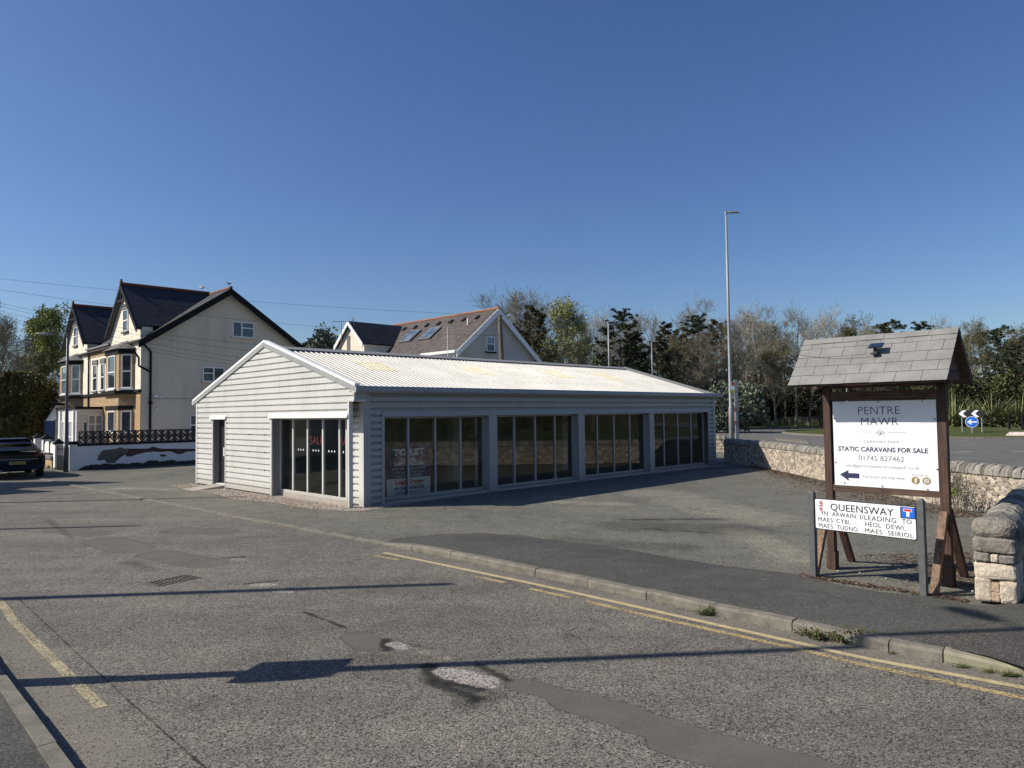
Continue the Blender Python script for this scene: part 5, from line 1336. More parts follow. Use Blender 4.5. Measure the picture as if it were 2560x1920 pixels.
for gi, gcx in enumerate(GC):
    mb = MB(); zt = GZ; ze = GZ - .96 * GH
    gl_ = GH - (.12 if gi == 0 else 0); slab(mb, (.0, gcx - gl_, zt - .96 * gl_), (UR, gcx - gl_, zt - .96 * gl_), (UR, gcx, zt), (.0, gcx, zt)); slab(mb, (-.25, gcx - GH, ze), (.0, gcx - GH, ze), (.0, gcx, zt), (-.25, gcx, zt)); slab(mb, (-.25, gcx + GH, ze), (UR, gcx + GH, ze), (UR, gcx, zt), (-.25, gcx, zt))
    g_ = mb.build('gable_roof', M['slate'], ha)
    mb = MB(); mb.tube((-.28, gcx, zt + .03), (UR, gcx, zt + .03), .09, n=8); mb.tube((-.24, gcx, zt), (-.24, gcx, zt + .28), .10, .05, 8); mb.build('ridge_tiles', M['terracotta'], g_)
    mb = MB()
    for sgn in (-1, 1):
        mb.prism([(-.30, gcx, zt + .02), (-.30, gcx + sgn * (GH + .05), ze - .03), (-.30, gcx + sgn * (GH + .02), ze - .28), (-.30, gcx, zt - .28)], (.045, 0, 0))
    mb.box(-.28, gcx - .72, zt - .95, -.24, gcx + .72, zt - .83); mb.box(-.28, gcx - .04, zt - .83, -.24, gcx + .04, zt - .2)
    mb.build('barge_board', M['black_paint'], ha)
    mb = MB()
    for sgn in (-1, 1): mb.prism([(-.25, gcx, zt - .12), (-.25, gcx + sgn * GH, ze - .12), (-.25, gcx + sgn * GH, ze - .14), (-.25, gcx, zt - .14)], (.22, 0, 0))
    build_split(mb, 'soffit', M['stone_dress'], ha)
    wv = gcx - .15 if gi == 0 else gcx + .1
    window(ha, fp, wv - .42, wv + .42, 6.88, 8.05, 'sash', True, .14, sillmat=M['stone_dress'])
    # canted bay
    bc = gcx + (.0 if gi == 0 else .1); plan = [(-.03, bc - 1.70), (-.63, bc - 1.12), (-.63, bc + 1.12), (-.03, bc + 1.70)]
    mb = MB()
    for (a_, b_) in zip(plan, plan[1:]): mb.poly([(a_[0], a_[1], 0), (b_[0], b_[1], 0), (b_[0], b_[1], 5.62), (a_[0], a_[1], 5.62)])
    bay = mb.build('bay', M['yellow_brick'], ha, fixn=False)
    def band(z0, z1, o, mat, nm):
        mb = MB(); pp_ = [(0.02, bc - 1.70 - o * 1.4), (-.63 - o, bc - 1.12 - o * .4), (-.63 - o, bc + 1.12 + o * .4), (0.02, bc + 1.70 + o * 1.4)]; mb.prism([(x, y, z0) for x, y in pp_], (0, 0, z1 - z0)); mb.build(nm, mat, bay)
    band(5.60, 5.84, .06, M['black_paint'], 'fascia'); band(3.50, 3.66, .22, M['black_paint'], 'ledge'); band(2.68, 2.90, .03, M['black_paint'], 'lintel')
    o = .20; pl = [(0.0, bc - 1.95, 5.84), (-.63 - o, bc - 1.22, 5.84), (-.63 - o, bc + 1.22, 5.84), (0.0, bc + 1.95, 5.84)]; T1, T2 = (-.0, bc - .5, 6.38), (-.0, bc + .5, 6.38)
    mb = MB(); mb.poly([pl[0], pl[1], T1]); mb.poly([pl[1], pl[2], T2, T1]); mb.poly([pl[2], pl[3], T2]); mb.poly(pl); mb.build('bay_roof', M['slate_bay'], bay)
    def mk(i):
        a_, b_ = Vector(plan[i]), Vector(plan[i + 1]); d = (b_ - a_); L = d.length; d.normalize(); nn = Vector((-d.y, d.x));
        if nn.x > 0: nn = -nn
        if i == 1: nn = Vector((-1, 0))
        return (lambda s, z, q: (a_.x + d.x * s + nn.x * (q + .004), a_.y + d.y * s + nn.y * (q + .004), z)), L
    for i in range(3):
        pl_, L = mk(i); hw = .27 if i != 1 else .62
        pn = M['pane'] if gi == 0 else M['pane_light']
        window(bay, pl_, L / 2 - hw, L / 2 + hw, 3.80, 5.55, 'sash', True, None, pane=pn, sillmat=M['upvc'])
        window(bay, pl_, L / 2 - hw, L / 2 + hw, 1.55, 2.62, 'none', True, None, pane=M['pane'], sillmat=M['upvc'])
window(ha, fp, 7.65, 8.45, 3.85, 5.40, 'sash', True, .28); window(ha, fp, 6.15, 6.85, 3.85, 5.40, 'sash', True, .28)
window(ha, sp, 4.68, 5.92, 6.70, 7.57, 'twotopR', True, None, sillmat=M['render_cream']); window(ha, sp, 3.06, 4.24, 4.16, 4.96, 'twotopL', True, None, sillmat=M['render_cream']); window(ha, sp, 2.40, 3.3, 1.3, 2.36, 'sash', True, None, sillmat=M['render_cream'])
mb = MB(); mb.tube((.42, -.07, 0), (.42, -.07, 5.65), .055, n=8); mb.tube((.42, -.07, 5.65), (-.02, -.22, 6.05), .05, n=8); mb.box(.34, -.15, 2.95, .50, -.01, 3.10); build_split(mb, 'downpipe', M['black_paint'], ha)
mb = MB(); mb.tube((-.42, .02, 5.75), (-.12, .02, 5.3), .05, n=8); mb.tube((-.12, .02, 5.3), (-.12, .02, 4.9), .05, n=8); mb.tube((-.12, .02, 4.9), (.42, -.05, 4.6), .05, n=8); mb.tube((-.10, GC[1] - GH - .5, 0), (-.10, GC[1] - GH - .5, 6.3), .05, n=8); build_split(mb, 'downpipe', M['black_paint'], ha)
mb = MB(); mb.box(.60, -.08, 3.28, .78, -.01, 3.42); mb.box(.85, -.08, 3.26, .98, -.01, 3.36); mb.box(.70, -.06, 2.66, .82, -.01, 2.74); build_split(mb, 'alarm_box', M['upvc'], ha)
mb = MB(); mb.tube((.1, -.012, 3.24), (UA, -.012, 3.24), .012, n=4); mb.build('wall_cable', M['lead'], ha)
# porch
pr = MB(); PV0, PV1, PU = 6.45, 12.1, -1.35
pr.box(PU, PV0, 0, -.03, PV1, 2.78); po = pr.build('porch', M['cladding_board'], ha)
mb = MB(); mb.box(PU - .1, PV0 - .06, 2.78, -.03, PV1 + .1, 2.92); mb.build('porch_roof', M['black_paint'], po)
mb = MB()
for k in range(1, 14): mb.box(PU - .004, PV0 - .008, k * .2, -.03, PV0 - .001, k * .2 + .012)
mb.build('board_joints', M['stone_dress'], po)
pf = lambda s, z, d: (PU - d, s, z); ps = lambda s, z, d: (s, PV0 - .01 - d, z)
window(po, ps, PU + .55, -.05, 1.2, 2.45, 'cross', True, None, pane=M['blind'], sillmat=M['upvc'])
for s in (PV0 + .3, PV0 + 2.0, PV0 + 3.3, PV0 + 4.9):
    mb = MB(); mb.box(PU - .10, s, .0, PU - .003, s + .28, 2.70); mb.build('pilaster', M['white_paint'], po)
window(po, pf, PV0 + .75, PV0 + 1.65, .3, 2.1, 'sash', False, None, pane=M['blind']); window(po, pf, PV0 + 2.5, PV0 + 3.2, .3, 2.1, 'none', False, None, pane=M['blind'])
# TV aerials helper
def aerial(loc, H, ang, label, mat='lead', kind='yagi', vertical=False):
    t = empty('tv_aerial', loc, ang, label, 'aerial'); mb = MB(); mb.tube((0, 0, 0), (0, 0, H), .018, n=5); mb.build('mast', M[mat], t)
    mb = MB()
    if not vertical:
        mb.tube((-.55, 0, H - .05), (.75, 0, H - .05), .012, n=4)
        for k in range(11): x = -.5 + k * .12; mb.tube((x, -.14, H - .05), (x, .14, H - .05), .008, n=4); mb.tube((x, 0, H - .10), (x, 0, H), .008, n=4)
        mb.tube((.75, -.02, H - .35), (.60, 0, H + .28), .014, n=4); mb.tube((.60, 0, H - .05), (.85, 0, H + .18), .012, n=4)
    else:
        mb.tube((0, 0, H - 1.2), (0, 0, H + .1), .015, n=4)
        for k in range(9): z = H - 1.05 + k * .13; mb.tube((-.30, 0, z), (-.05, 0, z + .03), .013, n=4); mb.tube((.05, 0, z), (.32, 0, z + .05), .013, n=4)
    mb.build('elements', M[mat], t); return t
q = at(854, 868, 41); aerial((q.x, q.y, 3), at(854, 802, 41).z - 3, R(0), 'thin television aerial on a mast left of the white dormer gable')
q = at(1119, 870, 38.5); aerial((q.x, q.y, 3), at(1115, 824, 38.5).z - 3 + .1, R(0), 'white vertical aerial with short rods in front of the brown slate roof', 'upvc', vertical=True)
# second house
CB = Vector((-.0215 * 43, 43.0, 0)); hb = empty('white_house', CB, ANG, 'pale rendered house with brown slate roof, white barge boards and two skylights', 'house')
bz = lambda u: 8.62 - .82 * abs(u)
mb = MB(); mb.prism([(-3.15, 0, 0), (3.4, 0, 0), (3.4, 0, bz(3.4) - .1), (0, 0, 8.45), (-3.15, 0, bz(3.15) - .1)], (0, 10.6, 0)); mb.build('wall', M['render_b'], hb)
mb = MB(); slab(mb, (-3.35, -.25, bz(3.35)), (0, -.25, 8.62), (0, 10.8, 8.62), (-3.35, 10.8, bz(3.35))); slab(mb, (0, -.25, 8.62), (3.75, -.25, bz(3.75)), (3.75, 10.8, bz(3.75)), (0, 10.8, 8.62)); rb_ = mb.build('roof', M['slate_b'], hb)
mb = MB(); mb.tube((0, -.28, 8.64), (0, 10.8, 8.64), .09, n=8); mb.build('ridge_tiles', M['terracotta_light'], rb_)
mb = MB()
for sg_ in (-1, 1):
    e = 3.4 if sg_ < 0 else 3.8; mb.prism([(0, -.30, 8.64), (sg_ * e, -.30, bz(e) + .02), (sg_ * e, -.30, bz(e) - .34), (0, -.30, 8.24)], (0, .045, 0)); mb.prism([(0, -.255, 8.50), (sg_ * e, -.255, bz(e) - .11), (sg_ * e, -.255, bz(e) - .13), (0, -.255, 8.48)], (0, .25, 0))
mb.build('barge_board', M['upvc'], hb)
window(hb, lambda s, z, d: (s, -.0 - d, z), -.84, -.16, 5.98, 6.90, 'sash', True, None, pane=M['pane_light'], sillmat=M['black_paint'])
mb = MB(); mb.box(-3.50, -.2, 5.76, -3.30, 3.0, 5.92); mb.box(-3.3, -.1, 5.62, -3.12, 3.0, 5.76); mb.tube((-3.28, .12, 5.75), (-3.28, .12, 0), .05, n=6); build_split(mb, 'gutter', M['upvc'], hb)
mb = MB(); mb.box(-3.18, .0, 0, -3.14, 3.2, 5.7); mb.build('front_wall', M['render_white'], hb)
for v0 in (3.9, 6.0):
    mb = MB(); u0, u1 = -2.05, -1.05
    o = Vector((u0, v0, bz(u0) + .02)); mb.obox(o, Vector((u1 - u0, 0, bz(u1) - bz(u0))), Vector((0, 1.15, 0)), Vector((-.06, 0, .08))); s_ = mb.build('skylight', M['lead'], rb_)
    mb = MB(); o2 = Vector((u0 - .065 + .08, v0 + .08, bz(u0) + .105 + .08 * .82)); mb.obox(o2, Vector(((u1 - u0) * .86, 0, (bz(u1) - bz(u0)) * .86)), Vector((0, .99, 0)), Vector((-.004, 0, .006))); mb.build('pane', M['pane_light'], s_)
mb = MB()
for k in range(7): v = .9 + k * 1.25; mb.obox(Vector((-.75, v, bz(.75) + .0)), Vector((.25, 0, .2)), Vector((0, .22, 0)), Vector((-.05, 0, .10)))
build_split(mb, 'roof_vent', M['ink'], rb_)
mb = MB(); mb.tube((-1.15, 1.3, bz(1.15)), (-1.15, 1.3, bz(1.15) + .42), .05, n=8); mb.build('vent_pipe', M['upvc'], rb_)
# cross wing (front gable)
DV, DH, DZ, DU = 9.3, 1.72, 8.45, -4.4
mb = MB(); mb.prism([(DU, DV - DH + .12, 0), (DU, DV + DH - .12, 0), (DU, DV + DH - .12, DZ - .92 * DH), (DU, DV, DZ - .12), (DU, DV - DH + .12, DZ - .92 * DH)], (2.2, 0, 0)); wg = mb.build('wing_wall', M['render_white'], hb)
mb = MB(); slab(mb, (DU - .2, DV - DH, DZ - .92 * DH), (0, DV - DH, DZ - .92 * DH), (0, DV, DZ), (DU - .2, DV, DZ)); slab(mb, (DU - .2, DV + DH, DZ - .92 * DH), (0, DV + DH, DZ - .92 * DH), (0, DV, DZ), (DU - .2, DV, DZ)); mb.build('wing_roof', M['slate'], hb)
mb = MB()
for sg_ in (-1, 1): mb.prism([(DU - .24, DV, DZ + .02), (DU - .24, DV + sg_ * (DH + .03), DZ - .92 * DH), (DU - .24, DV + sg_ * (DH + .03), DZ - .92 * DH - .3), (DU - .24, DV, DZ - .28)], (.045, 0, 0))
mb.build('barge_board', M['upvc'], hb)
mb = MB(); mb.box(DU - .03, DV + .05, 4, DU - .003, DV + .42, DZ - .95); mb.build('recess', M['stone_dress'], hb)

# left off-frame house that throws the big shadow
hc = empty('neighbour_house', (-25.6, 20.0, 0), 0, 'plain rendered house across the road on the left, outside the view', 'house')
mb = MB(); mb.box(-3, -1.0, 0, 1.4, 4.6, 6.2); mb.build('wall', M['render_cream'], hc)
mb = MB()
for (y0, y1, yp, zp) in ((.1, 2.2, 1.2, 7.6), (2.6, 4.8, 3.9, 8.1)): mb.prism([(1.5, y0, 6.1), (1.5, y1, 6.1), (1.5, yp, zp)], (-4.6, 0, 0))
mb.build('roof', M['slate'], hc)

# white gable of a far bungalow behind the hedge, shed, blue gate
q = at(134, 1000, 60); fb = empty('bungalow', (q.x, q.y, 0), R(20), 'small white barge-boarded gable peeping over the hedge left of the tall house', 'house')
mb = MB(); zt = at(134, 935, 60).z
mb.prism([(-2.6, 0, 0), (2.6, 0, 0), (2.6, 0, zt - 2.4), (0, 0, zt - .15), (-2.6, 0, zt - 2.4)], (0, 6, 0)); mb.build('wall', M['render_cream'], fb)
mb = MB(); slab(mb, (-2.8, -.3, zt - 2.5), (0, -.3, zt), (0, 6, zt), (-2.8, 6, zt - 2.5)); slab(mb, (2.8, -.3, zt - 2.5), (0, -.3, zt), (0, 6, zt), (2.8, 6, zt - 2.5)); mb.build('roof', M['slate'], fb)
mb = MB()
for sg_ in (-1, 1): mb.prism([(0, -.36, zt + .05), (sg_ * 2.85, -.36, zt - 2.5), (sg_ * 2.85, -.36, zt - 2.95), (0, -.36, zt - .35)], (0, .05, 0))
mb.build('barge_board', M['upvc'], fb)
q = at(112, 1100, 40); bg_ = empty('side_gate', (q.x, q.y, 0), R(5), 'blue boarded side gate between the hedge and the white porch', 'gate')
mb = MB()
for k in range(2): mb.box(-.02 + k * .26, 0, 0, .235 + k * .26, .04, 2.15)
mb.build('boards', M['blue_wood'], bg_); mb = MB(); mb.box(-.06, -.03, 0, -.02, .06, 2.2); mb.box(.50, -.03, 0, .54, .06, 2.2); mb.build('frame', M['ink'], bg_)
q = at(112, 1060, 42.5); sd_ = empty('lean_to', (q.x, q.y, 0), R(5), 'white lean-to wall with sloping black edge above the blue gate', 'shed')
mb = MB(); mb.prism([(0, 0, 0), (.6, 0, 0), (.6, 0, 3.1), (0, 0, 2.1)], (0, 2, 0)); mb.build('wall', M['white_paint'], sd_)
mb = MB(); mb.prism([(-.06, -.1, 2.08), (.62, -.1, 3.22), (.62, -.1, 3.10), (-.06, -.1, 1.98)], (0, 2.2, 0)); mb.build('roof', M['black_paint'], sd_)

# ================================================================== CAR
CH = Vector((-.665, .747, 0)); cp_ = G(37, 1196) - CH * .62
car = empty('parked_car', cp_, math.atan2(CH.y, CH.x), 'black car seen from behind at the left edge, parked by the kerb', 'car')
def loft(secs, mats, name, parent, closed=True, smooth=True):
    mb = MB(); rows = []
    for x, prof in secs:
        rows.append([(x, y, z) for y, z in prof] + [(x, -y, z) for y, z in reversed(prof)])
    n_ = len(rows[0])
    for a_, b_ in zip(rows, rows[1:]):
        for k in range(n_ - 1): mb.poly([a_[k], a_[k + 1], b_[k + 1], b_[k]])
        mb.poly([a_[-1], a_[0], b_[0], b_[-1]])
    mb.poly(rows[0][::-1]); mb.poly(rows[-1])
    o = mb.build(name, mats, parent, smooth=smooth); md = o.modifiers.new('weld', 'WELD'); md.merge_threshold = .0005
    return o
carpaint = NT('black_car_paint'); carpaint.b.inputs['Coat Weight'].default_value = .25; carpaint.b.inputs['Coat Roughness'].default_value = .03; M['car'] = carpaint.fin((.005, .0055, .007), .42, 0, .35)
def cs(x, w, zb, zs, zw, zr, wr):  # lower, sill, waist, roof profile (y,z)
    return (x, [(w * .80, zb), (w * .97, zb + .06), (w, zs), (w * 1.0, (zs + zw) / 2), (w * .965, zw), (wr + (w * .93 - wr) * .45, zw + (zr - zw) * .5), (wr, zr - .05), (wr * .8, zr)])
secs = [cs(.0, .80, .34, .55, .80, .86, .70), cs(.04, .89, .30, .52, .90, 1.00, .76), cs(.22, .92, .28, .50, .98, 1.06, .72), cs(.55, .93, .26, .50, 1.00, 1.30, .62), cs(1.0, .94, .24, .50, .99, 1.47, .57), cs(1.7, .94, .24, .50, .97, 1.53, .56), cs(2.4, .94, .24, .50, .95, 1.51, .56), cs(3.1, .93, .24, .50, .93, 1.20, .62), cs(3.5, .92, .25, .48, .91, .98, .70), cs(4.2, .88, .27, .46, .82, .86, .6), cs(4.45, .75, .32, .45, .70, .73, .5)]
body = loft(secs, [M['car']], 'body', car)
mb = MB(); mb.poly([(.20, -.62, 1.075), (.20, .62, 1.075), (.88, .50, 1.44), (.88, -.50, 1.44)]); mb.poly([(.19, -.62, 1.072), (.19, .62, 1.072), (.86, .50, 1.455), (.86, -.50, 1.455)]); rw = mb.build('rear_window', dark_glass('car_glass', (.02, .024, .03), 1.0), body, fixn=False)
mb = MB(); mb.box(.80, -.54, 1.475, 1.06, .54, 1.505); mb.build('spoiler', M['car'], body)
mb = MB(); mb.box(1.25, -.01, 1.52, 1.33, .01, 1.60); mb.build('aerial_fin', M['ink'], body)
for s_ in (-1, 1):
    mb = MB(); mb.box(-.004, s_ * .52 if s_ > 0 else -.86, .84, .10, .86 if s_ > 0 else -.52, .93); mb.build('tail_light', simple('dark_red_lens', (.12, .012, .012), .15), body)
mb = MB(); mb.box(-.03, -.26, .555, -.012, .26, .665); npl = mb.build('number_plate', simple('yellow_plate', (.40, .31, .06), .5), body)
text('CX25 KWC', npl, M['ink'], lambda x, z: (-.034, -x, z), 0, .61, .44, .07, .02)
mb = MB(); mb.box(-.03, -.66, .735, -.012, .66, .755); mb.build('chrome_strip', M['galv'], body)
mb = MB(); mb.box(-.02, -.62, .33, .0, -.45, .36); mb.box(-.02, .45, .33, .0, .62, .36); build_split(mb, 'exhaust_trim', M['galv'], body)
for (x, y) in ((.80, -.80), (.80, .80), (3.62, -.80), (3.62, .80)):
    mb = MB(); mb.lathe([(.20, -.11), (.33, -.11), (.345, -.07), (.345, .07), (.33, .11), (.20, .11)], (x, y, .345), (0, 1, 0), 22); w_ = mb.build('wheel', M['rubber'], car, smooth=False)
    mb = MB(); mb.lathe([(.05, -.09), (.21, -.10), (.215, .10), (.05, .09)], (x, y, .345), (0, 1, 0), 16); mb.build('rim', M['lead'], w_)

# ================================================================== BUS STOP, FAR ROAD, FENCE
bsx = at(1843, 1090, 36.5); b_ = empty('bus_stop', (bsx.x, bsx.y, 0), 0, 'grey bus stop pole with red white and green flag behind the stone wall', 'bus stop')
zt = at(1843, 949, 36.5).z; mb = MB(); mb.box(-.09, -.05, 0, .09, .05, zt); mb.build('pole', M['galv'], b_)
fx = lambda px: at(px, 960, 36.5).x - bsx.x; fz = lambda py: at(1830, py, 36.5).z
mb = MB(); mb.box(fx(1823), -.03, fz(982), fx(1838.5), .0, fz(955)); fl = mb.build('flag', M['board_white'], b_)
flat([(fx(1828), fz(964)), (fx(1838), fz(964)), (fx(1838), fz(955.5)), (fx(1828), fz(955.5))], fl, M['red_print'], lambda x, z: (x, -.035, z), 'red_panel')
flat([(fx(1823), fz(982)), (fx(1838), fz(982)), (fx(1838), fz(975)), (fx(1823), fz(975))], fl, simple('lime_panel', (.35, .45, .06), .5), lambda x, z: (x, -.035, z), 'green_panel')
mb = MB(); mb.box(-.14, -.07, fz(1062), -.03, -.05, fz(1018)); mb.build('timetable_case', M['pink_print'], b_)
mb = MB(); mb.box(-.125, -.078, fz(1052), -.045, -.07, fz(1030)); mb.build('timetable', M['board_white'], b_)

mb = MB(); mb.poly([(10.4, -40, -.03), (31, -40, -.03), (34, 30, -.03), (60, 47, -.03), (120, 40, -.03), (120, 75, -.03), (60, 84, -.03), (39.5, 89.3, -.03), (26.5, 92, -.03), (-60, 108, -.03), (-60, 70, -.03), (-12, 56, -.03), (6, 43, -.03), (10.4, 38, -.03)])
tag(mb.build('main_road', M['main_road'], fixn=False), kind='structure')
mb = MB(); mb.poly([(-60, 108, -.01), (26.5, 92.1, -.01), (39.5, 89.5, -.01), (60, 84.2, -.01), (120, 75.2, -.01), (120, 300, -.01), (-60, 300, -.01)]); tag(mb.build('grass_verge', M['grass'], fixn=False), kind='structure')
mb = MB(); mb.poly([(31.2, -40, .0), (200, -40, .4), (200, 46, .4), (120, 39.5, 0), (60, 46.5, 0), (34.3, 29.8, 0)]); tag(mb.build('grass_verge', M['grass'], fixn=False), kind='structure')
mb = MB(); ribbon(mb, [Vector((-60, 108, .0)), Vector((26.5, 92, 0)), Vector((39.5, 89.4, 0)), Vector((60, 84, 0)), Vector((120, 75, 0))], -.15, .0, .06); tag(mb.build('far_kerb', M['kerb'], fixn=False), kind='structure')
# roundabout
RC = Vector((41, 65, 0)); mb = MB(); nseg = 40; ringp = [RC + Vector((15 * math.cos(t), 15 * math.sin(t), .10)) for t in [2 * math.pi * k / nseg for k in range(nseg)]]
for k in range(nseg): mb.poly([ringp[k], ringp[(k + 1) % nseg], RC + Vector((0, 0, .5))])
tag(mb.build('roundabout_grass', M['grass'], fixn=False), kind='structure')
mb = MB(); o = [RC + Vector((15.3 * math.cos(t), 15.3 * math.sin(t), 0)) for t in [2 * math.pi * k / nseg for k in range(nseg)]]
for k in range(nseg):
    a_, b2 = o[k], o[(k + 1) % nseg]; mb.poly([a_ + Vector((0, 0, -.03)), b2 + Vector((0, 0, -.03)), b2 + Vector((0, 0, .11)), a_ + Vector((0, 0, .11))]); mb.poly([a_ + Vector((0, 0, .11)), b2 + Vector((0, 0, .11)), ringp[(k + 1) % nseg] + Vector((0, 0, .012)), ringp[k] + Vector((0, 0, .012))])
tag(mb.build('roundabout_kerb', M['kerb'], fixn=False), kind='structure')
mb = MB()
for a_, b2 in (((2395, 1128.5), (2430, 1128.5)), ((2532, 1129), (2600, 1130)), ((1790, 1078), (1890, 1084)), ((1800, 1073), (1840, 1074))):
    p, q = G(*a_, -.024), G(*b2, -.024); ribbon(mb, [p, q], -.09, .09, -.024)
tag(mb.build('lane_marking', simple('white_lane_paint', (.5, .5, .48), .8), fixn=False), kind='structure')
mb = MB(); p = [G(1938, 1094, .05), G(2015, 1099.5, .05), G(2022, 1106, .05), G(1942, 1098, .05)]
mb.prism(p, (0, 0, -.12)); tag(mb.build('traffic_island_kerb', M['kerb'], fixn=True), kind='structure')
# guard rail fence
fa = empty('guard_fence', (20, 112.2, 0), 0, 'long grey pedestrian guard railing in front of the tree belt', 'fence')
p0, p1 = Vector((0, 0, 0)), Vector((34, -8.1, 0)); d = (p1 - p0); L = d.length; d.normalize()
mb = MB(); nbar = 260
for k in range(nbar): q = p0 + d * (L * k / nbar); mb.box(q.x - .02, q.y - .02, .1, q.x + .02, q.y + .02, 1.12)
for z in (.12, 1.10): mb.beam(p0 + Vector((0, 0, z)), p1 + Vector((0, 0, z)), .05, .05)
mb.build('railing_panel', M['galv'], fa)
for k in range(15): q = p0 + d * (L * k / 14); mb = MB(); mb.box(q.x - .07, q.y - .05, 0, q.x + .07, q.y + .05, 1.20); mb.build('post', M['galv'], fa)
# chevron sign
cq = at(2429, 1088, 57); cv = empty('chevron_sign', (cq.x, cq.y, .06), R(-38), 'black board with two white left-pointing chevrons on the roundabout', 'road sign')
mb = MB(); mb.box(-.85, 0, 1.40, .85, .03, 1.98); cb = mb.build('board', M['ink'], cv)
for x in (-.85, -.0): flat([(x + .02, 1.69), (x + .30, 1.97), (x + .56, 1.97), (x + .30, 1.69), (x + .58, 1.41), (x + .32, 1.41)], cb, M['board_white'], lambda a, c: (a, -.008, c), 'chevron')
for x in (-.62, .72): mb = MB(); mb.tube((x, .06, -.1), (x, .06, 1.9), .045, n=8); mb.build('post', M['galv'], cv)
cq = at(2431, 1090, 56); ar = empty('arrow_sign', (cq.x, cq.y, .06), R(-38), 'round blue sign with white left arrow on a short grey post', 'road sign')
mb = MB(); mb.lathe([(.44, 0), (.44, .02)], (0, 0, 1.05), (0, 1, 0), 28); db = mb.build('rim', M['board_white'], ar)
flat([(.41 * math.cos(t), 1.05 + .41 * math.sin(t)) for t in [k * math.pi / 14 for k in range(28)]], db, M['blue_print'], lambda a, c: (a, -.006, c), 'blue_disc')
flat([(-.34, 1.05), (-.06, 1.26), (.0, 1.20), (-.10, 1.10), (.34, 1.10), (.34, 1.0), (-.10, 1.0), (.0, .90), (-.06, .84)], db, M['board_white'], lambda a, c: (a, -.012, c), 'arrow')
mb = MB(); mb.tube((0, .05, -.1), (0, .05, 1.0), .045, n=8); mb.build('post', M['galv'], ar)
for px, lb in ((2524, 'black round post beside the tall spiky plants, left one'), (2557, 'black round post at the right edge beyond the road')):
    q = G(px, 1081, .1); t = empty('bollard', q, 0, lb, 'bollard', 'black posts on the roundabout'); mb = MB(); mb.tube((0, 0, 0), (0, 0, 1.45), .10, n=10); mb.lathe([(.10, 1.45), (.09, 1.50), (.03, 1.53)], n=10); mb.build('shaft', M['black_paint'], t)
q = G(2512, 1091, .08); t = empty('painted_block', q, R(-30), 'flaking red and white painted concrete block lying on the roundabout edge', 'concrete block')
mb = MB(); mb.hexa([(0, 0, -.02), (3.2, 0, -.02), (3.2, .5, -.02), (0, .5, -.02), (.35, .1, .32), (3.2, .1, .32), (3.2, .45, .32), (.35, .45, .32)]); mb.build('block', simple('flaked_white_red', (.62, .52, .47), .85, 0, .3, 3), t)

# ================================================================== CABLES, BIRDS
def cable(name, a, b, sag, label, r=.007, grp='overhead wires fanning from the left'):
    mb = MB(); a, b = Vector(a), Vector(b); pts = []
    for i in range(25): t = i / 24; p = a.lerp(b, t); p.z -= sag * 4 * t * (1 - t); pts.append(p)
    mb.path(pts, r, 4); o = mb.build(name, M['cable'], uv=False); tag(o, label, 'cable', grp)
ptop = at(1264, 790, 38)
cable('overhead_cable', at(-120, 684, 34), ptop, .25, 'topmost overhead wire running to the wooden pole by the white house')
cable('overhead_cable', at(-120, 706, 30), at(1264, 840, 38), .45, 'second overhead wire from the top, crossing the cream gable wall')
for i, (x0, y0, x1, y1, s_) in enumerate(((-120, 728, 700, 866, .35), (-120, 736, 700, 885, .30), (-120, 745, 700, 906, .3), (-120, 757, 690, 915, .3), (-120, 765, 660, 922, .25))):
    cable('overhead_cable', at(x0, y0, 29), at(x1, y1, 33), s_, 'overhead wire crossing the cream side wall, %s of the lower fan from the top' % ('first', 'second', 'third', 'fourth', 'lowest')[i])
def bird(loc, L, rz, label, mats, name):
    t = empty(name, loc, rz, label, 'bird'); mb = MB(); s = L
    prof = [(.02, -.50), (.06, -.38), (.13, -.18), (.17, .0), (.16, .15), (.10, .30), (.085, .36)]
    vs = []
    n_ = 10; P = []
    spine = [(-.55, .02, .015), (-.38, .03, .05), (-.18, .02, .12), (.02, .02, .165), (.18, .06, .15), (.28, .16, .10), (.33, .27, .085), (.37, .34, .09), (.43, .36, .07), (.49, .345, .03), (.58, .33, .008)]
    rows = []
    for (x, z, r) in spine: rows.append([Vector((x * s, r * s * .85 * math.cos(a), (z + r * math.sin(a)) * s)) for a in [2 * math.pi * k / n_ for k in range(n_)]])
    for a_, b_ in zip(rows, rows[1:]): mb.mesh(a_ + b_, [(k, (k + 1) % n_, n_ + (k + 1) % n_, n_ + k) for k in range(n_)])
    mb.poly(rows[0]); mb.poly(rows[-1])
    for y in (-.05, .05): mb.tube((.02 * s, y * s, -.12 * s), (.04 * s, y * s, -.36 * s), .012 * s, n=5)
    bd = mb.build('body', mats[0], t, smooth=True)
    for sg_ in (-1, 1):
        mb = MB(); W_ = [(.20, .12, .16), (.02, .14, .19), (-.25, .12, .14), (-.62, .03, .06), (-.40, .13, .0), (-.05, .16, -.02)]
        P = [Vector((x * s, sg_ * y * s, z * s)) for x, y, z in W_]; mb.prism(P, (0, sg_ * .02 * s, 0)); mb.build('wing', mats[1], t)
    return t
q = at(505, 724, 39.6); bird((q.x, q.y, q.z + .10), .43, R(168), 'grey and white gull standing on the dark slate ridge', (simple('white_feathers', (.75, .75, .73), .8), simple('grey_feathers', (.42, .44, .46), .8)), 'gull')
q = at(572, 714, 38.9); bird((q.x, q.y, q.z + .10), .26, R(200), 'small dark bird perched on the peak of the cream gable', (M['ink'], M['ink']), 'starling')

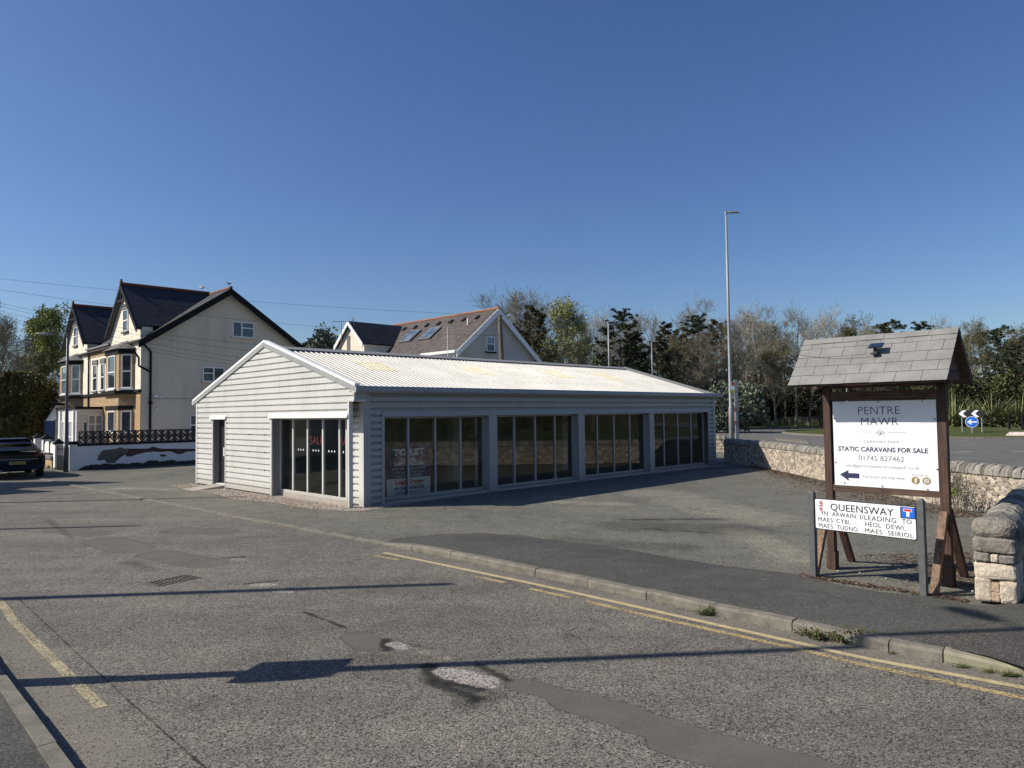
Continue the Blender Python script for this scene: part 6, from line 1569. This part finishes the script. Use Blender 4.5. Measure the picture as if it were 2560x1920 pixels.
# ================================================================== PLANTS AND TREES
def leafm(name, c, var=.45, trans=.0):
    t = NT(name); i = t.n('ShaderNodeNewGeometry'); n = t.noise(.7, 3, i.outputs['Position']); r_ = t.noise(9, 2, i.outputs['Position'])
    col = t.ramp(t.math('ADD', t.math('MULTIPLY', n, .5), t.math('MULTIPLY', r_, .5)), [(.34, mul(c, 1 - var)), (.66, mul(c, 1 + var))]); return t.fin(col, .7, 0, .25)
M['bark'] = simple('grey_bark', (.17, .15, .115), .95, 0, .25, 3)
M['twig'] = simple('brown_twigs', (.185, .165, .12), .95, 0, .25, 2)
M['twig_pale'] = simple('pale_twigs', (.27, .245, .19), .95, 0, .2, 2)
M['pine_bark'] = simple('pine_bark', (.085, .06, .045), .95, 0, .25, 3)
M['needle'] = leafm('pine_needles', (.030, .042, .018)); M['needle2'] = leafm('brown_green_needles', (.062, .058, .028))
M['spring'] = leafm('spring_leaves', (.26, .28, .08)); M['bud'] = leafm('olive_buds', (.12, .115, .045)); M['ever'] = leafm('dark_evergreen', (.040, .050, .017)); M['hedge'] = leafm('hedge_leaves', (.095, .088, .030), .6)
M['ivy'] = leafm('undergrowth_leaves', (.052, .052, .022)); M['catkin'] = leafm('grey_green_leaves', (.13, .15, .10)); M['mid_green'] = leafm('mid_green_leaves', (.07, .085, .03))
def rvec(r_): 
    z = r_.uniform(-1, 1); a = r_.uniform(0, 6.283); k = math.sqrt(1 - z * z); return Vector((k * math.cos(a), k * math.sin(a), z))
def quad(mb, c, s, r_, mi=0, asp=.6):
    a = rvec(r_); b = a.cross(rvec(r_)); 
    if b.length < .05: return
    b.normalize(); a = a * s; b = b * s * asp; n = len(mb.v); mb.v += [tuple(c - a), tuple(c - b), tuple(c + a), tuple(c + b)]; mb.f.append((n, n + 1, n + 2, n + 3)); mb.m.append(mi)
def sliver(mb, p, q, r0, r_, mi=0):
    d = q - p; s = d.cross(rvec(r_)); 
    if s.length < 1e-5: return
    s = s.normalized() * r0; n = len(mb.v); mb.v += [tuple(p - s), tuple(p + s), tuple(q)]; mb.f.append((n, n + 1, n + 2)); mb.m.append(mi)
def grow(tr, cr, p, d, L, r, dep, r_, leaf=None, up=.25, tips=None):
    n = 3; q = p.copy(); rr = r
    for i in range(n):
        d = (d + rvec(r_) * .16 + Vector((0, 0, up * .25))).normalized(); q2 = q + d * (L / n); r2 = rr * .80
        if rr > .035: tr.tube(q, q2, rr, r2, 6 if rr > .09 else 4, cap=False)
        else: cr.tube(q, q2, max(rr, .012), max(r2, .009), 3, cap=False)
        if dep > 0 and (i > 0 or dep < 3):
            for _ in range(2 if r_.random() < .62 else 1):
                side = d.cross(rvec(r_)).normalized(); nd = (d * r_.uniform(.45, .9) + side * r_.uniform(.5, .95) + Vector((0, 0, up))).normalized()
                grow(tr, cr, q2, nd, L * r_.uniform(.50, .78), r2 * r_.uniform(.52, .70), dep - 1, r_, leaf, up, tips)
        q, rr = q2, r2
    if dep <= 1:
        for _ in range(2):
            e = q + (d + rvec(r_) * .6).normalized() * L * r_.uniform(.4, .9); sliver(cr, q, e, .016, r_)
        if tips is not None: tips.append(q)
def bare_tree(seed, H, spread=.55, twig='twig', leaf=None, nleaf=0, ls=.16, name='bare_tree', trunkn=1, dep=4, loc=(0, 0, 0)):
    r_ = random.Random(seed); root = empty(name, loc); tr, cr, lf = MB(), MB(), MB(); tips = []
    for k in range(trunkn):
        d = Vector((r_.uniform(-.12, .12) * trunkn, r_.uniform(-.12, .12) * trunkn, 1)).normalized(); p = Vector((r_.uniform(-.3, .3) * (trunkn - 1), r_.uniform(-.3, .3) * (trunkn - 1), 0)); r0 = H * .016; q = p; rr = r0; seg = 7
        for i in range(seg):
            q2 = q + (d + rvec(r_) * .05).normalized() * H * .125; tr.tube(q, q2, rr, rr * .86, 8, cap=False); rr *= .86
            if i >= 1:
                for _ in range(3 if i > 2 else 2):
                    a = r_.uniform(0, 6.28); nd = Vector((math.cos(a) * spread, math.sin(a) * spread, r_.uniform(.45, .9))).normalized()
                    grow(tr, cr, q2, nd, H * r_.uniform(.17, .25) * (1.15 - i * .08), rr * .55, dep - 1, r_, leaf, .28, tips)
            q = q2
        grow(tr, cr, q, d, H * .17, rr, dep - 1, r_, leaf, .3, tips)
    tr.build('trunk', M['bark'], root, uv=False, fixn=False)
    if leaf:
        for k in range(nleaf): c = r_.choice(tips) + rvec(r_) * r_.uniform(.0, .55); quad(cr, c, ls * r_.uniform(.6, 1.3), r_, 1)
        cr.build('crown', [M[twig], M[leaf]], root, uv=False, fixn=False)
    else: cr.build('crown', M[twig], root, uv=False, fixn=False)
    return root
def pine(seed, H, mat='needle', w=.30, name='pine_tree', low=.28, loc=(0, 0, 0), lean=0):
    r_ = random.Random(seed); root = empty(name, loc); tr, cr = MB(), MB(); ax = lambda z: Vector((math.sin(z / H * 2.3 + seed) * .03 * H, lean * z, z))
    for i in range(10): a, b = H * i / 10, H * (i + 1) / 10; tr.tube(ax(a), ax(b), H * .017 * (1 - i / 11), H * .017 * (1 - (i + 1) / 11), 7, cap=False)
    nb = 58
    for k in range(nb):
        t = low + (1 - low) * (k / nb) ** .9; z = H * t; a = r_.uniform(0, 6.28); env = math.sin(min(1, (1 - t) / (1 - low) * 1.15 + .12) * math.pi * .52) ; L = H * w * env * r_.uniform(.55, 1.1) + .3
        p = ax(z); d = Vector((math.cos(a), math.sin(a), r_.uniform(.05, .45))).normalized(); q = p + d * L; q.z += L * .12
        cr.tube(p, q, H * .004, .01, 4, cap=False)
        ncl = 3 + int(L * 1.6)
        for c in range(ncl):
            f = r_.uniform(.30, 1.05); c0 = p.lerp(q, f) + rvec(r_) * L * .13; s_ = r_.uniform(.28, .55) * H / 14
            for _ in range(40): v = rvec(r_) * s_ * r_.uniform(.3, 1); v.z *= .55; e = c0 + v; sliver(cr, c0 + v * .25, e + Vector((0, 0, .1)), .055 * H / 14, r_, 1); quad(cr, e, .075 * H / 14, r_, 1, .4)
    tr.build('trunk', M['pine_bark'], root, uv=False, fixn=False); cr.build('crown', [M['twig'], M[mat]], root, uv=False, fixn=False); return root
def bush(name, loc, sx, sy, sz, n, ls, mat, seed, label=None, cat='shrub', box=False, clump=True, stems=True, group=None):
    r_ = random.Random(seed); root = empty(name, loc, 0, label, cat, group); mb = MB(); cl = []
    for k in range(max(12, int(n / 130))):
        v = rvec(r_) * r_.uniform(.45, 1) ** .5 if not box else Vector((r_.uniform(-1, 1), r_.uniform(-1, 1), r_.uniform(-1, 1)))
        cl.append((Vector((v.x * sx, v.y * sy, sz + v.z * sz * .92)), r_.uniform(.25, .55) * min(sx, sy, sz)))
    for k in range(n):
        c, s_ = r_.choice(cl); p = c + rvec(r_) * s_ * r_.uniform(.5, 1.1)
        if p.z < .02: p.z = r_.uniform(.02, .3)
        quad(mb, p, ls * r_.uniform(.6, 1.4), r_)
    mb.build('foliage', M[mat], root, uv=False, fixn=False)
    if stems:
        mb = MB()
        for k in range(7): a = r_.uniform(0, 6.28); mb.tube((0, 0, 0), (math.cos(a) * sx * .6, math.sin(a) * sy * .6, sz * 1.3), .04 * max(1, sz / 2), .01, 4, cap=False)
        mb.build('stems', M['bark'], root, uv=False, fixn=False)
    return root

# prototypes (first use is moved to its own place)
PR = {}
def proto(kind):
    if kind == 'bareA': return bare_tree(1, 13, .50)
    if kind == 'bareB': return bare_tree(2, 13, .62, 'twig_pale')
    if kind == 'bareC': return bare_tree(3, 13, .45, 'twig', trunkn=2)
    if kind == 'budded': return bare_tree(4, 13, .6, 'twig', 'bud', 7500, .085, 'budding_tree')
    if kind == 'spring': return bare_tree(5, 13, .5, 'twig_pale', 'spring', 7500, .10, 'leafing_tree')
    if kind == 'pineA': return pine(6, 14, 'needle', .26)
    if kind == 'pineB': return pine(7, 14, 'needle2', .22)
    if kind == 'pineC': return pine(8, 14, 'needle', .32, low=.4)
BASEH = dict(bareA=14.6, bareB=14.6, bareC=14.6, budded=14.6, spring=14.6, pineA=14.3, pineB=14.3, pineC=14.3)
KW = dict(bareA='bare brown twiggy tree', bareB='bare pale-twigged tree', bareC='bare tree with twin trunks', budded='olive budding tree', spring='yellow-green leafing tree', pineA='dark green pine', pineB='brownish pine', pineC='dark flat-topped pine')
def plant_tree(kind, px, topy, Y, label, rnd, wid=1.0, group='trees of the far belt'):
    if kind in PR: t = copy_tree(PR[kind])
    else: t = proto(kind); PR[kind] = t
    p = at(px, 1040, Y); H = at(px, topy + (14 if px > 1800 and Y > 80 else 6 if Y > 80 else 0), Y).z; s = H / BASEH[kind]
    t.location = (p.x, p.y, 0); t.rotation_euler = (0, 0, rnd.uniform(0, 6.28)); t.scale = (s * wid, s * wid, s); tag(t, label, 'tree', group); return t
rnd = random.Random(31)
belt = [('bareA', 1262, 748, 88), ('bareC', 1292, 742, 96), ('pineB', 1336, 758, 84), ('bareB', 1388, 752, 92), ('spring', 1432, 756, 82), ('bareB', 1486, 792, 100), ('pineA', 1562, 766, 86), ('bareC', 1600, 800, 104), ('bareB', 1632, 788, 98), ('pineB', 1660, 800, 88), ('bareA', 1728, 764, 94), ('pineA', 1742, 782, 90), ('bareB', 1778, 790, 104), ('pineB', 1800, 792, 88), ('bareB', 1855, 768, 96), ('bareA', 1884, 772, 102), ('bareC', 1940, 800, 98), ('bareA', 1990, 764, 94), ('bareB', 2050, 780, 100), ('budded', 2135, 794, 96), ('bareA', 2090, 800, 108), ('pineC', 2232, 788, 92), ('pineA', 2312, 790, 96), ('bareB', 2380, 800, 110), ('budded', 2452, 806, 92), ('pineC', 2512, 802, 98), ('bareA', 2480, 800, 112), ('budded', 2560, 818, 90), ('budded', 2400, 850, 86), ('pineB', 2210, 820, 104), ('budded', 2620, 800, 95), ('bareC', 1512, 815, 112), ('pineA', 1250, 775, 100), ('pineB', 1700, 812, 96), ('bareC', 2170, 812, 90), ('bareB', 2020, 810, 90), ('pineB', 1410, 800, 104), ('pineA', 1590, 830, 100), ('bareA', 1450, 800, 100), ('bareB', 1920, 790, 88), ('budded', 2340, 830, 88), ('bareC', 1820, 800, 84), ('pineA', 2540, 840, 84), ('bareA', 1350, 770, 104), ('pineB', 1640, 840, 84), ('pineA', 1500, 880, 82), ('pineB', 1960, 850, 96), ('pineA', 1860, 870, 100), ('pineB', 2060, 860, 98), ('pineA', 1700, 850, 102), ('bareC', 1760, 840, 84), ('budded', 1940, 850, 86), ('pineC', 2130, 865, 100), ('budded', 1340, 830, 86), ('budded', 1690, 850, 85)]
names = ['first', 'second', 'third', 'fourth', 'fifth', 'sixth', 'seventh', 'eighth', 'ninth', 'tenth', 'eleventh', 'twelfth', 'thirteenth', 'fourteenth', 'fifteenth', 'sixteenth']
cnt = {}
for k, (kind, px, ty, Y) in enumerate(sorted(belt, key=lambda q: q[1])):
    cnt[kind] = cnt.get(kind, 0) + 1
    plant_tree(kind, px, ty, Y, '%s of the far belt, %s such from the left' % (KW[kind], names[cnt[kind] - 1]), rnd, .95 if 'pine' in kind else 1.05)
# left trees
plant_tree('bareA', 30, 794, 62, 'bare grey tree above the hedge at the far left', rnd, 1.3, 'trees on the left')
t = bare_tree(15, 11, .55, 'twig', 'spring', 16000, .12, 'leafing_tree'); q = at(120, 1040, 66); t.location = (q.x, q.y, 0); s = at(122, 792, 66).z / 12.4; t.scale = (s * .82, s * .82, s); tag(t, 'bright yellow-green leafing tree left of the tall bay windowed house', 'tree', 'trees on the left')
plant_tree('bareC', -40, 800, 70, 'bare tree cut by the left edge of the view', rnd, 1.2, 'trees on the left')
plant_tree('budded', 85, 830, 75, 'olive budding tree between the two left trees', rnd, 1.3, 'trees on the left')
q = at(812, 1040, 62); t = bush('evergreen_tree', (q.x, q.y, 2.0), 1.9, 1.9, (at(812, 808, 62).z - 2.0) / 2, 9000, .16, 'catkin', 12, 'rounded grey-green tree between the cream house and the white dormer', 'tree')
q = at(765, 1040, 60); bush('evergreen_shrub', (q.x, q.y, 0), 1.5, 1.5, at(765, 850, 60).z / 2, 3000, .15, 'ever', 13, 'small dark shrub top left of the grey-green tree', 'shrub')
q = at(800, 1040, 64); bush('evergreen_shrub', (q.x, q.y, 0), 3.4, 1.6, at(800, 856, 64).z / 2, 4500, .16, 'mid_green', 14, 'low green hedge top just above the showroom ridge', 'shrub')
# big hedge on the left
HX0, HX1 = at(-90, 1040, 46).x, at(146, 1040, 47.2).x
r_ = random.Random(77); hd = empty('tall_hedge', ((HX0 + HX1) / 2, 46.0, 0), 0, 'tall dense dark evergreen hedge behind the black car', 'hedge'); mb = MB(); hw = (HX1 - HX0) / 2; ht = at(60, 945, 44.5).z
for k in range(52000):
    f = r_.random(); x = r_.uniform(-hw, hw); top = ht + .35 * math.sin(x * 1.7) + .25 * math.sin(x * 4.1 + 1) - .22 * max(0, x - hw * .4) ** 1.6
    if f < .62: p = Vector((x, -1.9 + abs(r_.gauss(0, .16)) + .30 * mnoise.noise(Vector((x * 1.3, 0, k % 97))) , r_.uniform(0, top))); p.y = -1.9 + .38 * mnoise.noise(Vector((x * .9, p.z * .9, 3))) + .22 * mnoise.noise(Vector((x * 3, p.z * 3, 9))) + abs(r_.gauss(0, .10))
    elif f < .9: p = Vector((x, r_.uniform(-1.9, 1.2), top + .3 * mnoise.noise(Vector((x * 1.1, 5, 1))) - abs(r_.gauss(0, .15))))
    else: p = Vector((hw - abs(r_.gauss(0, .15)), r_.uniform(-1.9, 1.2), r_.uniform(0, top)))
    quad(mb, p, r_.uniform(.05, .12), r_)
mb.build('foliage', M['hedge'], hd, uv=False, fixn=False)
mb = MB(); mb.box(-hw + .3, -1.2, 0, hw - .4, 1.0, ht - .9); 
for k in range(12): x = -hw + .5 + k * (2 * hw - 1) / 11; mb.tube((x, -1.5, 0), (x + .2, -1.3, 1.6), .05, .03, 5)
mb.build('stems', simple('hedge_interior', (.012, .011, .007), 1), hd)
# belt undergrowth (dense dark evergreen mass)
mb = MB(); r_ = random.Random(5)
for k in range(150000):
    px = r_.uniform(1190, 2760); Y = r_.uniform(84, 112); x = at(px, 1040, Y).x
    if Y < 108 and x > 20: Y = r_.uniform(110.5, 120)
    x = at(px, 1040, Y).x
    top = 6.7 + 2.6 * mnoise.noise(Vector((x * .16, Y * .05, 2))) + 1.6 * mnoise.noise(Vector((x * .5, Y * .2, 7)))
    z = top * (1 - r_.random() ** 1.5 * .98); quad(mb, Vector((x, Y, max(.1, z))), r_.uniform(.10, .24), r_, 0 if r_.random() < .7 else 1, .7)
tag(mb.build('undergrowth', [M['ivy'], M['ever']], uv=False, fixn=False), 'dark tangled evergreen undergrowth filling the foot of the tree belt', 'undergrowth', kind='stuff')
mb = MB()
for i in range(26): 
    x0 = -20 + i * 6; mb.poly([(x0, 126, 0), (x0 + 6, 126, 0), (x0 + 6, 127, 7 + 1.5 * math.sin(i)), (x0, 127, 7 + 1.5 * math.sin(i - 1))])
    
# shrubs in front of the belt, right of lamp post
for i, (px, ty, Y, w, mt, lb) in enumerate(((1830, 955, 72, 3.0, 'catkin', 'grey-green spreading shrub behind the bus stop pole'), (1760, 965, 74, 2.4, 'ever', 'dark shrub behind the far gutter end of the showroom'), (1895, 985, 100, 3.0, 'mid_green', 'leafy green shrub right of the bus stop against the railing'), (1985, 1020, 113, 2.5, 'ever', 'low dark bush behind the guard railing'), (2470, 940, 84, 5.5, 'ever', 'broad dark evergreen shrub behind the spiky plants'), (2385, 945, 82, 3.4, 'ever', 'dark evergreen shrub beside the timber sign post beyond the road'), (2570, 920, 84, 5.0, 'bud', 'olive brushy shrub at the right edge behind the spiky plants'), (2150, 975, 112, 4.5, 'ivy', 'dark bush seen under the sign roof beyond the railing'))):
    q = at(px, 1040, Y); bush('shrub', (q.x, q.y, 0), w, w * .7, max(.6, at(px, ty, Y).z / 2), 5200, .17, mt, 100 + i, lb)
# phormium
def phormium(loc, H, n, seed, label):
    r_ = random.Random(seed); t = empty('flax_plant', loc, 0, label, 'spiky plant', 'spiky flax plants on the roundabout'); mb = MB()
    for k in range(n):
        a = r_.uniform(0, 6.28); lean = min(1.12, abs(r_.gauss(.78, .30))); L = H * r_.uniform(.55, 1.12); w = r_.uniform(.045, .08); d = Vector((math.cos(a), math.sin(a), 0)); side = Vector((-d.y, d.x, 0)); p = d * r_.uniform(0, .5); prev = None; drp = r_.uniform(.3, 1.15) * lean
        for i in range(6):
            f = i / 5; q = p + d * (L * lean * f + L * .25 * drp * f * f) + Vector((0, 0, L * (f * math.sqrt(max(.1, 1 - lean * lean * .7)) - drp * .55 * f ** 3))); ww = w * (1 - f ** 2 * .95)
            row = (q - side * ww, q + side * ww)
            if prev: mb.poly([prev[0], prev[1], row[1], row[0]], 0 if k % 3 else 1)
            prev = row
    mb.build('blades', [leafm('flax_blade', (.20, .215, .095), .4), leafm('flax_blade_dark', (.075, .09, .035), .4)], t, uv=False, fixn=False); return t
for i, (px, Y, H, n) in enumerate(((2385, 68, 3.4, 260), (2430, 71, 3.2, 200), (2480, 70, 4.1, 340), (2545, 69, 3.6, 320), (2610, 68, 3.4, 200))):
    q = at(px, 1040, Y); phormium((q.x, q.y, .3), H, n, 50 + i, 'clump of long strap-like green leaves on the roundabout, %s from the left' % names[i])
# long grass by the fence
mb = MB(); r_ = random.Random(3)
for k in range(9000):
    f = r_.random(); x = 20 + 34 * f; y = 112.2 - 8.1 * f + r_.uniform(-.2, 2.5); h = r_.uniform(.25, .85); sliver(mb, Vector((x, y, 0)), Vector((x + r_.uniform(-.2, .2), y, h)), .05, r_)
tag(mb.build('long_grass', leafm('long_grass', (.12, .16, .04), .4), uv=False, fixn=False), 'rough long grass growing through the guard railing', 'grass', kind='stuff')
# kerbside weeds
def weed(loc, s, n, mat, seed, label, name='weed', wide=1.0):
    r_ = random.Random(seed); mb = MB()
    for k in range(n):
        a = r_.uniform(0, 6.28); el = r_.uniform(.15, 1.2); d = Vector((math.cos(a) * math.cos(el) * wide, math.sin(a) * math.cos(el) * wide * .6, math.sin(el))); L = s * r_.uniform(.5, 1.1); p = Vector((r_.gauss(0, s * .25) * wide, r_.gauss(0, s * .08), 0)); q = p + d * L
        if name == 'grass_tuft': sliver(mb, p, q, s * .035, r_)
        else:
            sliver(mb, p, q, s * .03, r_)
            for _ in range(5): quad(mb, p.lerp(q, r_.uniform(.35, 1.05)), s * r_.uniform(.07, .16), r_, 0 if r_.random() < .6 else 1, .45)
    o = mb.build(name, mat if isinstance(mat, list) else [mat, mat], uv=False, fixn=False); o.location = loc; return tag(o, label, 'weed')
GRN = leafm('weed_green', (.09, .12, .03), .4); BRN = leafm('weed_brown', (.13, .08, .05), .4); GT = leafm('dry_green_blade', (.15, .16, .06), .4)
weed(G(1769, 1536, .01), .15, 130, GT, 1, 'straw-green grass tuft at the kerb below the street name sign', 'grass_tuft', 1.1)
weed(G(2012, 1588, .005), .10, 26, [GRN, BRN], 2, 'leftmost small weed of the kerbside row under the sign'); weed(G(2056, 1598, .005), .15, 60, [GRN, BRN], 3, 'large dark weed, second of the kerbside row under the sign', wide=1.2)
weed(G(2095, 1604, .005), .09, 26, [BRN, GRN], 4, 'small brown weed, third of the kerbside row under the sign'); weed(G(2130, 1608, .005), .17, 60, [GRN, BRN], 5, 'tallest weed at the right end of the kerbside row')
weed(G(2230, 1634, .005), .06, 30, GRN, 6, 'tiny grass sprig at a kerb joint right of the weed row', 'grass_tuft', 1.3); weed(G(2405, 1668, .005), .07, 50, GRN, 7, 'green sprig against the pale lowered kerb stone, left of three', 'grass_tuft', 1.6)
weed(G(2468, 1680, .005), .08, 50, GT, 8, 'sprig against the pale lowered kerb stone, middle of three', 'grass_tuft', 1.3); weed(G(2525, 1690, .005), .09, 90, GRN, 9, 'leafy sprig against the pale lowered kerb stone, right of three', 'grass_tuft', 1.4)
weed(G(625, 1490, .002), .001, 2, GRN, 10, 'x') if False else None
weed(G(664, 1312 - 40, .02), .10, 20, GT, 12, 'thin dry weed at the foot of the gable cladding', 'grass_tuft', .7) if False else None
for i, (px, py, s_, lb) in enumerate(((107, 1168, .35, 'green weed against the low buff brick wall'), (128, 1171, .25, 'grass tuft at the foot of the gate pier'), (145, 1174, .22, 'bright grass tuft under the iron gate'), (155, 1176, .2, 'small grass tuft beside the street lamp foot'))): weed(G(px, py), s_, 140, GRN, 20 + i, lb, 'grass_tuft', 1.4)
# climbing shrub by the stone wall
wb = empty('wall_shrub', Vector((9.45, 15.6, 0)), R(90), 'straggly brown-stemmed shrub with a few bright green heads against the stone wall', 'shrub'); r_ = random.Random(44); mb, m2 = MB(), MB()
for k in range(26):
    p = Vector((r_.uniform(-.5, .35), r_.uniform(-.1, .1), 0)); d = Vector((r_.uniform(-.35, .35), r_.uniform(-.1, .1), 1)).normalized(); L = r_.uniform(.45, 1.15)
    for i in range(5):
        q = p + (d + rvec(r_) * .2) * L / 5; mb.tube(p, q, .008, .006, 4, cap=False)
        if i > 1:
            for _ in range(7): e = q + rvec(r_) * .09; sliver(mb, q, e, .006, r_); quad(m2, e, .022, r_, 0)
        p = q
for c in ((.30, 0, .95), (.36, .02, .82), (.22, -.02, .75), (-.40, 0, .45)):
    for _ in range(70): quad(m2, Vector(c) + rvec(r_) * .085, .028, r_, 1)
mb.build('stems', M['twig'], wb, uv=False, fixn=False); m2.build('foliage', [leafm('olive_leaf', (.10, .095, .05)), leafm('lime_head', (.22, .28, .04), .3)], wb, uv=False, fixn=False)
# surroundings mirrored in the shop glass (right of the view)
for i, (x, y, kind) in enumerate(((52, 18, 'budded'), (60, 30, 'bareA'), (55, 6, 'pineA'), (64, 40, 'pineC'), (58, -6, 'budded'), (68, 22, 'bareC'))):
    t = copy_tree(PR[kind]); t.location = (x, y, 0); t.scale = (1, 1, .9); tag(t, '%s across the road on the right, %s of the roadside row' % (KW[kind], names[i]), 'tree', 'roadside trees on the right')
bush('roadside_hedge', (40, 14, 0), 2.0, 14, 1.5, 9000, .2, 'mid_green', 210, 'long green hedge across the main road to the right', 'hedge')
